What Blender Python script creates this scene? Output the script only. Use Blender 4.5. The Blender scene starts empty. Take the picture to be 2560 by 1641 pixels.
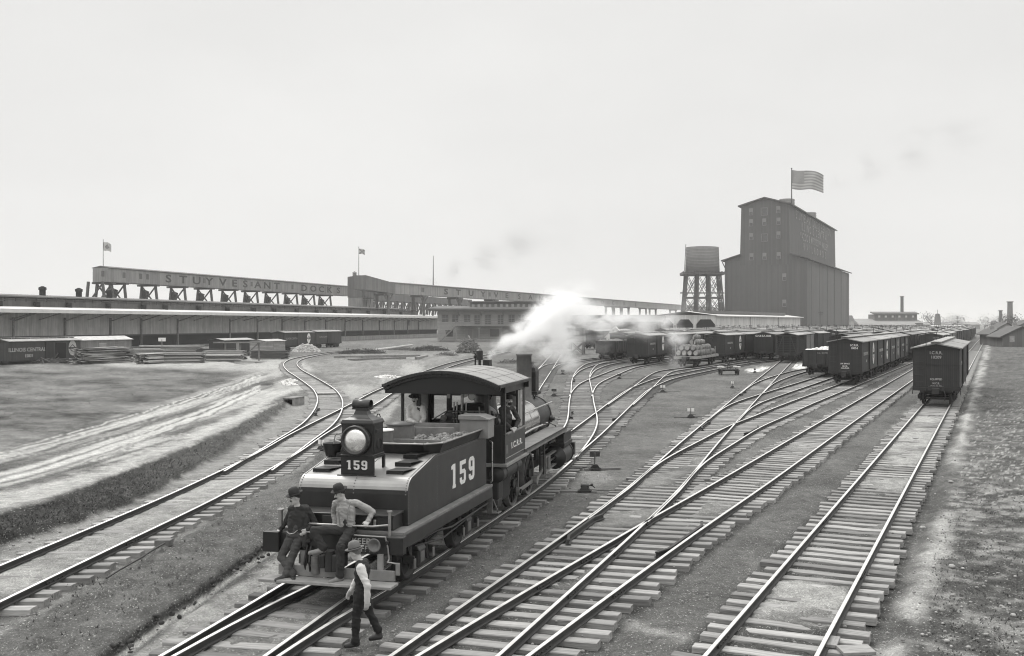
import bpy, bmesh, math, random
import numpy as np
from math import sin, cos, pi, radians, sqrt, atan2
from mathutils import Vector, Matrix
random.seed(7)
SC = bpy.context.scene
COL = SC.collection
F, CX, HZ, CZ, RT = 2370., 1500., 808., 5.032, .185   # focal length (px of the photo), principal column, horizon row, lens height, rail top

def G(x, y, z=RT):
    Y = F*(CZ-z)/(y-HZ)
    return Vector(((x-CX)*Y/F, Y, z))
def at(x, y, Y):
    return Vector(((x-CX)*Y/F, Y, CZ-(y-HZ)*Y/F))

# ---------------------------------------------------------------- mesh builder
class MB:
    def __init__(s): s.v=[]; s.f=[]; s.m=[]; s.s=[]
    def add(s, vs, fs, m=0, sm=False):
        o=len(s.v); s.v.extend([tuple(v) for v in vs])
        for f in fs: s.f.append(tuple(i+o for i in f)); s.m.append(m); s.s.append(sm)
        return s
    def box(s,x0,x1,y0,y1,z0,z1,m=0):
        return s.add([(x0,y0,z0),(x1,y0,z0),(x1,y1,z0),(x0,y1,z0),(x0,y0,z1),(x1,y0,z1),(x1,y1,z1),(x0,y1,z1)],
              [(3,2,1,0),(4,5,6,7),(0,1,5,4),(1,2,6,5),(2,3,7,6),(3,0,4,7)],m)
    def beam(s,p0,p1,w,h,m=0,up=(0,0,1)):
        p0=Vector(p0);p1=Vector(p1);d=(p1-p0).normalized();u=Vector(up)
        r=d.cross(u)
        if r.length<1e-4: r=d.cross(Vector((1,0,0)))
        r.normalize();u=r.cross(d).normalized()
        a=r*w/2;b=u*h/2
        return s.add([p0-a-b,p0+a-b,p0+a+b,p0-a+b,p1-a-b,p1+a-b,p1+a+b,p1-a+b],
              [(0,1,2,3),(7,6,5,4),(0,4,5,1),(1,5,6,2),(2,6,7,3),(3,7,4,0)],m)
    def cyl(s,p0,p1,r0,r1=None,n=14,m=0,caps=True,sm=True):
        if r1 is None: r1=r0
        p0=Vector(p0);p1=Vector(p1);d=(p1-p0).normalized()
        a=d.cross(Vector((0,0,1)))
        if a.length<1e-3: a=Vector((1,0,0))
        a.normalize();b=d.cross(a)
        vs=[];fs=[]
        for p,r in ((p0,r0),(p1,r1)):
            for i in range(n):
                t=2*pi*i/n; vs.append(p+a*cos(t)*r+b*sin(t)*r)
        for i in range(n): fs.append((i,(i+1)%n,n+(i+1)%n,n+i))
        s.add(vs,fs,m,sm)
        if caps:
            s.add(vs,[tuple(range(n-1,-1,-1)),tuple(range(n,2*n))],m,False)
        return s
    def lathe(s,prof,o=(0,0,0),ax=(0,0,1),n=20,m=0,sm=True,arc=2*pi):
        o=Vector(o);d=Vector(ax).normalized();a=d.cross(Vector((0,0,1)))
        if a.length<1e-3: a=Vector((1,0,0))
        a.normalize();b=d.cross(a);vs=[];fs=[];full=arc>=2*pi-1e-6;k=n if full else n+1
        for r,z in prof:
            for i in range(k):
                t=arc*i/n; vs.append(o+d*z+a*cos(t)*r+b*sin(t)*r)
        for j in range(len(prof)-1):
            for i in range(n):
                i2=(i+1)%k; fs.append((j*k+i,j*k+i2,(j+1)*k+i2,(j+1)*k+i))
        return s.add(vs,fs,m,sm)
    def prism(s,poly,ex,m=0):
        n=len(poly);e=Vector(ex);a=[Vector(p) for p in poly];b=[p+e for p in a]
        return s.add(a+b,[tuple(range(n-1,-1,-1)),tuple(range(n,2*n))]+[(i,(i+1)%n,n+(i+1)%n,n+i) for i in range(n)],m)
    def ell(s,c,r,n=12,m=0,rot=None):
        c=Vector(c);vs=[];fs=[];k=n;h=max(6,n//2)
        if not hasattr(r,'__len__'): r=(r,r,r)
        for j in range(h+1):
            ph=pi*j/h
            for i in range(k):
                t=2*pi*i/k;p=Vector((r[0]*sin(ph)*cos(t),r[1]*sin(ph)*sin(t),r[2]*cos(ph)))
                if rot is not None:p=rot@p
                vs.append(c+p)
        for j in range(h):
            for i in range(k):
                fs.append((j*k+i,(j+1)*k+i,(j+1)*k+(i+1)%k,j*k+(i+1)%k))
        return s.add(vs,fs,m,True)
    def tube(s,pts,r,n=8,m=0):
        for a,b in zip(pts,pts[1:]): s.cyl(a,b,r,r,n,m)
        for p in pts[1:-1]: s.ell(p,r,n,m)
        return s
    def sweep(s,prof,pts,m=0,mats=None,closed=True):
        """sweep a 2D profile (side, up) along ground points"""
        pts=[Vector(p) for p in pts];n=len(prof);vs=[];fs=[];ms=[]
        for i,p in enumerate(pts):
            d=pts[min(i+1,len(pts)-1)]-pts[max(i-1,0)];d.z=0;d.normalize();r=Vector((d.y,-d.x,0))
            for (a,b) in prof: vs.append(p+r*a+Vector((0,0,b)))
        o=len(s.v);s.v.extend([tuple(v) for v in vs])
        for i in range(len(pts)-1):
            for j in range(n if closed else n-1):
                k=(j+1)%n
                s.f.append((o+i*n+j,o+(i+1)*n+j,o+(i+1)*n+k,o+i*n+k));s.m.append(mats[j] if mats else m);s.s.append(False)
        if closed:
            s.f.append(tuple(o+j for j in range(n)));s.m.append(m);s.s.append(False)
            e=(len(pts)-1)*n;s.f.append(tuple(o+e+j for j in reversed(range(n))));s.m.append(m);s.s.append(False)
        return s
    def mesh(s,name,mats):
        me=bpy.data.meshes.new(name);me.from_pydata(s.v,[],s.f)
        if not isinstance(mats,(list,tuple)): mats=[mats]
        for m in mats: me.materials.append(m)
        me.polygons.foreach_set('material_index',s.m);me.polygons.foreach_set('use_smooth',s.s)
        me.update();return me
    def build(s,name,mats,parent=None,bevel=0,loc=None):
        me=s.mesh(name,mats)
        bm=bmesh.new();bm.from_mesh(me);bmesh.ops.recalc_face_normals(bm,faces=bm.faces);bm.to_mesh(me);bm.free()
        o=bpy.data.objects.new(name,me);COL.objects.link(o)
        if parent: o.parent=parent
        if loc is not None:o.location=loc
        if bevel:
            b=o.modifiers.new('b','BEVEL');b.width=bevel;b.segments=2;b.limit_method='ANGLE';b.angle_limit=radians(40)
        return o
def tag(o,label,cat=None,group=None,kind=None):
    if label:o['label']=label
    if cat:o['category']=cat
    if group:o['group']=group
    if kind:o['kind']=kind
    return o
def empty(name,loc,rz,label,cat,group=None):
    o=bpy.data.objects.new(name,None);COL.objects.link(o);o.location=loc;o.rotation_euler=(0,0,rz);o.empty_display_size=.2
    return tag(o,label,cat,group)
def link(o): COL.objects.link(o);return o
def copy_tree(o,parent=None,keep_label=True):
    c=o.copy();COL.objects.link(c)
    if parent is not None:c.parent=parent
    for ch in list(o.children):
        copy_tree(ch,c)
    return c
def lettering(txt,size,mat,parent,mtx,name='lettering',bold=.0,extr=.004,space=1.0,align='CENTER'):
    cu=bpy.data.curves.new('t','FONT');cu.body=txt;cu.size=size;cu.extrude=extr;cu.offset=bold;cu.space_character=space
    cu.align_x=align;cu.align_y='CENTER';cu.resolution_u=3
    to=bpy.data.objects.new('t',cu);COL.objects.link(to)
    dg=bpy.context.evaluated_depsgraph_get();dg.update()
    me=bpy.data.meshes.new_from_object(to.evaluated_get(dg));me.name=name
    bpy.data.objects.remove(to);bpy.data.curves.remove(cu)
    me.materials.clear();me.materials.append(mat);me.transform(mtx)
    o=bpy.data.objects.new(name,me);COL.objects.link(o)
    if parent:o.parent=parent
    return o
def face_mtx(origin,xdir,ydir):
    x=Vector(xdir).normalized();y=Vector(ydir).normalized();z=x.cross(y)
    m=Matrix((x,y,z)).transposed().to_4x4();m.translation=Vector(origin);return m

# ---------------------------------------------------------------- materials (all neutral greys: the place is seen in black and white)
TONE=(1.0,.992,.972)
def mat(name,base,rough=.8,metal=0.,var=.25,scale=3.,bump=0.,bscale=30.,boards=None,streak=0.,rand=0.,spec=.5,stretch=None,dust=0.,gapdark=.45):
    m=bpy.data.materials.new(name);m.use_nodes=True;nt=m.node_tree;N=nt.nodes;L=nt.links
    b=N['Principled BSDF'];b.inputs['Roughness'].default_value=rough;b.inputs['Metallic'].default_value=metal
    b.inputs['Specular IOR Level'].default_value=spec
    tc=N.new('ShaderNodeTexCoord');oi=N.new('ShaderNodeObjectInfo')
    off=N.new('ShaderNodeVectorMath');off.operation='MULTIPLY_ADD';L.new(oi.outputs['Random'],off.inputs[0]);off.inputs[1].default_value=(37,19,53)
    L.new(tc.outputs['Object'],off.inputs[2])
    vec=off.outputs[0]
    if stretch:
        mp=N.new('ShaderNodeVectorMath');mp.operation='MULTIPLY';mp.inputs[1].default_value=stretch;L.new(vec,mp.inputs[0]);nv=mp.outputs[0]
    else: nv=vec
    def math_(op,a,b_=None,c=None):
        n=N.new('ShaderNodeMath');n.operation=op
        for i,q in enumerate((a,b_,c)):
            if q is None: continue
            if isinstance(q,(int,float)): n.inputs[i].default_value=q
            else: L.new(q,n.inputs[i])
        return n.outputs[0]
    no=N.new('ShaderNodeTexNoise');no.inputs['Scale'].default_value=scale;no.inputs['Detail'].default_value=6;no.inputs['Roughness'].default_value=.62;L.new(nv,no.inputs['Vector'])
    val=math_('MULTIPLY_ADD',no.outputs[0],2*var*1.6,1-var*1.6)
    if streak:
        s2=N.new('ShaderNodeVectorMath');s2.operation='MULTIPLY';s2.inputs[1].default_value=(2.2,2.2,.22);L.new(vec,s2.inputs[0])
        n2=N.new('ShaderNodeTexNoise');n2.inputs['Scale'].default_value=2.;n2.inputs['Detail'].default_value=5;L.new(s2.outputs[0],n2.inputs['Vector'])
        val=math_('MULTIPLY',val,math_('MULTIPLY_ADD',n2.outputs[0],2*streak,1-streak))
    hgt=None
    if boards:
        ax,w=boards
        sp=N.new('ShaderNodeSeparateXYZ');L.new(tc.outputs['Object'],sp.inputs[0])
        if ax=='xy': c=math_('ADD',sp.outputs[0],sp.outputs[1])
        else: c=sp.outputs['xyz'.index(ax)]
        q=math_('DIVIDE',c,w);fr=math_('FRACT',q);fl=math_('FLOOR',q)
        wn=N.new('ShaderNodeTexWhiteNoise');wn.noise_dimensions='1D';L.new(math_('ADD',fl,oi.outputs['Random']),wn.inputs['W'])
        edge=math_('LESS_THAN',math_('ABSOLUTE',math_('SUBTRACT',fr,.5)),.43)
        val=math_('MULTIPLY',val,math_('MULTIPLY_ADD',wn.outputs['Value'],.3,.85))
        val=math_('MULTIPLY',val,math_('MULTIPLY_ADD',edge,1-gapdark,gapdark))
    if rand:
        val=math_('MULTIPLY',val,math_('MULTIPLY_ADD',oi.outputs['Random'],2*rand,1-rand))
    mx=N.new('ShaderNodeVectorMath');mx.operation='SCALE';mx.inputs[0].default_value=tuple(base*t for t in TONE);L.new(val,mx.inputs['Scale'])
    col=mx.outputs[0]
    if dust:
        gm=N.new('ShaderNodeNewGeometry');sz=N.new('ShaderNodeSeparateXYZ');L.new(gm.outputs['True Normal'],sz.inputs[0])
        n3=N.new('ShaderNodeTexNoise');n3.inputs['Scale'].default_value=6;n3.inputs['Detail'].default_value=4;L.new(vec,n3.inputs['Vector'])
        k=math_('MULTIPLY',math_('MAXIMUM',sz.outputs[2],0.),math_('MULTIPLY',n3.outputs[0],dust*1.6))
        mi=N.new('ShaderNodeMix');mi.data_type='RGBA';L.new(k,mi.inputs[0]);L.new(col,mi.inputs[6]);mi.inputs[7].default_value=(.3,.298,.29,1);col=mi.outputs[2]
    L.new(col,b.inputs['Base Color'])
    if bump:
        nb=N.new('ShaderNodeTexNoise');nb.inputs['Scale'].default_value=bscale;nb.inputs['Detail'].default_value=4;L.new(nv,nb.inputs['Vector'])
        bp=N.new('ShaderNodeBump');bp.inputs['Strength'].default_value=bump;bp.inputs['Distance'].default_value=.02;L.new(nb.outputs[0],bp.inputs['Height']);L.new(bp.outputs[0],b.inputs['Normal'])
    # roughness variation
    rv=math_('MULTIPLY_ADD',no.outputs[0],.25,rough-.125);L.new(rv,b.inputs['Roughness'])
    return m
M={}
def mk(k,*a,**kw): M[k]=mat(k,*a,**kw);return M[k]
mk('black_iron',.02,.5,var=.4,scale=5,bump=.15,dust=.12)
mk('loco_paint',.022,.36,var=.35,scale=2.5,streak=.6,dust=.12)
mk('loco_dark',.011,.42,var=.35,scale=4,dust=.08)
mk('jacket',.55,.22,1.,var=.2,scale=3)
mk('bright_steel',.55,.3,1.,var=.25,scale=12)
mk('brass',.45,.3,1.,var=.2,scale=10)
mk('rail_side',.045,.7,.2,var=.4,scale=6)
mk('rail_head',.82,.45,1.,var=.12,scale=5)
mk('tie',.27,.92,var=.62,scale=4,stretch=(.35,7,3),bump=.7,bscale=12,rand=.38)
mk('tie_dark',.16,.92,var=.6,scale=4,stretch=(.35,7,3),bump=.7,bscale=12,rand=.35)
mk('planks',.30,.9,var=.45,scale=4,stretch=(1,5,3),bump=.3,bscale=12,rand=.2)
mk('timber',.2,.9,var=.45,scale=3,bump=.3,bscale=12,rand=.25)
mk('lumber',.42,.9,var=.5,scale=2.5,stretch=(.5,.5,9),rand=.2,bump=.3)
mk('lumber_dark',.09,.9,var=.5,scale=2.5,stretch=(.5,.5,9),rand=.2,bump=.3)
mk('car_paint',.032,.7,var=.35,scale=1.2,streak=.45,boards=('xy',.11),rand=.5)
mk('car_pale',.15,.75,var=.3,scale=1.2,streak=.3,boards=('xy',.11),rand=.25)
mk('car_roof',.27,.8,var=.35,scale=1.5,boards=('y',.16),rand=.3,gapdark=.7)
mk('car_plank',.33,.85,var=.35,scale=2,rand=.2)
mk('truck',.018,.65,var=.4,scale=6,dust=.15)
mk('letter',.7,.7,var=.15,scale=6)
mk('letter_worn',.36,.8,var=.35,scale=6)
mk('letter_dark',.065,.8,var=.2,scale=3)
mk('letter_faint',.27,.8,var=.35,scale=3)
mk('dock_wall',.42,.85,var=.22,scale=.5,streak=.4,boards=('xy',.5),gapdark=.85)
mk('dock_roof',.10,.85,var=.25,scale=.6)
mk('dock_fascia',.62,.8,var=.15,scale=.6)
mk('dock_dark',.012,.95,var=.3,scale=.5)  # near-black: painted shade inside openings, and the ventilators' own tone
mk('gallery',.25,.85,var=.15,scale=.4,streak=.25,boards=('xy',.9),gapdark=.85)
mk('gallery_dark',.13,.85,var=.15,scale=.4,streak=.2,boards=('xy',.9),gapdark=.85)
mk('trestle',.09,.9,var=.3,scale=1)
mk('brick',.30,.9,var=.2,scale=3,boards=('z',.2),gapdark=.85)
mk('trim',.2,.8,var=.2,scale=1)
mk('glass',.05,.15,var=.2,scale=2,spec=.8)
mk('glass_pale',.30,.25,var=.3,scale=1,spec=.8)
mk('elevator',.085,.9,var=.22,scale=.07,streak=.16,boards=('xy',.7),gapdark=.97)
mk('elevator_side',.10,.9,var=.22,scale=.07,streak=.16,boards=('xy',.7),gapdark=.97)
mk('tank_staves',.21,.8,var=.2,scale=1,boards=('z',.62),streak=.2,gapdark=.5)
mk('shed_white',.55,.8,var=.15,scale=.5,streak=.15,boards=('xy',.6),gapdark=.85)
mk('shed_grey',.24,.85,var=.2,scale=.5,streak=.2,boards=('xy',.5),gapdark=.85)
mk('concrete',.5,.9,var=.3,scale=6,bump=.4)
mk('stone_white',.75,.9,var=.3,scale=7,bump=.5)
mk('coal',.16,.6,var=.7,scale=14,bump=.4)
mk('skin',.46,.6,var=.12,scale=10)
mk('hair',.02,.7,var=.2,scale=20)
mk('felt',.022,.85,var=.25,scale=20)
mk('felt_grey',.14,.9,var=.2,scale=20)
mk('cloth_dark',.02,.9,var=.3,scale=8,bump=.25,bscale=12)
mk('cloth_trouser',.026,.9,var=.3,scale=8,bump=.25,bscale=12)
mk('cloth_grey',.3,.9,var=.2,scale=8,bump=.25,bscale=12)
mk('cloth_white',.62,.9,var=.12,scale=8,bump=.25,bscale=12)
mk('leather',.03,.6,var=.3,scale=12)
mk('leather_dusty',.2,.8,var=.3,scale=12)
mk('white_metal',.75,.45,var=.15,scale=8)
mk('lens',.85,.22,.75,var=.1,scale=3)
mk('barrel',.26,.85,var=.4,scale=4,rand=.2)
mk('barrel_end',.36,.85,var=.4,scale=5,rand=.2)
mk('flag_pale',.5,.9,var=.15,scale=1)
mk('flag_dark',.22,.9,var=.15,scale=1)
mk('foliage',.05,.9,var=.5,scale=1.)
mk('bark',.07,.9,var=.4,scale=3)
mk('grey_iron',.13,.5,var=.35,scale=8)
mk('worn_rail',.32,.4,.7,var=.3,scale=10)
mk('rivet_head',.11,.4,var=.3,scale=8)
mk('shingle',.10,.9,var=.3,scale=2)

# ---------------------------------------------------------------- camera, sky, sun
cam=bpy.data.objects.new('camera',bpy.data.cameras.new('camera'));COL.objects.link(cam);SC.camera=cam
cam.location=(0,0,CZ);cam.rotation_euler=(pi/2,0,0)
cd=cam.data;cd.sensor_width=36;cd.lens=F/2560*36;cd.shift_x=(1280-CX)/2560;cd.shift_y=-(820.5-HZ)/2560;cd.clip_end=20000;cd.clip_start=.1
SC.render.resolution_x=1024;SC.render.resolution_y=656
SC.view_settings.view_transform='Standard';SC.view_settings.look='None'
SC.view_settings.exposure=0.0
W=bpy.data.worlds.new('World');SC.world=W;W.use_nodes=True
nt=W.node_tree;N=nt.nodes;L=nt.links;bg=N['Background']
SUN_EL,SUN_AZ=radians(50),radians(318)     # azimuth clockwise from +Y (the view direction)
sky=N.new('ShaderNodeTexSky');sky.sky_type='NISHITA';sky.sun_disc=False;sky.sun_elevation=SUN_EL;sky.sun_rotation=SUN_AZ
bw=N.new('ShaderNodeRGBToBW');L.new(sky.outputs[0],bw.inputs[0])
tc=N.new('ShaderNodeTexCoord');mp=N.new('ShaderNodeMapping');mp.inputs['Scale'].default_value=(1.2,1.2,3.);L.new(tc.outputs['Generated'],mp.inputs[0])
cl=N.new('ShaderNodeTexNoise');cl.inputs['Scale'].default_value=1.7;cl.inputs['Detail'].default_value=5;cl.inputs['Roughness'].default_value=.5;L.new(mp.outputs[0],cl.inputs['Vector'])
ov=N.new('ShaderNodeMix');ov.data_type='FLOAT';ov.inputs[0].default_value=.93;L.new(bw.outputs[0],ov.inputs[2]);ov.inputs[3].default_value=8.5   # an even overcast veil over the clear sky
cm=N.new('ShaderNodeMath');cm.operation='MULTIPLY_ADD';cm.inputs[1].default_value=.26;cm.inputs[2].default_value=.87;L.new(cl.outputs[0],cm.inputs[0])
ml=N.new('ShaderNodeMath');ml.operation='MULTIPLY';L.new(ov.outputs[0],ml.inputs[0]);L.new(cm.outputs[0],ml.inputs[1])
sx=N.new('ShaderNodeSeparateXYZ');L.new(tc.outputs['Generated'],sx.inputs[0])
zr=N.new('ShaderNodeMapRange');zr.interpolation_type='SMOOTHSTEP';L.new(sx.outputs[2],zr.inputs[0]);zr.inputs[1].default_value=.30;zr.inputs[2].default_value=.9;zr.inputs[3].default_value=1.;zr.inputs[4].default_value=2.6   # an overcast is brightest overhead
mz=N.new('ShaderNodeMath');mz.operation='MULTIPLY';L.new(ml.outputs[0],mz.inputs[0]);L.new(zr.outputs[0],mz.inputs[1]);ml=mz
tn=N.new('ShaderNodeVectorMath');tn.operation='SCALE';tn.inputs[0].default_value=(1,.995,.98);L.new(ml.outputs[0],tn.inputs['Scale'])
L.new(tn.outputs[0],bg.inputs['Color']);bg.inputs['Strength'].default_value=.1
sl=bpy.data.lights.new('sun','SUN');sl.energy=1.5;sl.angle=radians(18);sl.color=(1,.985,.96)
so=bpy.data.objects.new('sun',sl);COL.objects.link(so)
sd=Vector((sin(SUN_AZ)*cos(SUN_EL),cos(SUN_AZ)*cos(SUN_EL),sin(SUN_EL)))
so.rotation_euler=sd.to_track_quat('Z','Y').to_euler()
cy=SC.cycles
cy.use_denoising=True;cy.use_adaptive_sampling=True;cy.adaptive_threshold=.012;cy.pixel_filter_type='BLACKMAN_HARRIS';cy.filter_width=1.1
cy.max_bounces=24;cy.diffuse_bounces=3;cy.glossy_bounces=3;cy.transmission_bounces=4;cy.volume_bounces=24;cy.transparent_max_bounces=8
cy.volume_step_rate=1.;cy.volume_max_steps=256
# ---------------------------------------------------------------- ground
def vnoise(x,y,seed=0):
    xi=np.floor(x).astype(np.int64);yi=np.floor(y).astype(np.int64);xf=x-xi;yf=y-yi
    def h(a,b):
        n=(a*374761393+b*668265263+seed*974711)&0x7fffffff
        n=((n^(n>>13))*1274126177)&0x7fffffff
        return ((n^(n>>16))&0xffff)/65535.
    u=xf*xf*(3-2*xf);v=yf*yf*(3-2*yf)
    return (h(xi,yi)*(1-u)+h(xi+1,yi)*u)*(1-v)+(h(xi,yi+1)*(1-u)+h(xi+1,yi+1)*u)*v
def fbm(x,y,seed=0,o=4):
    r=0;a=.5;t=0
    for i in range(o):
        r=r+a*vnoise(x*2**i,y*2**i,seed+i);t+=a;a*=.5
    return r/t
def poly_mask(px,py,poly,soft):
    """1 inside the outline, 0 outside, soft edge (both in photo pixels of the ground plan)"""
    P=np.array(poly,float);ins=np.zeros(px.shape,bool);d=np.full(px.shape,1e9)
    for (x0,y0),(x1,y1) in zip(P,np.roll(P,-1,0)):
        c=((y0>py)!=(y1>py))
        with np.errstate(divide='ignore',invalid='ignore'):
            xx=(x1-x0)*(py-y0)/(y1-y0 if y1!=y0 else 1e-9)+x0
        ins^=c&(px<xx)
        ex,ey=x1-x0,y1-y0;t=np.clip(((px-x0)*ex+(py-y0)*ey)/(ex*ex+ey*ey+1e-9),0,1)
        d=np.minimum(d,np.hypot(px-x0-t*ex,py-y0-t*ey))
    sd=np.where(ins,d,-d)
    t=np.clip(sd/(2*soft)+.5,0,1);return t*t*(3-2*t)
def line_mask(px,py,pts,w0,w1=None):
    if w1 is None:w1=w0
    P=np.array(pts,float);best=np.zeros(px.shape);n=len(P)-1
    for i in range(n):
        x0,y0=P[i];x1,y1=P[i+1];ex,ey=x1-x0,y1-y0
        t=np.clip(((px-x0)*ex+(py-y0)*ey)/(ex*ex+ey*ey+1e-9),0,1)
        d=np.hypot(px-x0-t*ex,py-y0-t*ey);w=w0+(w1-w0)*(i+t)/n
        q=np.clip(1-d/w,0,1);best=np.maximum(best,q*q*(3-2*q))
    return best
BANK_TOP=[(-400,1400),(0,1284),(144,1246),(288,1188),(432,1135),(577,1073),(673,1020),(721,998)]
BANK_BOT=[(-400,1500),(0,1361),(96,1332),(240,1294),(384,1231),(528,1145),(649,1068),(712,1020)]
BANK_TOPG=[(x,HZ+(y-HZ)*CZ/(CZ-.33)) for x,y in BANK_TOP]
# mound between the left track and the locomotive track: its crumbling edge
EDGE=[(130,1760),(270,1640),(400,1545),(500,1480),(600,1405),(672,1361),(740,1310)]
# per track: fill between the rails, level left and right of them, unevenness of the fill
BEDS={'T4':(.02,-.02,-.02,.04),'T2':(.0,-.04,-.07,.06),'T3':(.01,-.03,-.04,.06),'TR':(-.012,-.05,-.12,.17),'TL2':(.048,.015,-.07,.05),'L0':(.03,-.085,.0,.03),'L1':(.035,.0,-.03,.03),'M2':(.03,0,0,.02),'TL1':(.03,0,0,.03)}
TLAT={}
def lateral(X,Y):
    """signed distance to the middle of each track (right positive), 9 where the track is far away"""
    TLAT.clear()
    for k in BEDS:
        c=TRK[k]['c'];P=np.array([(p.x,p.y) for p in c if 5<p.y<95])[::2]
        if len(P)<3: continue
        D=np.full(X.shape,9.);m=(X>P[:,0].min()-3)&(X<P[:,0].max()+3)&(Y>P[:,1].min()-1)&(Y<min(95,P[:,1].max()+1))
        idx=np.nonzero(m);x=X[idx];y=Y[idx];best=np.full(x.shape,1e9);sg=np.zeros(x.shape)
        for (x0,y0),(x1,y1) in zip(P,P[1:]):
            dx,dy=x1-x0,y1-y0;L2=dx*dx+dy*dy
            near=np.nonzero(np.abs(y-(y0+y1)/2)<3.5)[0]
            if not len(near): continue
            xx=x[near]-x0;yy=y[near]-y0;t=np.clip((xx*dx+yy*dy)/L2,0,1);q=np.hypot(xx-t*dx,yy-t*dy);b=q<best[near];j=near[b];best[j]=q[b];sg[j]=np.sign((xx*dy-yy*dx)[b])
        D[idx]=np.where(best<4,best*sg,9.);TLAT[k]=D
def height(X,Y,px,py):
    big=fbm(X*.05,Y*.05,3)-.5
    z=-.02+.05*(fbm(X*.9,Y*.9,5)-.5)+.035*(fbm(X*4,Y*4,9,3)-.5)
    # raised field on the left, behind the bank
    wob=10*(fbm(X*.8,Y*.8,21)-.5)
    f=poly_mask(px,py+wob,[(-3000,905),(560,905),(640,930),(735,985)]+BANK_TOPG[::-1]+[(-3000,1700)],9)
    fb=poly_mask(px,py+wob,[(-3000,905),(560,905),(640,930),(735,985),(735,1005)]+BANK_BOT[::-1]+[(-3000,1800)],9)
    z+= .36*(.45*f+.55*fb)
    z+= .10*f*(fbm(X*.5,Y*2.,33)-.5)
    # the inside of the left curve: hummocks
    h=poly_mask(px,py,[(760,905),(880,890),(1180,885),(1080,915),(960,965),(900,975),(850,960),(800,930)],12)
    z+=h*(.25+.5*(fbm(X*.25,Y*.25,41)-.5))
    # mound by the locomotive track
    m=poly_mask(px,py+14*(fbm(X*1.5,Y*1.5,55)-.5)*2,[(-300,1650),(330,1410),(560,1290),(690,1245),(760,1225)]+EDGE[::-1]+[(-500,2000)],14)
    z+=m*(.12+.10*(fbm(X*1.3,Y*1.3,61)-.4))
    g=line_mask(px,py,[(x+10,y+8) for x,y in EDGE],26,10);z-=g*.16
    c=np.clip(fbm(X*3.2,Y*3.2,71,3)-.52,0,1);z+=m*c*.35
    for k,(hin,hl,hr,amp) in BEDS.items():
        d=TLAT.get(k)
        if d is None: continue
        w_in=np.clip((.80-np.abs(d))/.12,0,1);w_l=np.clip((d+1.75)/.25,0,1)*np.clip((-.66-d)/.12,0,1);w_r=np.clip((1.75-d)/.25,0,1)*np.clip((d-.66)/.12,0,1)
        if k=='TR': hin=hin+.078*np.clip((fbm(X*.35,Y*.35,91,3)-.44)*4,0,1)
        if k in('T2','T3'): hin=hin+.05*np.clip((fbm(X*.5,Y*.5,95,3)-.5)*6,0,1)
        nz=(fbm(X*2.2,Y*2.2,81,3)-.5);n4=(fbm(X*7,Y*7,83,2)-.5)
        z=z*(1-w_in)+(hin+amp*nz+.03*n4)*w_in;z=z*(1-w_l)+(hl+.03*nz)*w_l;z=z*(1-w_r)+(hr+.03*nz)*w_r
    return z
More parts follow.
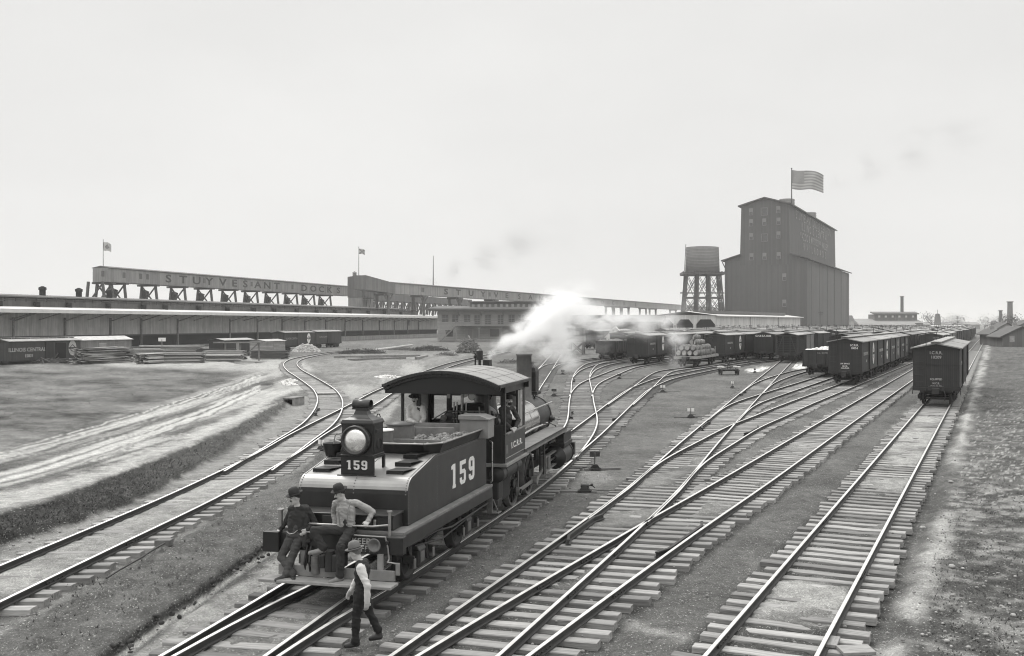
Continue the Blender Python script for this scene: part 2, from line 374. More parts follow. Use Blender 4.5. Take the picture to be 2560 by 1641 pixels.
def albedo(X,Y,px,py):
    n1=fbm(X*.6,Y*.6,101);n2=fbm(X*2.5,Y*2.5,111,3);n3=fbm(X*.12,Y*.12,121);n5=fbm(X*9,Y*9,131,2)
    a=.118+.09*(n1-.5)+.05*(n2-.5)+.07*(fbm(X*.22,Y*.22,171)-.5)                                       # cinders
    def put(mask,v): 
        nonlocal a;a=a*(1-mask)+v*mask
    jx=px+24*(n1-.5)*2*np.clip((py-808)/300,.1,1.5);jy=py+10*(n2-.5)*2*np.clip((py-808)/300,.1,1.5)
    # left field: grass, then wheel-worn dirt
    field=poly_mask(jx,jy,[(-3000,860),(500,880),(760,890),(735,985)]+BANK_TOP[::-1]+[(-3000,1700)],8)
    st=fbm((px+py*2)*.012,(py-px*.05)*.11,151,4);put(field,.125+.12*(n1-.5)+.08*(n2-.5)+.05*(n3-.5)+.22*(st-.5))
    dirt=poly_mask(jx,jy,[(-3000,1500),(-300,1180),(100,1100),(420,1010),(640,930),(760,925),(735,1000),(560,1085),(290,1195),(0,1290),(-400,1410)],26)
    rut=fbm(px*.006+n1*.3,(py+px*.27)*.085,141,3)
    put(dirt*np.clip(.5+4.2*(rut-.5),0,1),.40+.2*(n2-.5));put(dirt*np.clip((fbm(px*.004,(py+px*.30)*.14,145,3)-.56)*6,0,1)*.8,.085)
    put(line_mask(jx,jy,[(-200,1320),(0,1262),(150,1218),(300,1165),(440,1112),(580,1050),(700,985),(790,955)],30,14)*.9,.46+.1*(n2-.5))
    put(poly_mask(jx,jy,[(200,905),(640,885),(760,900),(800,930),(720,930),(560,925),(300,918)],8)*np.clip(.3+1.2*n1,0,1),.36+.12*(n2-.5))
    for pts in ([(-100,1170),(200,1085),(450,1010),(640,945)],[(-100,1225),(200,1130),(430,1060),(610,985)],[(-100,1252),(150,1180),(330,1120),(560,1010)],[(100,1010),(420,965),(600,930)]):
        put(line_mask(jx,jy,pts,7,3)*.55,.10)
    rr=random.Random(8)
    for j in range(22):
        f_=rr.random();o=rr.uniform(-6,6);pts=[(-150,1165+f_*90+o),(120,1100+f_*88),(330,1043+f_*72+rr.uniform(-5,5)),(520,980+f_*66),(650,938+f_*45+rr.uniform(-4,4))]
        w=rr.uniform(2.2,5.);put(line_mask(px+8*(n1-.5),py+7*(n1-.5),pts,w*1.6,w*.6)*rr.uniform(.45,.9),rr.choice((.07,.09,.12,.5,.55)))
    bank=poly_mask(px+6*(n2-.5),py+10*(n2-.5)+5*(n5-.5),BANK_TOP+BANK_BOT[::-1],3)
    put(bank,.032+.06*(n2-.42)+.05*np.clip((px-250)/450,0,1))
    # trackside sand left of the left track and between
    put(poly_mask(jx,jy,[(-300,1500),(0,1372),(240,1300),(400,1228),(540,1145),(720,1025),(800,960),(820,1000),(760,1080),(600,1175),(420,1265),(0,1440),(-300,1580)],10)*.9,.25+.14*(n2-.5)+.08*(n1-.5))
    # left track bed
    put(line_mask(jx,jy,[(-200,1540),(0,1455),(400,1278),(640,1160),(760,1085)],60,34)*.85,.30+.12*(n1-.5))
    put(line_mask(jx,jy,[(-100,1640),(150,1490),(330,1390),(560,1265),(760,1150)],34,18)*.8,.36+.15*(n2-.5))
    # mound
    m=poly_mask(jx,jy,[(-200,1700),(150,1500),(330,1408),(600,1275),(700,1235)]+EDGE[::-1],12)
    put(m*.9,.12+.09*(n2-.5)+.06*(n1-.5))
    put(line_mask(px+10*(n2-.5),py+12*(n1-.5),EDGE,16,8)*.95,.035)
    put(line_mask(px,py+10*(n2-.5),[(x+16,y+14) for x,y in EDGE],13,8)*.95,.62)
    put(poly_mask(jx,jy,[(150,1760),(300,1660),(700,1385),(800,1330),(820,1400),(700,1470),(430,1640),(300,1760)],10),.30+.12*(n2-.5))
    # the curve's inside
    cur=poly_mask(jx,jy,[(760,905),(900,885),(1200,880),(1060,930),(960,975),(880,985),(800,930)],10)
    put(cur,.20+.14*(n1-.5)+.12*(n2-.5))
    put(poly_mask(jx,jy,[(760,960),(880,965),(960,960),(930,985),(800,1000)],6)*.7,.33)
    for (x,y,r) in ((706,962,20),(722,955,14),(968,948,16),(958,957,10),(1030,925,30),(690,935,16),(880,968,14)):
        q=np.clip(1.3-np.hypot((px-x)/r,(py-y)/(r*.55))-(n5-.5)*1.2,0,1);put(np.clip(q*1.5,0,1)*.8,.36)
    # ground between loco track and the middle ladder tracks
    put(poly_mask(jx,jy,[(880,1640),(960,1530),(1180,1330),(1330,1235),(1480,1235),(1330,1400),(1020,1640)],20)*.9,.135+.05*(n1-.5)+.04*(n2-.5))
    put(poly_mask(jx,jy,[(1400,1200),(1440,1175),(1520,1178),(1540,1200),(1480,1235),(1400,1230)],10)*.7,.26)
    put(poly_mask(jx,jy,[(860,975),(980,985),(1000,1010),(960,1060),(900,1060)],8)*.8,.34+.1*(n2-.5))
    # white spill near the handcar, and by the cars
    put(poly_mask(jx,jy,[(1865,925),(1930,915),(1975,905),(2030,908),(2010,925),(1960,920),(1915,925),(1880,933)],3)*np.clip(n5*2,0,1),.65)
    # middle tracks' tie beds a little paler
    for pts,w0,w1 in (([(1000,1700),(1420,1400),(1620,1250),(1790,1085),(1930,950)],150,22),([(1180,1640),(1560,1400),(1900,1180),(2060,1080),(2260,950)],120,26)):
        put(line_mask(jx,jy,pts,w0,w1)*.75,.21+.1*(n1-.5)+.07*(n2-.5))
    # right-hand track bed
    put(line_mask(jx,jy,[(1800,1760),(1903,1637),(2080,1400),(2222,1180),(2342,1010),(2460,840)],190,14)*.8,.17+.14*(n1-.5)+.10*(n2-.5))
    put(line_mask(jx,jy,[(2020,1480),(2090,1380),(2180,1240),(2225,1170),(2290,1090),(2345,1010)],62,20)*np.clip(n1*1.7-.25,0,1),.44)
    put(line_mask(jx,jy,[(1500,1540),(1680,1590),(1800,1600)],22,26)*np.clip(n2*2-.5,0,1)*.8,.36)
    put(line_mask(jx,jy,[(2230,1080),(2300,1010),(2330,975)],16,8)*np.clip(n2*2-.4,0,1)*.8,.42)
    # right: grass, rubble and the footpath
    gr=poly_mask(jx,jy,[(2475,818),(3200,812),(6000,1000),(6000,3000),(2200,1900),(2210,1640),(2330,1330),(2430,1090),(2455,930)],18)
    put(gr,.10+.10*(n1-.5)+.09*(n2-.5))
    put(gr*np.clip((py-1000)/200,0,1)*np.clip((n2-.48)*5,0,1)*.7,.30)
    put(gr*np.clip((py-960)/100,0,1)*np.clip((1330-py)/120,0,1)*np.clip((n5-.66)*9,0,1),.36)
    path=[(2140,1760),(2225,1640),(2260,1560),(2300,1460),(2340,1380),(2372,1250),(2395,1130),(2420,1050),(2445,960),(2468,880),(2478,830)]
    put(line_mask(jx,jy,path,74,5)*np.clip((fbm(X*.8,Y*.5,161,3)-.30)*3.2,0,1),.36+.16*(n2-.5))
    put(line_mask(px,py,[(2400,1110),(2418,1040),(2440,960),(2462,880),(2478,832)],14,4)*np.clip(n1*1.8-.3,0,1)*.6,.45)
    # ballast between and beside the ties; shade of the gaps is painted in too
    for k,(vin,vl,vr) in dict(T4=(.12,.10,.10),T2=(.075,.06,.05),T3=(.085,.07,.07),TR=(.07,.06,.045),TL2=(.27,.2,.17),L0=(.2,.2,.15),L1=(.2,.12,.10)).items():
        d=TLAT.get(k)
        if d is None: continue
        w_in=np.clip((.78-np.abs(d))/.1,0,1);w_l=np.clip((d+1.45)/.2,0,1)*np.clip((-.7-d)/.1,0,1);w_r=np.clip((1.45-d)/.2,0,1)*np.clip((d-.7)/.1,0,1)
        nn=.6+.8*n2
        put(w_in*.85,vin*nn);put(w_l*.8,vl*nn);put(w_r*.8,vr*nn)
        if k=='TR': put(w_in*np.clip((fbm(X*.35,Y*.35,91,3)-.53)*7,0,1)*.85,.40+.15*(n2-.5))
        if k in('T3','T2'): put(w_in*np.clip((fbm(X*.5,Y*.5,95,3)-.55)*7,0,1)*.6,.33)
        if k=='TL2': put(w_in*np.clip((fbm(X*.5,Y*.5,97,3)-.5)*5,0,1)*.6,.40)
    # far yard
    far=np.clip((Y-180)/120,0,1);put(far*.6,.16)
    return np.clip(a,.02,.8)
def make_ground():
    ys=np.concatenate([808.+np.array([1.2,2.,3.,4.2,5.6,7.2]),np.arange(817,900,2.2),np.arange(900,1100,2.4),np.arange(1100,1660,3.),np.arange(1660,2300,30),[2600,3200,4200]])
    xs=np.concatenate([np.arange(-2600,-200,160),np.arange(-200,2760,3.6),np.arange(2760,6200,160)])
    PX,PY=np.meshgrid(xs,ys);Y=F*CZ/(PY-HZ);X=(PX-CX)*Y/F
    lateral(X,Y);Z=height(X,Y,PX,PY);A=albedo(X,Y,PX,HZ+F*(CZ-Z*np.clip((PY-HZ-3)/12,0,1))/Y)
    wgt=np.clip((PY-HZ-3)/12,0,1);Z*=wgt
    # close the sheet round and behind the camera with three plain rows
    Yb=[1.5,-40,-400];Xe=np.linspace(-1,1,len(xs))
    for yb,half in zip(Yb,(30,120,900)):
        X=np.vstack([X,Xe*half]);Y=np.vstack([Y,np.full(len(xs),yb)]);Z=np.vstack([Z,np.full(len(xs),-.02)]);A=np.vstack([A,np.full(len(xs),.13)])
    r,c=X.shape;V=np.stack([X,Y,Z],-1).reshape(-1,3)
    i=np.arange(r*c).reshape(r,c);Q=np.stack([i[:-1,:-1],i[:-1,1:],i[1:,1:],i[1:,:-1]],-1).reshape(-1,4)[:,::-1]
    me=bpy.data.meshes.new('ground');me.vertices.add(len(V));me.vertices.foreach_set('co',V.ravel())
    me.loops.add(Q.size);me.loops.foreach_set('vertex_index',Q.ravel().astype(np.int32))
    me.polygons.add(len(Q));me.polygons.foreach_set('loop_start',np.arange(0,Q.size,4,dtype=np.int32));me.polygons.foreach_set('loop_total',np.full(len(Q),4,np.int32))
    me.polygons.foreach_set('use_smooth',np.ones(len(Q),bool));me.update();me.validate()
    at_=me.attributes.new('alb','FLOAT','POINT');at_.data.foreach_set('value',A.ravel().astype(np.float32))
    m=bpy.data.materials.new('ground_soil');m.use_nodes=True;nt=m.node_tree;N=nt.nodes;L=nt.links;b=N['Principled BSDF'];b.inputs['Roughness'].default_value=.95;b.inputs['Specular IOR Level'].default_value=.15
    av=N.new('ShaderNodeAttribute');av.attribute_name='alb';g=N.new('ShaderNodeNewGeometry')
    def noise(sc,det=4,ro=.6):
        n=N.new('ShaderNodeTexNoise');n.inputs['Scale'].default_value=sc;n.inputs['Detail'].default_value=det;n.inputs['Roughness'].default_value=ro;L.new(g.outputs['Position'],n.inputs['Vector']);return n.outputs[0]
    def math_(op,a,b_,c=None):
        n=N.new('ShaderNodeMath');n.operation=op
        for k,q in enumerate((a,b_,c)):
            if q is None:continue
            if isinstance(q,(int,float)):n.inputs[k].default_value=q
            else:L.new(q,n.inputs[k])
        return n.outputs[0]
    n1=noise(22,5,.75);n2=noise(3.5,5,.7);n3=noise(70,2,.6)
    v=math_('MULTIPLY',av.outputs['Fac'],math_('MULTIPLY_ADD',n1,2.1,-.05));v=math_('MULTIPLY',v,math_('MULTIPLY_ADD',n2,1.5,.25));v=math_('MULTIPLY',v,math_('MULTIPLY_ADD',n3,1.5,.25))
    peb=math_('MULTIPLY',math_('MAXIMUM',math_('SUBTRACT',noise(30,1,.3),.64),0.),2.4);v=math_('ADD',v,peb)
    cv=N.new('ShaderNodeCombineColor');L.new(v,cv.inputs[0]);L.new(v,cv.inputs[1]);L.new(math_('MULTIPLY',v,.97),cv.inputs[2]);L.new(cv.outputs[0],b.inputs['Base Color'])
    bp=N.new('ShaderNodeBump');bp.inputs['Strength'].default_value=.9;bp.inputs['Distance'].default_value=.05;L.new(math_('ADD',n1,math_('MULTIPLY',n3,.4)),bp.inputs['Height']);L.new(bp.outputs[0],b.inputs['Normal'])
    me.materials.append(m);o=bpy.data.objects.new('ground',me);COL.objects.link(o);tag(o,'bare cinder and dirt ground of the rail yard with sandy patches','ground',kind='structure')
    return o

# ---------------------------------------------------------------- tracks
RAILP=[(-.065,0),(-.065,.014),(-.012,.026),(-.009,.085),(-.034,.095),(-.034,.122),(-.03,.128),(.03,.128),(.034,.122),(.034,.095),(.009,.085),(.012,.026),(.065,.014),(.065,0)]
RAILM=[0,0,0,0,0,1,1,1,0,0,0,0,0,0]   # head faces are polished
TIE_TOP=.057
def smooth_curve(P,step=.6):
    P=[Vector((p[0],p[1],0)) for p in P]
    E=[P[0]*2-P[1]]+P+[P[-1]*2-P[-2]];out=[]
    for i in range(len(P)-1):
        a,b,c,d=E[i:i+4];n=max(2,int((c-b).length/step))
        for k in range(n):
            t=k/n;out.append(.5*((2*b)+(c-a)*t+(2*a-5*b+4*c-d)*t*t+(3*b-a-3*c+d)*t**3))
    out.append(P[-1])
    for _ in range(12):
        q=out[:]
        for i in range(1,len(out)-1): q[i]=(out[i-1]+out[i]*2+out[i+1])/4
        out=q
    return out
def offset(C,d):
    r=[]
    for i,p in enumerate(C):
        t=C[min(i+1,len(C)-1)]-C[max(i-1,0)];t.normalize();r.append(p+Vector((t.y,-t.x,0))*d)
    return r
TRK={}
def track(key,pts,ref,label,branch_of=None,far=None,near=None,group='yard tracks'):
    C=smooth_curve([G(*p) for p in pts])
    if near:  # extend backwards in a straight line (metres)
        d=(C[0]-C[3]).normalized();C=[C[0]+d*k for k in np.arange(near,0,-.6)]+C
    if far:
        d=(C[-1]-C[-8]).normalized();C=C+[C[-1]+d*k for k in np.arange(1,far,1.5)]
    cen=offset(C,{'L':.752,'R':-.752,'C':0}[ref])
    TRK[key]=dict(c=cen,label=label,parent=branch_of)
def line_track(key,p,d,l0,l1,label,branch_of=None):
    p=Vector((p[0],p[1],0));d=Vector((d[0],d[1],0)).normalized()
    TRK[key]=dict(c=[p+d*k for k in np.arange(l0,l1,.8)],label=label,parent=branch_of)
HR=atan2(.4152,1);UR=Vector((sin(HR),cos(HR),0));VR=Vector((cos(HR),-sin(HR),0));PR=Vector((2.354,13.85,0))
line_track('TR',PR,UR,-9,420,'straight pale track on the right, running under the nearest boxcar')
track('T3',[(700,1833),(974.6,1640),(1542.6,1240),(1720,1090),(1849.8,983),(1916.4,929.9),(1946,906.6)],'L','straight middle track that leads up to the slatted stock car',far=60)
track('T2',[(760,1812),(900,1725),(1041.6,1640),(1280,1496.8),(1571.7,1327.4),(1638,1290),(1800,1199.8),(1989.7,1090),(2100,1026.4),(2279.5,924)],'L','empty track between the nearest boxcar and the row of cars with diamond emblems','T3',far=330)
track('T4',[(1470,1296),(1561.5,1230),(1649.7,1154.9),(1749.6,1101.6),(1823,1064),(1883,1041),(1966,1008),(2094.5,961.5)],'L','track curving right under the row of boxcars with diamond emblems','T3',far=300)
track('T5',[(1770,1050),(1806.5,1021.4),(1840,1004.8),(1896.4,986.5),(1983,960),(2048,940)],'L','track curving right under the dark gondola with snow white load','T3',far=120)
track('T6',[(1850,984),(1883,959.9),(1914.7,946.5),(1943,937.4),(1983,926.6),(2036,918)],'L','track curving right past the white spill beside the gondola','T3',far=110)
track('L1',[(520,1760),(687.5,1640),(886.6,1514.6),(960,1481.8),(1140,1361),(1321,1240),(1411,1168),(1459,1123),(1498,1090),(1556,1034.7),(1616,978),(1653,958),(1688,944.9),(1740,933.5),(1816.5,918),(1883,906.6),(1946,899.6)],'R','track under the locomotive, curving right toward the lettered boxcar',far=10)
track('L0',[(250,1728),(397.7,1640),(719,1452.8),(1015,1250),(1235,1040),(1302,968),(1348,920),(1373,893)],'L','track diverging left behind the locomotive into the steam','L1',far=20)
track('M1b',[(1520,1011),(1569.7,976.5),(1586,965),(1628,935),(1659.6,925),(1740,915),(1800,905)],'L','short curve toward the flatcar loaded with barrels','L1',far=15)
track('M2',[(1340,1140),(1393,1090),(1413,1063),(1420,1043),(1423,1006.5),(1427,983),(1432,943),(1448,921),(1470,908),(1506,901.6)],'L','track bending left in front of the locomotive toward the coal gondola','L1',far=12)
track('M2b',[(1423,990),(1437,969.8),(1456.5,955),(1498,938),(1553,918),(1590,911.5)],'L','curve from the bent track to the boxcar beside the coal gondola','M2',far=12)
track('M2c',[(1431,945),(1445,930),(1460,921.5),(1490,911.5),(1530,904.6),(1576,901.6)],'L','upper curve behind the bent track toward the coal gondola','M2',far=10)
track('M3b',[(1340,928),(1352,918),(1367,911),(1400,906),(1450,899),(1500,894)],'L','far curve leaving the steam toward the hut on stilts','L0',far=10)
track('TL2',[(-260,1522),(0,1413.4),(200,1330),(400,1246.8),(640,1134),(726,1084.7),(842.8,1026.4),(882,1006.6),(964,965.8),(1106,912),(1194.6,891)],'L','left track passing behind the headlight and the cab',far=25)
track('TL1',[(560,1178),(640,1131),(696,1096),(733,1075),(763.5,1052),(786,1024),(794,1000.8),(790,984.5),(778,968.5),(742.5,942.5),(719,927),(709,914),(714,904),(738,894.8),(803,883),(873,876),(961.6,871)],'L','left track with the S bend curling back toward the dock','TL2')
make_ground();TLAT.clear()
TIE_M=[]
for k in range(6):
    b=MB();w=.105+.012*(k%3);rnd=random.Random(k)
    ring=[]
    xs=[-1.25,-.8,-.3,.2,.7,1.25]
    vs=[];fs=[]
    for i,x in enumerate(xs):
        a=w+rnd.uniform(-.008,.008);t=rnd.uniform(-.012,.004);xx=x+(rnd.uniform(-.04,.04) if i in(0,5) else 0)
        vs+=[(xx,-a,-.14),(xx,-a,-.012+t),(xx,-a+.015,t),(xx,a-.015,t+rnd.uniform(-.006,.004)),(xx,a,-.012+t),(xx,a,-.14)]
    for i in range(5):
        for j in range(5): fs.append((i*6+j,(i+1)*6+j,(i+1)*6+j+1,i*6+j+1))
    fs+=[tuple(range(6)),tuple(30+j for j in reversed(range(6)))]
    b.add(vs,fs);TIE_M.append(b)
TIE_ME=[b.mesh('tie',M['tie']) for b in TIE_M]
TIE_MD=[b.mesh('tie',M['tie_dark']) for b in TIE_M]
NEARCAM=lambda p:sqrt(p.x**2+p.y**2)
def inframe(p,mar=120):
    if p.y<4:return False
    x=CX+F*p.x/p.y;y=HZ+F*CZ/p.y
    return -mar<x<2560+mar and y<1641+mar
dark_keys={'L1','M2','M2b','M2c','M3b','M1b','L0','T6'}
for key,T in TRK.items():
    c=T['c'];par=TRK[T['parent']]['c'] if T['parent'] else None
    root=empty('railway_track',(0,0,0),0,T['label'],'railway track','yard tracks')
    parr=np.array([(q.x,q.y) for q in par]) if par else None
    kids=[np.array([(q.x,q.y) for q in t2['c']]) for k2,t2 in TRK.items() if t2['parent']==key]
    # the stretch of a branch that really stands apart from its parent
    def sep(p):
        return np.min(np.hypot(parr[:,0]-p.x,parr[:,1]-p.y)) if par else 9.
    for d in (-.752,.752):
        R=offset(c,d)
        R=[q for q,p in zip(R,c) if sep(p)>.07 or key in('T2','L0','TL1','M2')]
        R=[q+Vector((0,0,TIE_TOP)) for q in R if q.y>5]
        # thin the far points
        thin=[];acc=0
        for i,q in enumerate(R):
            if i==0 or i==len(R)-1 or q.y<60 or (q-thin[-1]).length>q.y/45: thin.append(q)
        MB().sweep(RAILP,thin,0,RAILM).build('rail',[M['rail_side'],M['rail_head']],root)
    # ties
    ties=[];acc=0.;rnd=random.Random(hash(key)%99 if False else sum(map(ord,key)))
    for i in range(1,len(c)):
        seg=(c[i]-c[i-1]).length;acc+=seg
        while acc>=.5:
            acc-=.5;p=c[i]-(c[i]-c[i-1]).normalized()*acc;t=(c[i]-c[i-1]).normalized()
            if not inframe(p) or p.y>170: continue
            if par and sep(p)<2.05: continue
            n=Vector((t.y,-t.x,0));lo,hi=-1.25,1.25
            for K in kids:
                dx=K[:,0]-p.x;dy=K[:,1]-p.y;al=np.abs(dx*t.x+dy*t.y);la=dx*n.x+dy*n.y
                okk=(al<.5)&(np.abs(la)<2.05)
                if okk.any():
                    v=la[okk][np.argmin(al[okk])];lo=min(lo,v-1.25);hi=max(hi,v+1.25)
            ties.append((NEARCAM(p),p,t,lo+rnd.uniform(-.1,.1),hi+rnd.uniform(-.1,.1)))
    ties.sort(key=lambda q:q[0])
    stuff=MB()
    for j,(dd,p,t,lo,hi) in enumerate(ties):
        n=Vector((t.y,-t.x,0));cen=p+n*(lo+hi)/2;ang=atan2(n.y,n.x)+rnd.uniform(-.02,.02);zz=TIE_TOP-.002+rnd.uniform(-.015,.002);ln=(hi-lo)/2.5
        k=rnd.randrange(6)
        if j<100:
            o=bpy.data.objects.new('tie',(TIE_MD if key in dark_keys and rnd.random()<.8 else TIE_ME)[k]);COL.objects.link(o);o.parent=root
            o.location=(cen.x,cen.y,zz);o.rotation_euler=(0,rnd.uniform(-.004,.004),ang);o.scale=(ln,1,1)
        else:
            a=cen-n*(hi-lo)/2;b_=cen+n*(hi-lo)/2
            stuff.beam((a.x,a.y,zz-.06),(b_.x,b_.y,zz-.06),.21,.12)
    if stuff.v:
        o=stuff.build('ties',M['tie_dark' if key in dark_keys else 'tie'],root);o['kind']='stuff'
    T['root']=root
def guard(key,px,py,side,ln=2.6,long_=False):
    """a short guard rail beside a running rail"""
    c=TRK[key]['c'];p=G(px,py);i=min(range(len(c)),key=lambda k:(c[k]-Vector((p.x,p.y,0))).length)
    t=(c[min(i+2,len(c)-1)]-c[i-2]).normalized();n=Vector((t.y,-t.x,0));o=c[i]+n*side*(.752-.115)
    pts=[o+t*(-ln/2)-n*side*.13,o+t*(-ln/2+.45),o,o+t*(ln/2-.45),o+t*(ln/2)-n*side*.13]
    MB().sweep(RAILP,[q+Vector((0,0,TIE_TOP)) for q in pts],0,RAILM).build('guard_rail',[M['rail_side'],M['rail_side']],TRK[key]['root'])
guard('T3',1440,1318,-1,3.);guard('T2',1700,1345,1,3.4);guard('T3',1755,1062,-1,3);guard('T4',1890,1075,1,3.2);guard('T3',1855,982,-1,3)
guard('L1',1545,1040,1,3.4);guard('M2',1424,1035,-1,3.2);guard('M2',1432,950,-1,2.5);guard('TL1',744,1028,-1,3.2)
# rail joints with bolted bars near the camera
for key,px,py,sd in (('T2',1350,1458,-1),('T2',1495,1385,-1),('T3',1440,1475,1),('T3',1540,1380,1),('T2',1565,1465,1),('T2',1330,1620,1),('TR',1800,1600,-1),('TR',1850,1225,1),('TR',2150,1430,1),('TR',2065,1290,-1),('L1',1185,1320,1),('TL2',350,1340,1),('TL2',110,1440,1)):
    c=TRK[key]['c'];p=G(px,py);i=min(range(len(c)),key=lambda k:(c[k]-Vector((p.x,p.y,0))).length)
    t=(c[min(i+2,len(c)-1)]-c[max(i-2,0)]).normalized();n=Vector((t.y,-t.x,0));b=MB()
    for q in (-1,1):
        o=c[i]+n*(sd*.752+q*.026)+Vector((0,0,TIE_TOP+.055));b.beam(o-t*.3,o+t*.3,.02,.055)
        for k in (-.22,-.08,.08,.22): b.cyl(o+t*k,o+t*k+n*q*.035,.014,n=6)
    b.build('joint_bar',M['rail_side'],TRK[key]['root'])
# ---------------------------------------------------------------- tender (local axes: x right, y forward, z above the rail)
TF_C=Vector((-4.65,16.95,RT));TF_H=radians(11.1)
def frame_pt(c,h,t,s,z): return Vector((c.x+s*sin(h)+t*cos(h),c.y+s*cos(h)-t*sin(h),c.z+z))
mk('deck_iron',.17,.75,var=.45,scale=4,bump=.2)
ten=empty('locomotive_tender',TF_C,-TF_H,'black slope-backed tender numbered 159 carrying the big square headlight','tender')
# tank outline (side view y,z): rear wall, rounded top edge, slope, upright front
def arc(cy,cz,r,a0,a1,n):
    return [(cy+r*cos(radians(a0+(a1-a0)*i/n)),cz+r*sin(radians(a0+(a1-a0)*i/n))) for i in range(n+1)]
PROF=[(5.1,1.16),(.5,1.16),(.5,1.72)]+arc(.78,1.74,.28,180,108,6)[1:]+[(1.9,2.26),(5.1,2.26)]
TW=1.08
def lerp_prof(sec,x,inset=0): return [(x,y,z) for y,z in sec]
b=MB();n=len(PROF)
vs=lerp_prof(PROF,-TW)+lerp_prof(PROF,TW)
b.add(vs,[tuple(range(n)),tuple(n+i for i in reversed(range(n)))],0)
for i in range(n):
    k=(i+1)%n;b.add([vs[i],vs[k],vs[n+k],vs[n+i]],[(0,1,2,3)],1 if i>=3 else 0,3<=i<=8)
tank=b.build('tank',[M['loco_paint'],mk('tank_top',.33,.44,.55,var=.25,scale=2.2,bump=.06,bscale=5)],ten)  # top paler than the sides: sky sheen on black paint put into colour
# rivets: rows along the edges and seams
rv=MB()
def rivet(p,nrm,r=.015):
    p=Vector(p);nv=Vector(nrm).normalized();a=nv.orthogonal().normalized();c=nv.cross(a)
    vs=[p+a*r*cos(k*pi/3)+c*r*sin(k*pi/3) for k in range(6)]+[p+nv*r*.8]
    rv.add(vs,[(k,(k+1)%6,6) for k in range(6)],0,True)
def along(pts,step):
    out=[];acc=0
    for (a,b2) in zip(pts,pts[1:]):
        a=Vector(a);b2=Vector(b2);l=(b2-a).length;d=acc
        while d<l: out.append(a+(b2-a)*d/l);d+=step
        acc=d-l
    return out
for sx in (-1,1):
    for off in (.035,):
        pts=[(sx*(TW+.001),y+(off if y<1 else 0)*1,z-(off if z>1.6 else -off)) for y,z in PROF[1:]]
        for p in along(pts,.055): rivet(p,(sx,0,0))
    for y in (2.0,5.05):
        for z in np.arange(1.2,2.2,.055): rivet((sx*(TW+.001),y,z),(sx,0,0))
    for y in np.arange(.8,5.0,.16):
        rivet((sx*(TW+.001),y,1.42+.02*sin(y*9)),(sx,0,0),.012);rivet((sx*(TW+.001),y,2.02),(sx,0,0),.012)
    pts=[(sx*(TW-.04),y-.003,z+.003) for y,z in PROF[2:-1]]
    for p in along(pts,.055): rivet(p,(0,-.6,.8))
for p in along([(.02,y-.003,z+.003) for y,z in PROF[2:-1]],.06): rivet(p,(0,-.6,.8))
rv.build('rivets',M['rivet_head'],ten)
# coal rim: flared board round the bunker
b=MB()
rim_lo=[(-TW+.02,5.0),(-TW+.02,2.15),(-TW+.25,1.93),(TW-.25,1.93),(TW-.02,2.15),(TW-.02,5.0)]
rim_hi=[(-TW-.08,5.0),(-TW-.08,2.1),(-TW+.22,1.80),(TW-.22,1.80),(TW+.08,2.1),(TW+.08,5.0)]
for (a0,a1),(c0,c1) in zip(zip(rim_lo,rim_lo[1:]),zip(rim_hi,rim_hi[1:])):
    A=[(a0[0],a0[1],2.25),(a1[0],a1[1],2.25),(c1[0],c1[1],2.47),(c0[0],c0[1],2.47)]
    b.add(A,[(0,1,2,3)],0);
    I=[(x*.975,y+.03,z) for x,y,z in A];b.add(I,[(3,2,1,0)],0)
    b.add([A[3],A[2],I[2],I[3]],[(0,1,2,3)],1)
    b.cyl(Vector(A[3]),Vector(A[2]),.018,n=8,m=1)
b.build('coal_rim',[M['loco_dark'],M['tank_top']],ten)
b=MB();b.box(-.9,.9,4.9,4.96,2.2,2.55);b.box(-.9,-.84,2.0,4.9,2.2,2.40);b.box(.84,.9,2.0,4.9,2.2,2.40);b.box(-.9,.9,2.9,2.95,2.2,2.42)
b.box(-.95,.62,4.2,4.25,2.2,2.53);b.box(-.36,-.28,4.15,4.2,2.2,2.55)
b.build('coal_board',M['timber'],ten,bevel=.008)
b=MB();rnd=random.Random(3)
for k in range(420):
    x=rnd.uniform(-.85,.9);y=rnd.uniform(2.0,4.85);hh=2.27+.12*max(0,(x+.1))*max(0,1-abs(y-3.9)/1.1)+rnd.uniform(0,.06)
    if x<-.1 and y<2.9 : continue
    r=rnd.uniform(.03,.085);vs=[]
    b.ell((x,y,hh),(r,r*rnd.uniform(.6,1),r*rnd.uniform(.5,.9)),5,0,Matrix.Rotation(rnd.uniform(0,3),3,'X')@Matrix.Rotation(rnd.uniform(0,3),3,'Z'))
b.s=[False]*len(b.s);b.box(-.85,.85,1.95,4.9,2.2,2.27)
b.build('coal',M['coal'],ten)
# tool box, deck, beams
b=MB();b.box(-.93,.98,.06,.52,1.16,1.40);b.box(-.96,1.01,.02,.53,1.40,1.44);b.box(-.35,-.1,.01,.06,1.2,1.4);b.build('tool_box',M['loco_paint'],ten,bevel=.012)
b=MB();b.box(.62,.68,.02,.06,1.24,1.35);b.build('box_hasp',M['bright_steel'],ten,bevel=.01)
b=MB();b.box(-1.24,1.22,.0,5.15,1.09,1.15);b.build('deck',M['deck_iron'],ten,bevel=.01)
b=MB();b.box(-1.3,1.26,-.16,.02,.78,1.10);b.build('buffer_beam',M['loco_paint'],ten,bevel=.02)
b=MB();b.box(-1.36,-1.05,-.26,-.16,.76,1.12);b.build('beam_block',M['loco_dark'],ten,bevel=.01)
for x in (-1.12,1.12):
    MB().box(x-.1,x+.1,.02,5.1,.86,1.09).build('side_sill',M['loco_paint'],ten,bevel=.01)
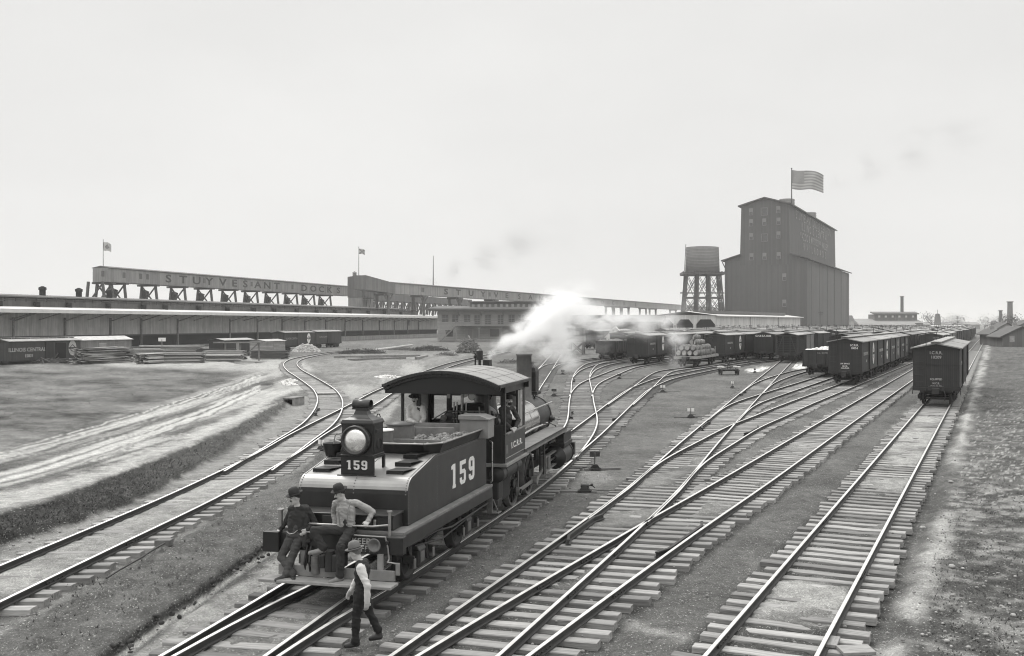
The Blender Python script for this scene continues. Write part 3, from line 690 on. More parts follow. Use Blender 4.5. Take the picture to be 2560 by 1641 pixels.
# horn / signal cup, bolts
b=MB();b.lathe([(.02,0),(.05,.03),(.07,.1),(.12,.16),(.125,.17),(.1,.17),(.045,.10),(0,.08)],(.80,-.16,.98),(0,-1,0),18);b.build('pole_pocket',M['grey_iron'],ten)
b=MB()
for x,z in ((.98,1.0),(.62,.86),(-.5,.98),(.1,.98),(-.68,.9)): b.cyl((x,-.15,z),(x,-.22,z),.035,n=8)
b.build('beam_bolt',M['black_iron'],ten)
# handrail along the beam
b=MB();b.tube([(-.66,-.1,1.27),(-.3,-.16,1.27),(.7,-.16,1.27),(.98,-.08,1.29)],.02);b.cyl((.98,-.08,1.08),(.98,-.08,1.52),.028);b.cyl((.98,-.08,1.52),(.98,-.08,1.54),.05);b.cyl((.08,-.16,1.1),(.08,-.16,1.28),.018);b.cyl((-.66,-.1,1.1),(-.66,-.1,1.28),.018)
b.cyl((-1.1,-.1,1.1),(-1.1,-.1,1.48),.04);b.cyl((-1.1,-.1,1.48),(-1.1,-.1,1.5),.06)
b.build('grab_rail',M['worn_rail'],ten)
b=MB();b.tube([(-.55,-.19,1.13),(.95,-.19,1.10),(1.0,-.19,.9),(1.02,-.19,.72),(1.02,-.25,.68),(1.2,-.25,.66)],.016);b.build('cut_lever',M['worn_rail'],ten)
b=MB();b.box(1.17,1.25,-.27,-.24,.46,.68);b.build('lever_plate',M['worn_rail'],ten,bevel=.01)
# foot boards
b=MB();b.beam((-1.25,-.42,.34),(1.22,-.42,.315),.34,.05);b.build('foot_board',M['planks'],ten,bevel=.008)
b=MB();b.beam((-1.05,-.24,.46),(1.15,-.24,.44),.05,.18);b.build('toe_board',M['timber'],ten,bevel=.006)
for x in (-.6,.86):
    MB().box(x-.05,x+.05,-.22,-.16,.3,.8).build('board_hanger',M['timber'],ten,bevel=.006)
# coupler
b=MB();b.box(-.16,.16,-.3,.0,.52,.82);b.cyl((-.02,-.34,.5),(-.02,-.34,.86),.09);b.box(.05,.2,-.42,-.25,.5,.8);b.box(-.2,-.1,-.4,-.2,.55,.78);b.build('coupler',M['black_iron'],ten,bevel=.02)
b=MB();b.cyl((-.33,-.25,.42),(-.33,-.25,.72),.085);b.cyl((-.33,-.25,.72),(-.33,-.25,.75),.06);b.cyl((-.33,-.25,.55),(-.33,-.25,.6),.095);b.build('brake_angle_cock',M['grey_iron'],ten)
b=MB();b.tube([(-.52,-.2,.9),(-.54,-.28,.6),(-.52,-.22,.38)],.02);b.tube([(-.45,-.2,.88),(-.43,-.3,.62),(-.44,-.24,.44)],.025);b.build('brake_hose',M['loco_dark'],ten)
# shaded undergear
b=MB();b.box(-.55,.55,.2,5.0,.72,1.08);b.box(-.9,.9,.9,1.4,.6,.86);b.box(-.9,.9,3.6,4.1,.6,.86);b.build('under_frame',M['truck'],ten)
def wheel_mb(b,x,y,r,sx,spokes=0,w=.13,m=0):
    z=r;ax=Vector((sx,0,0))
    b.lathe([(.0,w*.55),(r*.2,w*.7),(r*.22,w*.45),(r*.78,w*.3),(r*.82,w),(r,w),(r,.02),(r+.028,0.),(r+.028,-.03),(r*.82,-.03),(r*.78,0),(.0,0)],(x-sx*.065,y,z),ax,28,m)
for y in (1.15,3.85):
    for sx in (-1,1):
        b=MB();wheel_mb(b,sx*.77,y,.42,sx);w=b.build('wheel',M['truck'],ten)
        b=MB();b.box(.98*sx-.11,.98*sx+.11,y-.17,y+.17,.28,.58);b.box(1.08*sx-.03,1.08*sx+.03,y-.15,y+.15,.3,.6);b.prism([(.87*sx,y-.17,.58),(1.12*sx,y-.17,.58),(1.06*sx,y-.17,.68),(.9*sx,y-.17,.68)],(0,.34,0));b.build('journal_box',M['black_iron'],ten,bevel=.02)
        b=MB();b.box(1.1*sx-.012,1.1*sx+.012,y-.09,y+.09,.36,.56);b.build('journal_lid',M['grey_iron'],ten,bevel=.008)
        b=MB()
        for k in range(4): b.beam((.98*sx,y-.42+.07*k,.84-.03*k),(.98*sx,y+.42-.07*k,.84-.03*k),.09,.022)
        b.beam((.98*sx,y-.5,.84),(.98*sx,y-.38,.6),.05,.05);b.beam((.98*sx,y+.5,.84),(.98*sx,y+.38,.6),.05,.05);b.build('leaf_spring',M['black_iron'],ten)
        for dy in (-.36,.36):
            b=MB();b.beam((1.0*sx,y+dy,.78),(1.04*sx,y+dy*1.15,.32),.06,.06);b.beam((.92*sx,y+dy*1.3,.5),(1.14*sx,y+dy*1.3,.5),.05,.14);b.build('brake_shoe',M['black_iron'],ten,bevel=.01)
            b=MB();b.box(1.14*sx-.012,1.14*sx+.012,y+dy*1.3-.05,y+dy*1.3+.05,.34,.52);b.build('shoe_plate',M['grey_iron'],ten,bevel=.008)
        # inner truck frame
        MB().box(.86*sx-.03,.86*sx+.03,y-.7,y+.7,.52,.64).build('truck_bar',M['truck'],ten,bevel=.01)
b=MB();b.cyl((.62,2.15,.62),(.62,2.75,.62),.15,n=18);b.cyl((.62,2.1,.62),(.62,2.15,.62),.17,n=18);b.build('brake_cylinder',M['black_iron'],ten)
b=MB();b.tube([(1.15,.3,.83),(1.15,1.8,.80),(1.15,2.6,.70),(1.15,5.0,.74)],.022);b.tube([(1.05,.9,.7),(1.1,2.2,.55),(1.05,4.6,.66)],.018);b.build('brake_rod',M['black_iron'],ten)
b=MB();b.tube([(1.18,5.02,2.16),(1.26,4.98,2.12),(1.26,4.98,1.25),(1.2,5.05,1.2)],.018);b.build('hand_rail',M['bright_steel'],ten)
b=MB();b.box(.95,1.35,5.15,5.42,.46,.49);b.beam((1.15,5.15,.48),(1.15,5.1,1.1),.14,.03);b.beam((1.3,5.3,.49),(1.22,5.15,.8),.03,.03);b.build('step',M['grey_iron'],ten,bevel=.008)
# headlight pedestal and headlight
b=MB();b.box(-.33,.33,.70,.74,2.02,2.36);b.box(-.33,.33,.74,1.22,2.32,2.36);b.box(-.33,-.29,1.0,1.22,2.1,2.32);b.box(.29,.33,1.14,1.22,2.1,2.32);b.box(-.40,.38,.68,.71,1.99,2.02);b.build('headlight_pedestal',M['loco_dark'],ten,bevel=.006)
b=MB();b.box(-.31,.31,.70,1.16,2.36,2.96);b.box(-.33,.33,.68,1.18,2.36,2.40)
# bell-shaped roof
R0=[(-.33,.68),(.33,.68),(.33,1.18),(-.33,1.18)];lv=[(1,2.96),(1,2.985),(.92,3.04),(.62,3.08),(.42,3.13),(.34,3.20),(.33,3.24)];vs=[]
for k,z in lv: vs+=[(x*k,.93+(y-.93)*k,z) for x,y in R0]
fs=[(i*4+j,i*4+(j+1)%4,i*4+4+(j+1)%4,i*4+4+j) for i in range(len(lv)-1) for j in range(4)]+[tuple((len(lv)-1)*4+j for j in range(4))]
b.add(vs,fs,0,False);hl=b.build('headlight',M['loco_paint'],ten,bevel=.008)
b=MB();b.lathe([(.085,-.17),(.098,-.17),(.098,.17),(.085,.17),(.08,.15),(.08,-.15)],(0,.93,3.31),(1,0,0),20,arc=2*pi);b.box(-.17,.17,.83,1.03,3.225,3.25);b.build('chimney_hood',M['loco_paint'],hl)
b=MB();b.lathe([(.26,.0),(.278,0),(.278,.12),(.258,.135),(.235,.13),(.222,.07),(.222,0)],(-.0,.71,2.67),(0,-1,0),36);b.build('lamp_ring',M['loco_paint'],hl)
b=MB();b.lathe([(.225,.09),(.195,.115),(.14,.135),(.07,.148),(0,.152)],(-.0,.71,2.67),(0,-1,0),32);b.build('lens',M['lens'],hl)
b=MB();b.box(.31,.322,.74,1.13,2.42,2.93);b.box(.322,.335,.8,1.1,2.80,2.86);b.lathe([(.1,0),(.11,0),(.11,.01),(.1,.01)],(.322,.95,2.58),(1,0,0),18);b.build('lamp_door',M['loco_dark'],hl,bevel=.004)
b=MB();b.tube([(.2,1.1,3.05),(.22,1.1,3.12),(.26,1.1,3.12),(.28,1.1,3.06)],.01);b.build('hook',M['loco_dark'],hl)
# steps on the slope
for sx in (-1,1):
    for y0,x0,x1 in ((.82,.52,.86),(1.22,.52,.84),(1.62,.52,.82)):
        z0=1.985+(y0-.7)*.24
        if sx<0:x0,x1=x0+.1,x1+.1
        b=MB();xs=sorted((sx*x0,sx*x1));
        b.add([(xs[0],y0,z0+.005),(xs[1],y0,z0+.005),(xs[1],y0,z0+.085),(xs[0],y0,z0+.085),(xs[1]+(.13 if sx>0 else .16),y0+.33,z0+.09),(xs[0]+.05,y0+.33,z0+.09)],[(0,1,2,3),(3,2,4,5)])
        b.add([(xs[0],y0,z0+.055),(xs[1],y0,z0+.055),(xs[1]+.13,y0+.33,z0+.07),(xs[0]+.05,y0+.33,z0+.07)],[(3,2,1,0)])
        b.box(xs[0]-.04,xs[1]+.02,y0-.015,y0+.0,z0-.012,z0+.002)
        b.build('tread',M['loco_dark'],ten)
# numbers "159": slab digits drawn as plates
def digit_polys(ch):
    t=.22  # stroke, unit cell .62 x 1
    if ch=='1': return [[(.2,0),(.62-.12,0),(.62-.12,.13),(.2,.13)],[(.24,.13),(.46,.13),(.46,1),(.24,1)],[(.08,.80),(.24,.80),(.24,1),(.08,.93)]]
    if ch=='5': return [[(0,.82),(.6,.82),(.6,1),(0,1)],[(0,.46),(.2,.46),(.2,.82),(0,.82)],[(.2,.46),(.2,.62),(.46,.62),(.6,.5),(.6,.46)],[(.4,.14),(.6,.14),(.6,.5),(.4,.46)],[(.0,.14),(.13,0),(.46,0),(.6,.14),(.4,.17),(.2,.17)],[(0,.14),(.2,.17),(.2,.3),(0,.3)]]
    return [[(0,.54),(.2,.54),(.2,.86),(0,.86)],[(0,.86),(.14,1),(.46,1),(.6,.86),(.4,.83),(.2,.83)],[(.4,.14),(.6,.14),(.6,.86),(.4,.86)],[(0,.54),(.14,.40),(.4,.40),(.4,.57),(.2,.57)],[(.0,.14),(.13,0),(.46,0),(.6,.14),(.4,.17),(.2,.17)],[(0,.14),(.2,.17),(.2,.27),(0,.27)]]
def number(txt,h,w,pitch,origin,xd,yd,nrm,mat_,parent,name='number'):
    o=Vector(origin);xd=Vector(xd);yd=Vector(yd);nv=Vector(nrm)
    for i,ch in enumerate(txt):
        b=MB()
        for P in digit_polys(ch):
            b.prism([o+xd*(i*pitch+p[0]/.6*w)+yd*p[1]*h for p in P],nv*.004)
        b.build('digit',mat_,parent)
number('159',.17,.115,.155,(-.225,.697,2.12),(1,0,0),(0,0,1),(0,-1,0),M['letter'],ten)
number('159',.50,.38,.57,(TW+.002,2.72,1.43),(0,1,0),(0,0,1),(1,0,0),M['letter'],ten)
lettering('KEEP',.15,M['letter_worn'],ten,face_mtx((.48,-.163,1.0),(1,0,0),(0,0,1)),'notice_text',bold=.003,space=1.1)
lettering('OFF.',.15,M['letter_worn'],ten,face_mtx((.5,-.163,.87),(1,0,0),(0,0,1)),'notice_text',bold=.003,space=1.1)
# things carried on the tender
def can(t,s,z,r,h,label,lid):
    o=empty('water_keg',frame_pt(TF_C,TF_H,t,s,z),0,label,'keg')
    b=MB();b.cyl((0,0,0),(0,0,h),r,n=24);b.lathe([(r,h*.3),(r+.012,h*.31),(r+.012,h*.36),(r,h*.37)],n=24);b.build('body',M['grey_iron'],o)
    b=MB();b.lathe([(r+.02,h),(r+.02,h+.02),(r*.3,h+.07 if lid else h+.03),(0,h+.075 if lid else h+.03)],n=24);b.build('lid',M['black_iron' if lid else 'white_metal'],o)
can(-.28,2.45,2.27,.21,.38,'round metal can with pale lid behind the headlight',False);can(-.2,3.2,2.27,.28,.42,'larger dark lidded drum standing on the coal behind the pale can',True)
o=empty('coal_bucket',frame_pt(TF_C,TF_H,-1.0,1.7,2.22),0,'black open bucket at the left end of the coal rim','bucket')
b=MB();b.lathe([(.0,0),(.13,0),(.19,.24),(.2,.25),(.18,.24),(.12,.02)],n=20);b.build('body',M['loco_dark'],o);b=MB();b.tube([(0,0,.1),(.05,0,.4),(.09,0,.44)],.012);b.build('shovel_handle',M['timber'],o)
o=empty('tool_chest',frame_pt(TF_C,TF_H,.98,4.75,2.26),-TF_H,'grey wooden chest with sloping lid at the front of the tender','chest')
b=MB();b.box(-.35,.32,-.2,.25,0,.42);b.build('body',mk('grey_paint',.2,.6,var=.25,scale=3),o,bevel=.01);b=MB();b.prism([(-.37,-.24,.42),(.36,-.24,.42),(.36,-.24,.44),(.12,-.24,.52),(-.37,-.24,.52)],(0,.52,0));b.build('lid',M['grey_paint'],o,bevel=.008)

# ---------------------------------------------------------------- engine
EN_C=Vector((-3.687,21.856,RT));EN_H=radians(9.2)
eng=empty('steam_locomotive',EN_C,-EN_H,'black steam switching locomotive with arched cab roof and shiny boiler','locomotive')
# boiler
b=MB();b.lathe([(.62,2.95),(.62,3.0),(.62,7.6)],(0,0,1.84),(0,1,0),40);b.build('boiler',M['jacket'],eng)
b=MB()
for y in (3.1,4.3,5.5,6.6,7.6): b.lathe([(.62,y-.03),(.628,y-.03),(.628,y+.03),(.62,y+.03)],(0,0,1.84),(0,1,0),40)
b.build('boiler_band',M['jacket'],eng)
b=MB();b.lathe([(.625,7.6),(.63,7.62),(.63,9.2),(.6,9.28),(.2,9.3),(0,9.3)],(0,0,1.84),(0,1,0),40);b.lathe([(.64,9.12),(.65,9.12),(.65,9.24),(.6,9.26)],(0,0,1.84),(0,1,0),40);b.build('smokebox',M['black_iron'],eng)
b=MB();b.cyl((.62,9.05,1.75),(.78,9.05,1.75),.06);b.cyl((.64,9.05,1.75),(.70,9.05,1.75),.11,n=10);b.cyl((.76,9.05,1.75),(.98,9.2,1.72),.012);b.build('blower_valve',M['black_iron'],eng)
# firebox backhead inside the cab
b=MB();b.lathe([(0,2.1),(.5,2.1),(.80,2.12),(.86,2.18),(.86,2.75),(.62,2.98)],(0,0,1.95),(0,1,0),40);b.box(-.86,.86,2.2,2.95,.9,1.95);b.build('firebox',M['loco_paint'],eng)
b=MB();rnd=random.Random(5)
b.tube([(-.5,2.0,2.62),(.7,2.0,2.62)],.03);b.tube([(-.45,2.0,2.95),(-.45,2.0,3.12),(-.3,2.0,3.2),(-.1,2.0,3.15),(-.1,2.0,2.6)],.04)
for x in (-.3,-.22,-.1,0.02): b.tube([(x,1.96,2.86),(x,1.93,2.6),(x,1.96,2.35)],.02);b.ell((x,1.92,2.6),.045,8);b.ell((x,1.93,2.45),.035,8)
for x in (.35,.62,.8): b.tube([(x,1.96,2.75),(x+.05,1.9,2.5),(x-.02,1.95,2.2)],.018);b.ell((x,1.9,2.55),.04,8)
b.cyl((.45,2.0,2.3),(.45,1.85,2.3),.09,n=14);b.cyl((-.6,2.06,2.45),(-.6,2.02,2.45),.08,n=14)
b.tube([(-.85,1.9,2.42),(-.5,1.85,2.62),(-.35,1.85,2.64)],.018);b.tube([(.1,2.0,2.4),(.55,1.9,2.38)],.015)
b.cyl((.15,2.05,3.0),(.15,2.0,3.0),.1,n=16);b.cyl((-.05,2.05,3.05),(-.05,2.0,3.05),.08,n=16);b.tube([(.6,2.0,2.9),(.6,2.4,3.1),(.3,2.6,3.15)],.025);b.tube([(.75,1.95,2.62),(.75,1.9,2.15)],.02)
b.build('backhead_fittings',mk('fitting_metal',.3,.3,.8,var=.6,scale=9),eng)
b=MB();b.cyl((.15,2.0,3.0),(.15,1.985,3.0),.085,n=16);b.build('gauge',M['white_metal'],eng)
# cab
CW=1.3
cab=bpy.data.objects.new('cab',None);COL.objects.link(cab);cab.parent=eng
b=MB()
for sx in (-1,1):
    x0,x1=sorted((sx*CW,sx*(CW-.05)))
    b.box(x0,x1,.92,2.92,1.5,2.2)                              # lower side panel
    for y0,y1 in ((.92,1.02),(2.74,2.92)): b.box(x0,x1,y0,y1,2.2,3.3)
    b.box(x0,x1,.92,2.92,3.17,3.36)
    b.box(x0,x1,1.86,1.92,2.2 if sx<0 else 3.1,3.2)
    # rear quarter panels
    a0,a1=sorted((sx*.80,sx*(CW-.05)))
    b.box(a0,a1,.90,.95,1.5,2.42)
    p0,p1=sorted((sx*.80,sx*.90));b.box(p0,p1,.89,.97,2.42,3.25)
b.box(-CW+.05,CW-.05,.90,.95,3.18,3.40)
# front wall with windows beside the boiler
b.box(-CW,CW,2.87,2.92,2.95,3.42)
for sx in (-1,1):
    a0,a1=sorted((sx*.66,sx*(CW-.05)));b.box(a0,a1,2.87,2.92,1.5,2.35)
    a0,a1=sorted((sx*.66,sx*.80));b.box(a0,a1,2.87,2.92,2.35,2.95)
    a0,a1=sorted((sx*1.15,sx*(CW-.05)));b.box(a0,a1,2.87,2.92,2.35,2.95)
b.box(-CW+.05,CW-.05,.9,2.9,1.46,1.5)
b.build('cab_wall',M['loco_paint'],cab,bevel=.006)
# upper window sashes on the left and the sliding sash on the right
b=MB();b.box(CW-.045,CW-.02,2.25,2.72,2.22,3.15);b.build('window_pane',M['glass_pale'],cab)
b=MB();b.box(CW-.06,CW-.015,2.2,2.26,2.2,3.18);b.box(CW-.06,CW-.015,2.42,2.45,2.2,3.18);b.build('window_sash',M['loco_dark'],cab)
b=MB();b.box(-CW+.02,-CW+.045,2.0,2.72,2.22,3.15);b.build('window_pane',M['glass_pale'],cab)
b=MB();b.box(CW-.01,CW+.06,.95,2.78,2.18,2.22);b.build('arm_rest',M['timber'],cab,bevel=.008)
# roof: shallow arch with plates and a drip rail
def roof_z(x): return 3.40+.34*(1-(x/1.42)**2)
b=MB();xs=np.linspace(-1.4,1.4,25);vs=[];y0,y1=.02,3.05
for y in (y0,y1):
    for x in xs: vs.append((x,y,roof_z(x)))
    for x in xs: vs.append((x,y,roof_z(x)-.05))
n=25;fs=[(i,i+1,2*n+i+1,2*n+i) for i in range(n-1)]+[(n+i+1,n+i,3*n+i,3*n+i+1) for i in range(n-1)]
b.add(vs,fs,0,True);b.add(vs,[(i+1,i,n+i,n+i+1) for i in range(n-1)]+[(2*n+i,2*n+i+1,3*n+i+1,3*n+i) for i in range(n-1)]+[(0,2*n,3*n,n),(n-1,2*n-1,4*n-1,3*n-1)],0)
roof=b.build('roof',mk('roof_canvas',.27,.75,var=.25,scale=2.5),cab)
b=MB()
for y in (.02,.05): 
    for x0,x1 in zip(xs,xs[1:]): b.beam((x0,y,roof_z(x0)-.03),(x1,y,roof_z(x1)-.03),.05,.075)
for x0,x1 in zip(xs,xs[1:]): b.beam((x0,.12,roof_z(x0)-.1),(x1,.12,roof_z(x1)-.1),.06,.09)
for sx in (-1,1): b.box(sx*1.4-.03,sx*1.4+.03,.02,3.05,3.35,3.43)
b.build('roof_moulding',M['loco_paint'],cab,bevel=.01)
b=MB()
for y in (.9,1.75,2.5):
    for x0,x1 in zip(xs,xs[1:]): b.beam((x0,y,roof_z(x0)+.002),(x1,y,roof_z(x1)+.002),.012,.006)
for x in (-.7,-.1,.55,1.05): b.beam((x,.1,roof_z(x)+.002),(x,3.0,roof_z(x)+.002),.012,.006)
b.build('roof_seam',mk('seam_grey',.19,.8,var=.2,scale=3),roof)
# arch boards closing the roof ends
b=MB()
for y in (.16,2.86):
    lo=[(x,y,3.2) for x in xs];hi=[(x,y,roof_z(x)-.05) for x in xs]
    for i in range(n-1): b.add([lo[i],lo[i+1],hi[i+1],hi[i],(xs[i],y+.04,3.2),(xs[i+1],y+.04,3.2),(xs[i+1],y+.04,hi[i+1][2]),(xs[i],y+.04,hi[i][2])],[(0,1,2,3),(7,6,5,4),(0,4,5,1)])
b.build('arch_board',M['loco_dark'],cab)
lettering('I.C.R.R.',.21,M['letter'],cab,face_mtx((CW+.003,2.05,1.85),(0,1,0),(0,0,1))@Matrix.Diagonal((1.55,1,1,1)),'cab_lettering',bold=.004,space=1.1)
b=MB();b.box(CW,CW+.004,1.02,2.85,1.60,1.615);b.box(CW,CW+.004,1.06,1.11,1.72,1.92);b.build('lining',M['letter_worn'],cab)
# running boards, side tank, cylinders
for sx in (-1,1):
    x0,x1=sorted((sx*.72,sx*1.36))
    b=MB();b.box(x0,x1,2.92,8.2,1.52,1.58);b.box(*sorted((sx*1.30,sx*1.36)),2.92,8.2,1.46,1.58);b.build('running_board',M['deck_iron'],eng,bevel=.008)
    b=MB();b.box(x0,x1,.85,3.1,1.42,1.5);b.build('cab_step_board',M['tank_top'],eng,bevel=.01)
    b=MB();b.cyl((sx*1.08,.98,1.22),(sx*1.08,2.75,1.22),.19,n=24);b.lathe([(.19,0),(.12,.05),(0,.07)],(sx*1.08,.98,1.22),(0,-1,0),24);b.lathe([(.19,0),(.12,.05),(0,.07)],(sx*1.08,2.75,1.22),(0,1,0),24)
    for y in (1.3,2.3): b.lathe([(.195,y-.03),(.2,y-.03),(.2,y+.03),(.195,y+.03)],(sx*1.08,0,1.22),(0,1,0),24)
    b.build('air_reservoir',M['black_iron'],eng)
    # cylinder + steam chest
    cx=sx*1.02
    b=MB();b.cyl((cx,7.95,.66),(cx,9.15,.66),.33,n=30);b.lathe([(.34,0),(.36,.01),(.36,.06),(.2,.09),(.16,.05),(0,.05)],(cx,9.15,.66),(0,1,0),30);b.lathe([(.34,0),(.36,.01),(.36,.05),(.12,.06),(.1,.12),(.05,.12)],(cx,7.97,.66),(0,-1,0),30);b.build('cylinder',M['black_iron'],eng)
    b=MB();b.box(cx-.34,cx+.32,7.9,9.2,1.0,1.12);b.box(cx-.31,cx+.29,7.95,9.15,.95,1.42);b.box(cx-.35,cx+.33,7.88,9.22,1.38,1.44);b.build('steam_chest',M['black_iron'],eng,bevel=.02)
    b=MB();b.tube([(cx,7.9,1.2),(cx,7.2,1.2)],.025);b.cyl((cx,7.9,1.2),(cx,7.75,1.2),.07);b.cyl((cx,6.7,.66),(cx,7.9,.66),.03);b.build('piston_rod',M['bright_steel'],eng)
    b=MB();b.box(cx-.06,cx+.06,6.3,7.95,.84,.9);b.box(cx-.06,cx+.06,6.3,7.95,.44,.5);b.box(cx-.09,cx+.09,6.25,6.35,.4,.95);b.build('guide_bar',M['grey_iron'],eng,bevel=.008)
    b=MB();b.box(cx-.09,cx+.09,6.65,6.95,.5,.86);b.build('crosshead',M['grey_iron'],eng,bevel=.02)
    ang=radians(-55 if sx>0 else 35);ca,sa=cos(ang)*.28,sin(ang)*.28
    D=((3.45),(5.2))
    wx=sx*.77
    for y in D:
        b=MB();R=.6
        b.lathe([(R*.84,.0),(R*.84,.09),(R*.88,.12),(R,.13),(R,.0),(R+.03,-.01),(R+.03,-.04),(R*.84,-.03),(R*.84,0)],(wx-sx*.05,y,R),(sx,0,0),40)
        b.cyl((wx-sx*.05,y,R),(wx+sx*.11,y,R),.12,n=20)
        for k in range(12):
            a=2*pi*k/12+.1;b.beam((wx+sx*.02,y+.1*cos(a),R+.1*sin(a)),(wx+sx*.02,y+R*.86*cos(a),R+R*.86*sin(a)),.055,.06,up=(1,0,0))
        cwv=[(wx+sx*.03,y-ca*1.0+.42*cos(ang+pi+q),R-sa*.0+.42*sin(ang+pi+q)) for q in np.linspace(-.9,.9,8)]
        b.prism([(wx+sx*.02,y+.5*cos(ang+pi+q),R+.5*sin(ang+pi+q)) for q in np.linspace(-.95,.95,10)],(sx*.07,0,0))
        b.cyl((wx,y+ca,R+sa),(wx+sx*.26,y+ca,R+sa),.06,n=14)
        b.build('driving_wheel',M['loco_dark'],eng)
        b=MB();b.lathe([(R*.9,.128),(R*1.0,.135),(R*1.003,.13),(R*1.003,.0)],(wx-sx*.05,y,R),(sx,0,0),40);b.build('tyre',M['grey_iron'],eng)
    b=MB();b.beam((wx+sx*.17,D[0]+ca,.6+sa),(wx+sx*.17,D[1]+ca,.6+sa),.045,.1,up=(0,0,1))
    for y in D:b.cyl((wx+sx*.13,y+ca,.6+sa),(wx+sx*.22,y+ca,.6+sa),.11,n=16)
    b.build('side_rod',mk('rod_steel',.3,.4,.6,var=.3,scale=6),eng,bevel=.008)
    b=MB();b.beam((wx+sx*.25,D[1]+ca,.6+sa),(cx,6.8,.68),.05,.1,up=(0,0,1));b.cyl((wx+sx*.21,D[1]+ca,.6+sa),(wx+sx*.3,D[1]+ca,.6+sa),.12,n=16);b.build('main_rod',M['rod_steel'],eng,bevel=.008)
    b=MB();b.tube([(sx*.74,3.0,2.28),(sx*.74,8.8,2.32)],.022);
    for y in (3.6,5.2,6.8,8.4):b.cyl((sx*.6,y,2.2),(sx*.74,y,2.3),.018)
    b.build('hand_rail',M['bright_steel'],eng)
    b=MB();b.tube([(sx*.66,3.6,1.62),(sx*.70,6.2,1.72),(sx*.72,8.2,1.70)],.035);b.tube([(sx*.63,4.6,2.15),(sx*.72,4.7,1.9),(sx*.74,4.75,1.55)],.025);b.build('feed_pipe',M['jacket'],eng)
    b=MB();b.beam((sx*.56,1.0,.62),(sx*.56,9.9,.62),.1,.3);b.build('main_frame',M['truck'],eng)
    # valve gear hanger and link shapes between wheel and cylinder
    b=MB();b.box(*sorted((sx*.95,sx*1.0)),6.05,6.12,.5,1.5);b.box(*sorted((sx*.82,sx*.9)),5.9,6.5,.85,1.15);b.box(*sorted((sx*.7,sx*1.15)),6.0,6.12,1.38,1.5);b.tube([(sx*.9,5.6,1.25),(sx*.95,7.2,1.2)],.03);b.build('valve_gear',M['black_iron'],eng,bevel=.01)
    b=MB();b.beam((sx*1.12,6.0,1.5),(sx*1.12,5.95,.45),.03,.1);b.build('gear_bracket',M['black_iron'],eng)
b=MB();b.box(-.9,.9,1.0,2.9,.4,1.4);b.build('ash_pan',M['truck'],eng)
b=MB();b.box(.78,1.12,.98,1.42,.62,1.1);b.box(.8,1.1,1.0,1.4,.42,.62);b.build('injector_box',M['black_iron'],eng,bevel=.03)
b=MB();b.box(-.5,.5,3.0,9.2,1.0,1.3);b.build('frame_stay',M['truck'],eng)
b=MB();b.box(-1.3,1.3,9.75,9.95,.5,.92);b.build('front_beam',M['loco_paint'],eng,bevel=.02)
b=MB();b.box(-.3,.3,9.2,9.8,.6,.85);b.build('front_deck',M['black_iron'],eng)
b=MB();b.beam((-1.2,10.15,.32),(1.25,10.15,.32),.3,.05);b.build('front_step',M['timber'],eng)
# stack, headlight in front of it, domes
b=MB();b.lathe([(.32,2.38),(.27,2.48),(.235,2.56),(.235,3.82),(.26,3.83),(.265,3.88),(.24,3.89),(.21,3.86),(.2,3.0)],(0,8.1,0),(0,0,1),28);b.build('smokestack',mk('stack_iron',.11,.6,var=.5,scale=3,streak=.3),eng)
b=MB();b.box(-.27,.27,8.55,9.0,2.66,3.3);lv=[(1,3.3),(.85,3.42),(.5,3.52),(.4,3.6)];R0=[(-.27,8.55),(.27,8.55),(.27,9.0),(-.27,9.0)];vs=[]
for k,z in lv:vs+=[(x*k,8.775+(y-8.775)*k,z) for x,y in R0]
b.add(vs,[(i*4+j,i*4+(j+1)%4,i*4+4+(j+1)%4,i*4+4+j) for i in range(3) for j in range(4)]+[(12,13,14,15)]);b.build('front_headlight',M['black_iron'],eng,bevel=.01)
b=MB();b.box(-.33,.33,8.45,9.1,2.56,2.66)
for x in (-.2,0,.2): b.tube([(x,8.5,2.56),(x,8.7,2.45),(x,8.9,2.56)],.02)
b.build('headlight_bracket',M['black_iron'],eng,bevel=.01)
b=MB();b.lathe([(.36,2.3),(.34,2.5),(.30,2.75),(.30,3.3),(.27,3.5),(.12,3.62),(0,3.64)],(0,3.7,0),(0,0,1),28);b.build('steam_dome',M['loco_paint'],eng)
b=MB();b.cyl((-.12,3.6,3.6),(-.12,3.6,4.02),.035);b.cyl((-.12,3.6,3.86),(-.12,3.6,4.1),.09,n=16);b.lathe([(.09,0),(.05,.04),(0,.05)],(-.12,3.6,4.1),(0,0,1),16);b.cyl((-.24,3.6,3.6),(-.24,3.6,4.02),.02);b.ell((-.24,3.6,3.95),.05,8);b.box(0,.18,3.5,3.75,3.6,3.86);b.tube([(-.12,3.6,3.7),(-.24,3.6,3.7),(-.35,3.5,3.66)],.018);b.build('safety_valve',M['black_iron'],eng)
b=MB();b.lathe([(.28,2.42),(.25,2.55),(.25,2.85),(.18,2.98),(0,3.02)],(0,6.2,0),(0,0,1),24);b.build('sand_dome',M['loco_paint'],eng)
b=MB();b.tube([(1.0,8.2,1.44),(1.0,8.2,1.62),(.9,7.9,1.72),(.66,7.6,1.75)],.014);b.build('oil_pipe',M['black_iron'],eng)
# bell cord across the open cab doorway
b=MB();b.cyl((-1.0,2.6,3.15),(-1.2,2.0,2.2),.006,n=5);b.build('cord',M['loco_dark'],eng)
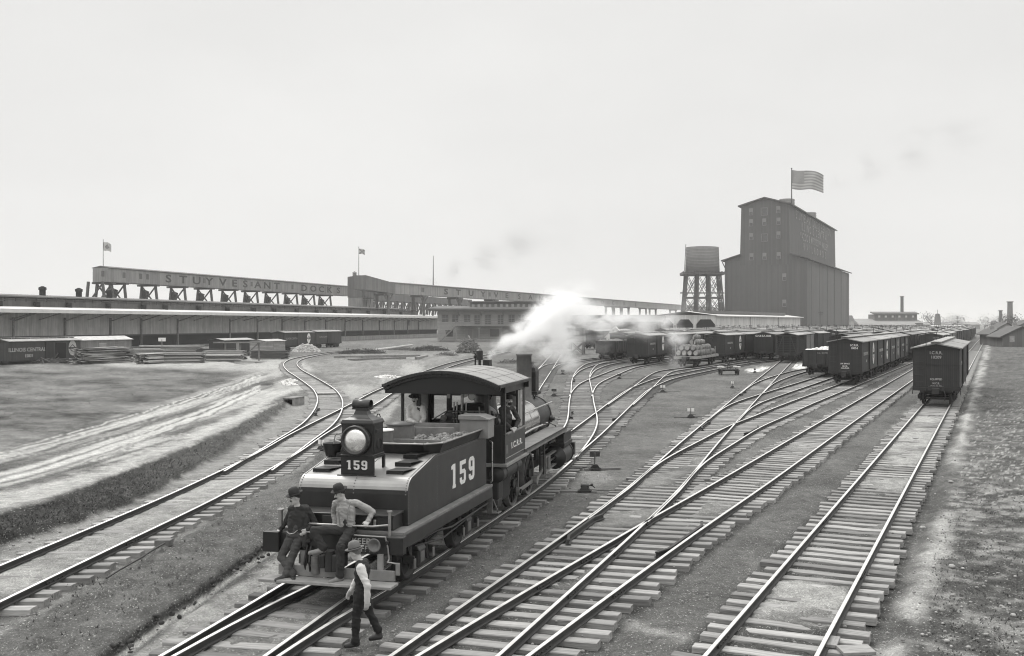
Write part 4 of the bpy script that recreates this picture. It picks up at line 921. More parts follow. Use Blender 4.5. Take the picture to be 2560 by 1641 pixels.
# ---------------------------------------------------------------- freight cars (local axes: x right, y along the track, z above the rail; the end at -y faces the camera)
def emblem(parent,mtx,worn=False,name='emblem'):
    """white oval with a dark diamond band carrying the railroad's name"""
    w=M['letter_worn'] if worn else M['letter']
    b=MB();n=28;o=[(.62*sin(2*pi*k/n),.92*cos(2*pi*k/n)) for k in range(n)]
    b.prism([(x,y,0) for x,y in o],(0,0,.006));me=b.mesh('emblem',w);me.transform(mtx);ob=bpy.data.objects.new(name,me);COL.objects.link(ob);ob.parent=parent
    b=MB();d=[(-.56,0),(0,-.46),(.56,0),(0,.46)];e=[(x*.74,y*.74) for x,y in d]
    for i in range(4):
        k=(i+1)%4;b.add([(d[i][0],d[i][1],.012),(d[k][0],d[k][1],.012),(e[k][0],e[k][1],.012),(e[i][0],e[i][1],.012)],[(0,1,2,3)])
    b.add([(-.6,-.1,.014),(.6,-.1,.014),(.6,.1,.014),(-.6,.1,.014)],[(0,1,2,3)])
    me=b.mesh('emblem_band',M['car_paint']);me.transform(mtx);o2=bpy.data.objects.new('emblem_band',me);COL.objects.link(o2);o2.parent=ob
    return ob
def truck(parent,y,det=True):
    t=bpy.data.objects.new('truck',None);COL.objects.link(t);t.parent=parent
    b=MB()
    for sx in (-1,1):
        b.box(sx*.95-.05,sx*.95+.05,y-1.0,y+1.0,.58,.66);b.beam((sx*.95,y-.95,.34),(sx*.95,y-.35,.2),.08,.06);b.beam((sx*.95,y+.95,.34),(sx*.95,y+.35,.2),.08,.06);b.box(sx*.95-.04,sx*.95+.04,y-.36,y+.36,.16,.24)
        b.box(sx*.95-.07,sx*.95+.07,y-.22,y+.22,.24,.58)
        for q in (-.78,.78): b.box(sx*1.0-.08,sx*1.0+.1,y+q-.12,y+q+.12,.3,.56)
    b.box(-1.0,1.0,y-.15,y+.15,.5,.8);b.box(-.8,.8,y-.95,y-.9,.28,.4);b.box(-.8,.8,y+.9,y+.95,.28,.4);b.build('side_frame',M['truck'],t)
    for q in (-.78,.78):
        for sx in (-1,1):
            w=MB();x=sx*.77
            w.lathe([(0,.05),(.1,.06),(.12,.02),(.32,.02),(.36,.065),(.42,.065),(.42,-.03),(.45,-.06),(.42,-.07),(0,-.05)],(x,y+q,.42),(sx,0,0),18);w.build('wheel',M['truck'],t)
    return t
def coupler(parent,y,s):
    b=MB();b.box(-.14,.14,min(y,y+s*.5),max(y,y+s*.5),.72,1.0);b.box(-.2,.2,min(y+s*.35,y+s*.62),max(y+s*.35,y+s*.62),.68,1.04);b.box(-.45,.45,min(y,y+s*.12),max(y,y+s*.12),.86,1.12)
    b.build('coupler',M['black_iron'],parent,bevel=.02)
    b=MB();b.tube([(.42,y+s*.1,.95),(.52,y+s*.2,.6),(.48,y+s*.25,.3)],.025);b.build('brake_hose',M['truck'],parent)
RN=[0]
def boxcar(label,paint='car_paint',L=10.4,W=1.3,zt=3.36,group=None,cat='boxcar',door=(-.8,.8),stock=False,name='boxcar',loc=(0,0,0),rz=0,brake=True,hatch=False):
    root=empty(name,loc,rz,label,cat,group);h=L/2;P=M[paint]
    if not stock:
        b=MB();b.box(-W,W,-h,h,.98,zt)
        # gable ends
        for y0,y1 in ((-h,-h+.02),(h-.02,h)): b.prism([(-W,y0,zt),(W,y0,zt),(0,y0,zt+.26)],(0,y1-y0,0))
        b.build('body',P,root)
    else:
        b=MB();b.box(-W+.12,W-.12,-h+.12,h-.12,.98,1.1)
        for z in np.arange(1.15,3.3,.22):
            for sx in (-1,1): b.box(*sorted((sx*(W-.06),sx*(W-.02))),-h+.02,h-.02,z,z+.13)
            b.box(-W+.02,W-.02,-h+.02,-h+.06,z,z+.13);b.box(-W+.02,W-.02,h-.06,h-.02,z,z+.13)
        b.build('slats',P,root)
        b=MB()
        for sx in (-1,1):
            for y in np.linspace(-h+.05,h-.05,9): b.box(*sorted((sx*(W-.02),sx*(W+.05))),y-.06,y+.06,1.0,zt)
            for y in np.linspace(-h+.05,h-.05,9)[:-1]: b.beam((sx*(W+.02),y+.1,1.05),(sx*(W+.02),y+1.15,zt-.1),.05,.07)
        for x in (-W+.02,-.42,.42,W-.02): b.box(x-.06,x+.06,-h-.04,-h+.03,1.,zt)
        b.beam((-.45,-h-.02,zt-.1),(-W+.1,-h-.02,1.1),.05,.09);b.beam((.45,-h-.02,zt-.1),(W-.1,-h-.02,1.1),.05,.09)
        b.box(-W-.02,W+.02,-h-.05,h+.05,zt-.08,zt+.04);b.build('frame',P,root)
        b=MB();b.box(-W+.2,W-.2,-h+.3,h-.3,1.1,3.2);b.build('load',M['dock_dark'],root)  # near-black solid box filling the space behind the slats
    b=MB();ov=.14
    for sx in (-1,1):
        b.add([(sx*(W+ov),-h-.12,zt+.02),(sx*(W+ov),h+.12,zt+.02),(0,h+.12,zt+.31),(0,-h-.12,zt+.31),(sx*(W+ov),-h-.12,zt-.05),(sx*(W+ov),h+.12,zt-.05),(0,h+.12,zt+.24),(0,-h-.12,zt+.24)],
              [(0,1,2,3),(7,6,5,4),(0,4,5,1),(0,3,7,4),(1,5,6,2)])
    rf=b.build('roof',M['car_roof'],root)
    b=MB()
    for x in (-.2,0,.2): b.box(x-.09,x+.09,-h-.3,h+.3,zt+.36,zt+.4)
    for y in np.arange(-h,h+.1,1.3): b.box(-.3,.3,y-.04,y+.04,zt+.26,zt+.36)
    b.build('running_board',M['car_plank'],rf)
    if not stock:
        b=MB()
        for sx in (-1,1):
            b.box(*sorted((sx*W,sx*(W+.03))),-h,h,.98,1.1);b.box(*sorted((sx*W,sx*(W+.02))),-h,h,zt-.14,zt)
        b.box(-W,W,-h-.025,-h,.98,1.12);b.box(-W,W,-h-.03,-h,zt-.12,zt+.0)
        b.box(-W-.01,W+.01,-h-.02,-h,2.36,2.385)
        b.build('trim_board',P,root)
        for sx in (-1,1):
            b=MB();b.box(*sorted((sx*(W+.025),sx*(W+.07))),door[0],door[1],1.08,zt-.16);b.box(*sorted((sx*(W+.03),sx*(W+.1))),door[0]-.1,door[0]-.02,1.05,zt-.1,);d=b.build('door',P,root)
            b=MB();b.box(*sorted((sx*(W+.02),sx*(W+.1))),door[0]-.2,door[1]+1.7,zt-.15,zt-.1);b.build('door_rail',M['truck'],root);b=MB();b.box(*sorted((sx*(W+.02),sx*(W+.08))),door[0]-.1,door[1]+1.7,1.0,1.05);b.build('door_sill',M['truck'],root)
        b=MB();b.box(-.35,.35,-h-.04,-h,1.2,1.2+.001)
        if hatch: b.box(-1.05,-.35,-h-.05,-h,2.45,3.1)
        b.build('end_hatch',P,root)
    b=MB();b.box(-W-.02,W+.02,-h-.12,-h,.84,1.04);b.box(-W-.02,W+.02,h,h+.12,.84,1.04);b.box(-.9,.9,-h,h,.74,.98)
    for sx in (-1,1): b.tube([(sx*.9,-h+1.2,.8),(sx*.9,-2.2,.45),(sx*.9,2.2,.45),(sx*.9,h-1.2,.8)],.02,6)
    b.build('underframe',M['truck'],root)
    b=MB()
    for sx in (-1,1):
        for z in ((1.35,1.75,2.15,2.55,2.95) if sx<0 else (1.5,2.2)): b.tube([(sx*.95-.2,-h,z),(sx*.95-.2,-h-.07,z),(sx*.95+.2,-h-.07,z),(sx*.95+.2,-h,z)],.012,5)
        b.tube([(sx*(W+.02),-h+.1,1.0),(sx*(W+.05),-h+.1,.62),(sx*(W+.05),-h+.45,.62),(sx*(W+.02),-h+.45,1.0)],.014,5)
    b.build('grab_iron',M['truck'],root)
    if brake:
        b=MB();b.cyl((-.55,-h-.2,.85),(-.55,-h-.2,zt+.85),.022,n=6);b.lathe([(.2,0),(.22,.012),(.2,.024),(.18,.012),(.2,0)],(-.55,-h-.2,zt+.83),(0,0,1),16);b.cyl((-.75,-h-.2,zt+.84),(-.35,-h-.2,zt+.84),.012,n=5);b.cyl((-.55,-h-.4,zt+.84),(-.55,-h,zt+.84),.012,n=5);b.build('brake_wheel',M['truck'],root)
    truck(root,-h+1.55);truck(root,h-1.55);coupler(root,-h-.1,-1);coupler(root,h+.1,1)
    return root
def place(root,p,h): root.location=(p[0],p[1],RT);root.rotation_euler=(0,0,-h)
def end_at(px,py,h,L=10.4,back=1.0):
    """centre of a car whose leading wheels stand at this spot of the ground"""
    p=G(px,py);d=Vector((sin(h),cos(h),0));return p+d*(L/2-back)
def row_pt(k,Y):
    """point of the parallel row k (0 = right-hand track) at depth Y"""
    o=PR-VR*3.95*k;l=(Y-o.y)/UR.y;return o+UR*l
def side_mtx(y,z,W=1.3,sx=1,off=.034):
    return face_mtx((sx*(W+off),y,z),(0,sx,0),(0,0,1))
def endtext(root,lines,x,L=10.4,size=.2,worn=False,bold=.004):
    for t,z in lines: lettering(t,size,M['letter_worn' if worn else 'letter'],root,face_mtx((x,-L/2-.034,z),(1,0,0),(0,0,1)),'car_lettering',bold=bold)
H0=HR
# nearest car on the right-hand track and its followers
p=TRK['TR']['c'];c1=boxcar('large dark boxcar numbered 10209, nearest car on the right',brake=True);place(c1,row_pt(0,56.0)+UR*5.2,H0)
endtext(c1,[('I.C.R.R.',3.08),('10209',2.82)],.0,size=.24,worn=True);endtext(c1,[('EQUIPPED',1.52),('M.C.B.',1.28),('COUPLER',1.1)],.0,size=.15,worn=True)
lettering('ILLINOIS CENTRAL',.3,M['letter_faint'],c1,side_mtx(-2.9,2.4),'car_lettering')
c2=boxcar('second boxcar on the right track, close behind car 10209');place(c2,row_pt(0,56.0)+UR*(5.2+11.35),H0)
# diamond row
dia=[]
for i in range(4):
    lab=['dark boxcar lettered I.C.R.R. 10054 with white emblem, front of the diamond row','second boxcar of the diamond row, behind car 10054','third boxcar of the diamond row beside the empty track','fourth boxcar of the diamond row, farthest with an emblem'][i]
    c=boxcar(lab,brake=(i==0),group='boxcars of the diamond emblem row');dia.append(c)
    pt=row_pt(2,75.3)+UR*(5.2+11.35*i)+VR*(.15);place(c,pt,H0)
    emblem(c,side_mtx(2.3,2.25,off=.03),worn=i>1)
    lettering('ILLINOIS CENTRAL',.36,M['letter_worn'],c,side_mtx(-2.9,2.35),'car_lettering',bold=.006);lettering('10054',.3,M['letter_worn'],c,side_mtx(-2.6,1.75),'car_lettering')
endtext(dia[0],[('I.C.R.R.',3.08),('10054',2.85)],.72,size=.22,bold=.006);endtext(dia[0],[('AIR BRAKE',1.62),('M.C.B.',1.42),('COUPLER',1.26)],.0,size=.15,bold=.004)
# gondolas
def gondola(label,loadm,paint='car_paint',L=9.8,zt=2.35,bump=.25,n=160,seed=2,name='gondola_car'):
    root=empty(name,(0,0,0),0,label,'gondola');h=L/2;W=1.28;b=MB()
    for sx in (-1,1): b.box(*sorted((sx*W,sx*(W-.07))),-h,h,1.0,zt)
    b.box(-W,W,-h,-h+.07,1.0,zt);b.box(-W,W,h-.07,h,1.0,zt);b.box(-W,W,-h,h,.98,1.06);b.build('body',M[paint],root)
    b=MB()
    for sx in (-1,1):
        for y in np.linspace(-h+.3,h-.3,8): b.box(*sorted((sx*W,sx*(W+.06))),y-.06,y+.06,.95,zt+.02)
    for x in (-.75,-.0,.75): b.box(x-.06,x+.06,-h-.06,-h,.95,zt+.02)
    b.box(-W-.03,W+.03,-h-.03,-h+.09,zt-.05,zt+.03);b.build('stake',M[paint],root)
    b=MB();b.box(-W+.07,W-.07,-h+.07,h-.07,1.5,zt-.1);rnd=random.Random(seed)
    for k in range(n):
        x=rnd.uniform(-W+.15,W-.15);y=rnd.uniform(-h+.2,h-.2);r=rnd.uniform(.1,.24);b.ell((x,y,zt-.1+bump*(1-abs(x)/W)*rnd.uniform(.4,1)),(r,r*.8,r*.7),6)
    b.s=[False]*len(b.s);b.build('load',M[loadm],root)
    b=MB();b.box(-W-.02,W+.02,-h-.12,-h,.84,1.0);b.box(-.9,.9,-h,h,.74,.98);b.build('underframe',M['truck'],root)
    truck(root,-h+1.5);truck(root,h-1.5);coupler(root,-h-.1,-1);coupler(root,h+.1,1);return root
g=gondola('dark gondola heaped with white material, left of car 10054','stone_white',n=90);place(g,row_pt(3,86.9)+UR*4.9,H0);lettering('I.C. 41190',.22,M['letter_worn'],g,face_mtx((.55,-4.97,2.1),(1,0,0),(0,0,1)),'car_lettering')
hc=radians(12.5);g=gondola('coal gondola with plank sides near the white gabled hut','coal','car_paint',L=9.2,zt=2.45,seed=5);place(g,end_at(1517,899.5,hc,9.2,.8),hc)
# stock car on the straight middle track
HS=radians(18.1);s=boxcar('slatted stock car with diagonal braces at the end of the straight track',stock=True,cat='stock car',name='stock_car',brake=False);place(s,end_at(1969,905,HS),HS)
# lettered car facing the fan of tracks
hg=radians(22);gh=boxcar('dark boxcar end lettered G.H.& S.A. 8238 left of the stock car',brake=False);place(gh,end_at(1912,898,hg),hg);endtext(gh,[('G.H.& S.A. 8238',3.12)],0.,size=.32,bold=.012)
# the train of the barrel flat
hb=radians(19.6);fl=empty('flat_car',(0,0,0),0,'wooden flatcar loaded with barrels between the middle tracks','flatcar');W=1.32;L=10.2;h=L/2
b=MB();b.box(-W,W,-h,h,1.0,1.16);b.box(-W-.05,W+.05,-h-.1,-h,.86,1.18)
for sx in (-1,1): b.box(*sorted((sx*W,sx*(W+.1))),-h,h,.88,1.14)
b.build('deck',M['planks'],fl)
b=MB()
for y in (-3.6,-1.2,1.2,3.6):
    for sx in (-1,1): b.beam((sx*(W+.06),y,.95),(sx*(W-.0),y,2.1),.09,.11)
b.box(-W-.02,-W+.08,-h+.3,-h+.42,.9,2.6);b.build('stake',M['timber'],fl)
b=MB();b.box(-.9,.9,-h,h,.74,1.0);b.build('underframe',M['truck'],fl);truck(fl,-h+1.5);truck(fl,h-1.5);coupler(fl,-h-.1,-1);coupler(fl,h+.1,1)
fp=end_at(1720,916.5,hb,10.2,.9);place(fl,fp,hb)
pro=None;barrel_labels={}
def barrel(x,y,z,ax,label):
    global pro
    rt_=empty('barrel',(0,0,0),0,label,'barrel','barrels on the flatcar')
    b=MB();b.lathe([(.26,-.43),(.33,-.2),(.345,0),(.33,.2),(.26,.43)],n=18);
    b.build('staves',M['barrel'],rt_);b=MB();b.lathe([(0,.41),(.255,.41)],n=18);b.lathe([(0,-.41),(.255,-.41)],n=18);b.build('head',M['barrel_end'],rt_)
    b=MB()
    for z2 in (-.42,-.3,-.14,.14,.3,.42):
        r=.26+.085*(1-(z2/.43)**2)+.004;b.lathe([(r,z2-.018),(r+.004,z2-.018),(r+.004,z2+.018),(r,z2+.018)],n=18)
    b.build('hoop',M['truck'],rt_);return rt_
bp=barrel(0,0,0,0,'barrel lying in the packed rows on the flatcar')
def put_barrel(x,y,z,dirx,label,first=[True]):
    o=bp if first[0] else copy_tree(bp);first[0]=False;o['label']=label
    w=frame_pt(Vector((fp.x,fp.y,RT)),hb,x,y,z);o.location=w
    q=Vector((0,0,1)).rotation_difference(Vector((sin(hb+dirx),cos(hb+dirx),0.0)));o.rotation_mode='QUATERNION';o.rotation_quaternion=q
rnd=random.Random(11);PK='barrel lying in the packed rows on the flatcar'
for y in (-4.3,-3.35,-2.4,-1.4,-.4,.6,1.6,2.6,3.6):
    for i,x in enumerate((-.98,-.33,.33,.98)): put_barrel(x,y,1.5,rnd.uniform(-.08,.08),PK)
    if y<3:
        for x in (-.66,0,.66):
            if rnd.random()<.9: put_barrel(x,y+.1,2.07,rnd.uniform(-.1,.1),PK)
put_barrel(.62,-2.0,2.66,.9,'topmost right barrel lying slantwise on the flatcar heap');put_barrel(.1,-.6,3.2,.85,'highest barrel on the flatcar, lying across the heap');put_barrel(-.35,-.4,2.64,.3,'barrel under the highest one on the flatcar heap');put_barrel(.35,.5,2.64,.8,'barrel behind the highest one on the flatcar heap')
# boxcars on the curving ladder tracks
def ic(px,py,hd,label,n=True,paint='car_paint'):
    h=radians(hd);c=boxcar(label,paint=paint,brake=False,hatch=True,group=None);q=end_at(px,py,h);place(c,q,h)
    if n:
        emblem(c,side_mtx(2.6,2.3,off=.03));lettering('ILLINOIS CENTRAL',.32,M['letter_worn'],c,side_mtx(-2.9,2.35),'car_lettering',bold=.006);lettering('1682',.3,M['letter_worn'],c,side_mtx(-2.8,1.7),'car_lettering');endtext(c,[('I.C.R.R.',3.05),('1682',2.85)],-.6,size=.2,worn=True)
    return q,h
def follow(q,h,n,labels,step=11.35,paint='car_paint'):
    for i in range(n):
        c=boxcar(labels[i],paint=paint,brake=False);d=Vector((sin(h),cos(h),0));place(c,q+d*step*(i+1),h)
q,h=ic(1793,905.5,21.5,'boxcar with white emblem coupled behind the barrel flatcar');follow(q,h,2,['plain boxcar second behind the barrel flatcar','plain boxcar third behind the barrel flatcar'])
q,h=ic(1599,909.5,16.5,'boxcar with white emblem half veiled by steam, right of the coal gondola');follow(q,radians(21),2,['plain boxcar behind the steam, left of the barrel flatcar','second plain boxcar behind the steam, left of the barrel flatcar'])
q,h=ic(1478,872,20,'far boxcar just right of the hut on stilts',True);follow(q,h,1,['far boxcar between the stilt hut and the white gabled hut'])
d=Vector((sin(hc),cos(hc),0));c=boxcar('boxcar directly behind the coal gondola, left of the white hut',brake=False);place(c,end_at(1517,899.5,hc,9.2,.8)+d*10.6,radians(15))
d=Vector((sin(HS),cos(HS),0))
for i,(lab,pt) in enumerate((('pale boxcar close behind the stock car','car_pale'),('dark boxcar second behind the stock car','car_paint'))):
    c=boxcar(lab,paint=pt,brake=False);place(c,end_at(1969,905,HS)+d*11.3+UR*11.3*i,H0 if i else HS)
c=boxcar('dark boxcar lettered I.C.R.R. between the diamond row and car 10209');place(c,row_pt(1,116)+UR*5.2,H0);endtext(c,[('I.C.R.R.',3.05),('2901',2.8)],.6,size=.24,worn=True)
# pale cars beside the stock car
for i,(Y,lab) in enumerate(((140,'pale boxcar right of the stock car, above the gondola'),(150.5,'second pale boxcar right of the stock car'))):
    c=boxcar(lab,paint='car_pale',brake=False,group=None);place(c,row_pt(4,Y)+UR*5.2,H0);lettering('I.C.R.R.',.4,M['letter'],c,side_mtx(-3,2.5),'car_lettering')
# the packed rows farther back: whole cars, drawn as single meshes at this distance
def far_mesh(paint,tall=0):
    b=MB();h=5.15;W=1.3;zt=3.36+tall
    b.box(-W,W,-h,h,.98,zt,0);b.box(-W+.3,W-.3,-h,h,.2,.98,2)
    for sx in (-1,1): b.add([(sx*(W+.14),-h-.1,zt),(sx*(W+.14),h+.1,zt),(0,h+.1,zt+.3),(0,-h-.1,zt+.3)],[(0,1,2,3)],1)
    b.prism([(-W,-h-.05,zt),(W,-h-.05,zt),(0,-h-.05,zt+.27)],(0,.05,0),0)
    b.box(-.28,.28,-h-.25,h+.25,zt+.35,zt+.39,3)
    b.cyl((-.55,-h-.15,.9),(-.55,-h-.15,zt+.85),.035,n=5,m=2);b.box(-.8,-.3,-h-.18,-h-.12,zt+.82,zt+.87,2)
    for sx in (-1,1):
        b.box(*sorted((sx*W,sx*(W+.08))),-.95,-.85,1.05,zt-.1,2);b.box(*sorted((sx*W,sx*(W+.06))),-.85,.85,1.05,zt-.1,0);b.box(*sorted((sx*W,sx*(W+.08))),.85,.92,1.05,zt-.1,2)
    b.box(.3,.8,-h-.012,-h,zt-.45,zt-.3,4)
    me=b.mesh('boxcar',[M[paint],M['car_roof'],M['truck'],M['car_plank'],M['letter_worn']]);return me
FM=[far_mesh('car_paint'),far_mesh('car_paint',.12),far_mesh('car_paint',-.1),far_mesh('car_pale')]
rnd=random.Random(21);ROWS=[(1,128,330),(2,119,470),(3,98.5,390),(4,163,380),(5.35,152,350),(6.4,139,345),(7.35,158,340),(8.2,138,335),(9.15,150,330),(10.1,143,325),(11.15,160,330),(12.2,170,330),(13.2,178,325),(14.2,186,318),(15.2,192,312)]
NC=0
for k,y0,y1 in ROWS:
    Y=y0+rnd.uniform(0,4)
    while Y<y1 and NC<262:
        if rnd.random()<.94:
            o=bpy.data.objects.new('boxcar',FM[rnd.choice((0,0,0,1,1,2,3))]);COL.objects.link(o);tag(o,'distant boxcar in the packed rows before the grain elevator','boxcar','distant boxcars in the packed rows')
            q=row_pt(k,Y)+UR*5.2;o.location=(q.x,q.y,RT);o.rotation_euler=(0,0,-H0);NC+=1
        Y+=10.45
# ---------------------------------------------------------------- dock shed on the left
def world_frame(x0,y0,h): return Vector((x0,y0,0)),h
HD=radians(12.38)
# along the dock: y = distance along from the point that shows at the photo's left border, x = perpendicular to the right (towards the camera side is +x)
def dock_origin(off): # front wall line X = .2194*Y - off
    Y=120.;return Vector((.2194*Y-off,Y,0))
dk=empty('dock_shed',dock_origin(136.7),-HD,'long pale freight shed on the left with white canopy edge and open bays','freight shed')
LN=236.
def dY(Y): return (Y-120)/cos(HD)      # depth -> distance along
b=MB();b.box(-.4,0,0,LN,2.75,7.0);b.build('wall',M['dock_wall'],dk)
b=MB();b.box(-14,-.6,0,LN,.3,7.0);b.build('bay_shade',M['dock_dark'],dk)  # near-black block painted as the shade inside the open bays
b=MB();b.box(-14,3.2,138,LN,.0,1.15);b.box(-14,-.5,0,138,0,.3);b.build('platform',M['shed_grey'],dk)
b=MB();b.box(-.5,.15,0,LN,2.5,2.75);b.build('lintel',M['trestle'],dk)
b=MB();b.add([(5.2,0,7.05),(5.2,LN,7.05),(-8,LN,8.1),(-8,0,8.1)],[(0,1,2,3)]);b.add([(5.2,0,6.95),(5.2,LN,6.95),(0,LN,6.95),(0,0,6.95)],[(3,2,1,0)],1);b.build('canopy_roof',[M['dock_fascia'],M['dock_wall']],dk)
b=MB();b.box(5.15,5.3,0,LN,6.75,7.4);b.build('fascia',M['dock_fascia'],dk)
b=MB();b.box(-8.4,-8,0,LN,7.6,9.6);b.box(-22,-8.4,0,LN,7.2,9.2);b.build('clerestory_wall',M['gallery_dark'],dk)
b=MB();b.add([(-6.9,0,9.95),(-6.9,LN,9.95),(-24,LN,10.9),(-24,0,10.9)],[(0,1,2,3)]);b.box(-7.0,-6.85,0,LN,9.75,10.0);b.box(-24,-6.9,0,LN,9.9,9.94);b.build('upper_roof',M['dock_roof'],dk)
b=MB()
for y in np.arange(0,LN,2.4): b.box(-8.0,-7.9,y-.06,y+.06,9.0,9.9)
b.box(-8.0,-7.85,0,LN,9.2,9.3);b.build('louvre',M['trestle'],dk)
posts=[32,161,275,352,443,574,643,704.5,761.5,813.5,862,906,947.5,985,1018,1046]
for px in [-110,-45]+posts:
    Y=323900/(2020-px);y=dY(Y)
    if 0<y<LN:
        MB().box(.0,.3,y-.15,y+.15,0,6.0).build('post',M['timber'],dk)
        MB().beam((.2,y,5.4),(5.1,y+.3,6.9),.18,.2).build('brace',M['timber'],dk)
        MB().beam((.1,y+5.6,5.6),(5.0,y+5.6,6.85),.14,.16).build('brace',M['timber'],dk)
rnd=random.Random(4)
for i,px in enumerate((44,137,216,312,399,453,535,605,670,720,775,824,870,905,950,990,1030)):
    Y=(323900+3*2400)/(2020-px);y=dY(Y)
    if 0<y<LN-4:
        bb=MB();bb.cyl((-7.4,y,7.9),(-7.4,y,9.0),.55,n=12);bb.build('ventilator',M['dock_dark'],dk)
for i,px in enumerate((41,137,217)):
    Y=(323900+22*2400)/(2020-px);y=dY(Y);bb=MB();bb.cyl((-20,y,10.6),(-20,y,12.0),.6,n=12);bb.lathe([(.75,0),(.75,.5),(.2,.8),(0,.8)],(-20,y,11.8),(0,0,1),12);bb.build('roof_ventilator',M['dock_dark'],dk)
# ---------------------------------------------------------------- conveyor gallery on trestle bents, with its name in block letters
HGL=radians(12.38);K1=408900/2370.
def gal_pt(px,K=K1,T=.2194): # depth at which a column of the photo meets the gallery line X=T*Y-K
    return K/(T-(px-CX)/F)
gY0,gY1=gal_pt(271),gal_pt(884)
gl=empty('conveyor_gallery',(.2194*gY0-K1,gY0,0),-HGL,'long enclosed gallery on trestles above the shed lettered STUYVESANT DOCKS','gallery');GLN=(gY1-gY0)/cos(HGL)
ZT,ZB=18.6,15.2
b=MB();b.box(-4.5,0,0,GLN,ZB,ZT);b.build('wall',M['gallery'],gl)
b=MB();b.prism([(-4.8,0,ZT),(.25,0,ZT),(.25,0,ZT+.12),(-2.3,0,ZT+.6),(-4.8,0,ZT+.12)],(0,GLN,0));b.build('roof',M['dock_roof'],gl)
def gspan(px,K,Y0,T,h): return (gal_pt(px,K,T)-Y0)/cos(h)
letters=[('S',421),('T',458),('U',491.5),('Y',523),('V',557),('E',586),('S',613),('A',644.5),('N',668),('T',692),('D',760),('O',783),('C',803.5),('K',823.5),('S',846)]
for ch,px in letters:
    lettering(ch,2.9,M['letter_dark'],gl,face_mtx((.03,gspan(px,K1,gY0,.2194,HGL),(ZT+ZB)/2+.0),(0,1,0),(0,0,1))@Matrix.Diagonal((1.9,1,1,1)),'letter',bold=.06,extr=.01)
for px in (257,310,352,369,511,629,731,819):
    y=gspan(px,K1,gY0,.2194,HGL);b=MB();b.box(0,.05,y-.5,y+.5,ZB+1.2,ZB+2.6);b.build('window',M['gallery_dark'],gl)
for i,px in enumerate((280,312,390,462,528,588,643,694,742,785,826)):
    y=gspan(px,K1,gY0,.2194,HGL);b=MB();w=4.0 if i==0 else 3.4
    b.beam((-5.0,y,8.6),(-4.2,y,ZB),.5,.5);b.beam((.6,y,8.6),(-.2,y,ZB),.5,.5);b.beam((-4.9,y+.1,9.2),(-.3,y+.1,ZB-.6),.28,.28);b.beam((.5,y-.1,9.2),(-4.1,y-.1,ZB-.6),.28,.28)
    if i==0: b.beam((-4.9,y-3,8.6),(-4.2,y-3,ZB),.5,.5);b.beam((.6,y-3,8.6),(-.2,y-3,ZB),.5,.5);b.beam((-4.9,y-3,9.2),(-.3,y-3,ZB-.6),.28,.28)
    b.box(-5.4,.8,y-.5,y+.5,ZB-.5,ZB)
    if i>0: b.prism([(-5.6,y+.6,9.0),(-4.4,y+.6,9.0),(-3.4,y+.6,13.4),(-4.4,y+.6,13.8)],(0,1.2,0))
    b.build('trestle_bent',M['trestle'],gl)
def wave_cloth(w,h,n,m,amp,flag=None,seed=0):
    vs=[];fs=[];ms=[]
    for j in range(m+1):
        for i in range(n+1):
            u=i/n;v=j/m
            vs.append((u*w,amp*u*sin(u*6.5+v*1.3+seed)+amp*.4*sin(u*13+v*4),-h*v-.28*h*u*u*(1-.25*v)-.04*h*sin(u*7+seed)))
    for j in range(m):
        for i in range(n):
            fs.append((j*(n+1)+i,j*(n+1)+i+1,(j+1)*(n+1)+i+1,(j+1)*(n+1)+i));ms.append(flag(i/n,j/m,i,j) if flag else 0)
    return vs,fs,ms
def flag(name_label,base,z1,w,h,rz,fn,cat='flag',amp=.35,pole_r=.16,n=26,m=13,mats=None,rope=False):
    o=empty('flag',base,0,name_label,cat);H_=z1-base[2]
    b=MB();b.cyl((0,0,0),(0,0,H_),pole_r,pole_r*.6,n=8);b.ell((0,0,H_),pole_r*1.2,8);b.build('pole',M['trestle'],o)
    vs,fs,ms=wave_cloth(w,h,n,m,amp,fn);R=Matrix.Rotation(rz,3,'Z');b=MB();b.add([tuple(R@Vector(v)+Vector((0,0,H_-.5))) for v in vs],fs,0,True);b.m=list(ms);b.build('cloth',mats or [M['flag_pale'],M['flag_dark']],o)
    return o
def tri_flag(u,v,i,j): return 1 if abs(u-.5)+abs(v-.5)<.32 else 0
pt=at(258,668,gY0+8);flag('small pale flag with dark diamond at the left end of the gallery',(pt.x,pt.y,ZT),at(258,600,gY0+8).z,1.9,2.2,.1,tri_flag,amp=.2,pole_r=.09)
# ---------------------------------------------------------------- tower at the bend
tY=334.;tp=at(925,800,tY);HT=radians(17)
tw=empty('hoist_tower',(at(905,800,tY).x,tY,0),-HT,'dark boarded tower between the two galleries with a flag and roof vent','tower')
sc=tY/F
def tz(y): return CZ-(y-HZ)*sc
wf=7.2;x0=-wf;lenT=14
b=MB();b.box(-5.8,0,0,9,tz(744),tz(692));b.add([(-5.8,0,tz(692)),(0,0,tz(692)),(0,9,tz(692)),(-5.8,9,tz(692)),(-3,0,tz(690)),(-3,9,tz(690))],[(0,1,4),(1,2,5,4),(3,0,4,5)]);b.build('upper_storey',M['gallery_dark'],tw)
b=MB();b.box(-5.6,-.2,.1,8,8.8,tz(744));b.build('lower_storey',M['gallery'],tw)
b=MB();b.box(-5.0,-4.0,2,3,tz(692),tz(681));b.lathe([(.9,0),(.0,.6)],(-4.5,2.5,tz(681)),(0,0,1),12);b.build('roof_vent',M['gallery'],tw)
b=MB();b.box(.0,.06,3.5,4.6,tz(716),tz(705));b.box(.06,.1,3.9,4.2,tz(713),tz(708));b.build('window',M['gallery'],tw)
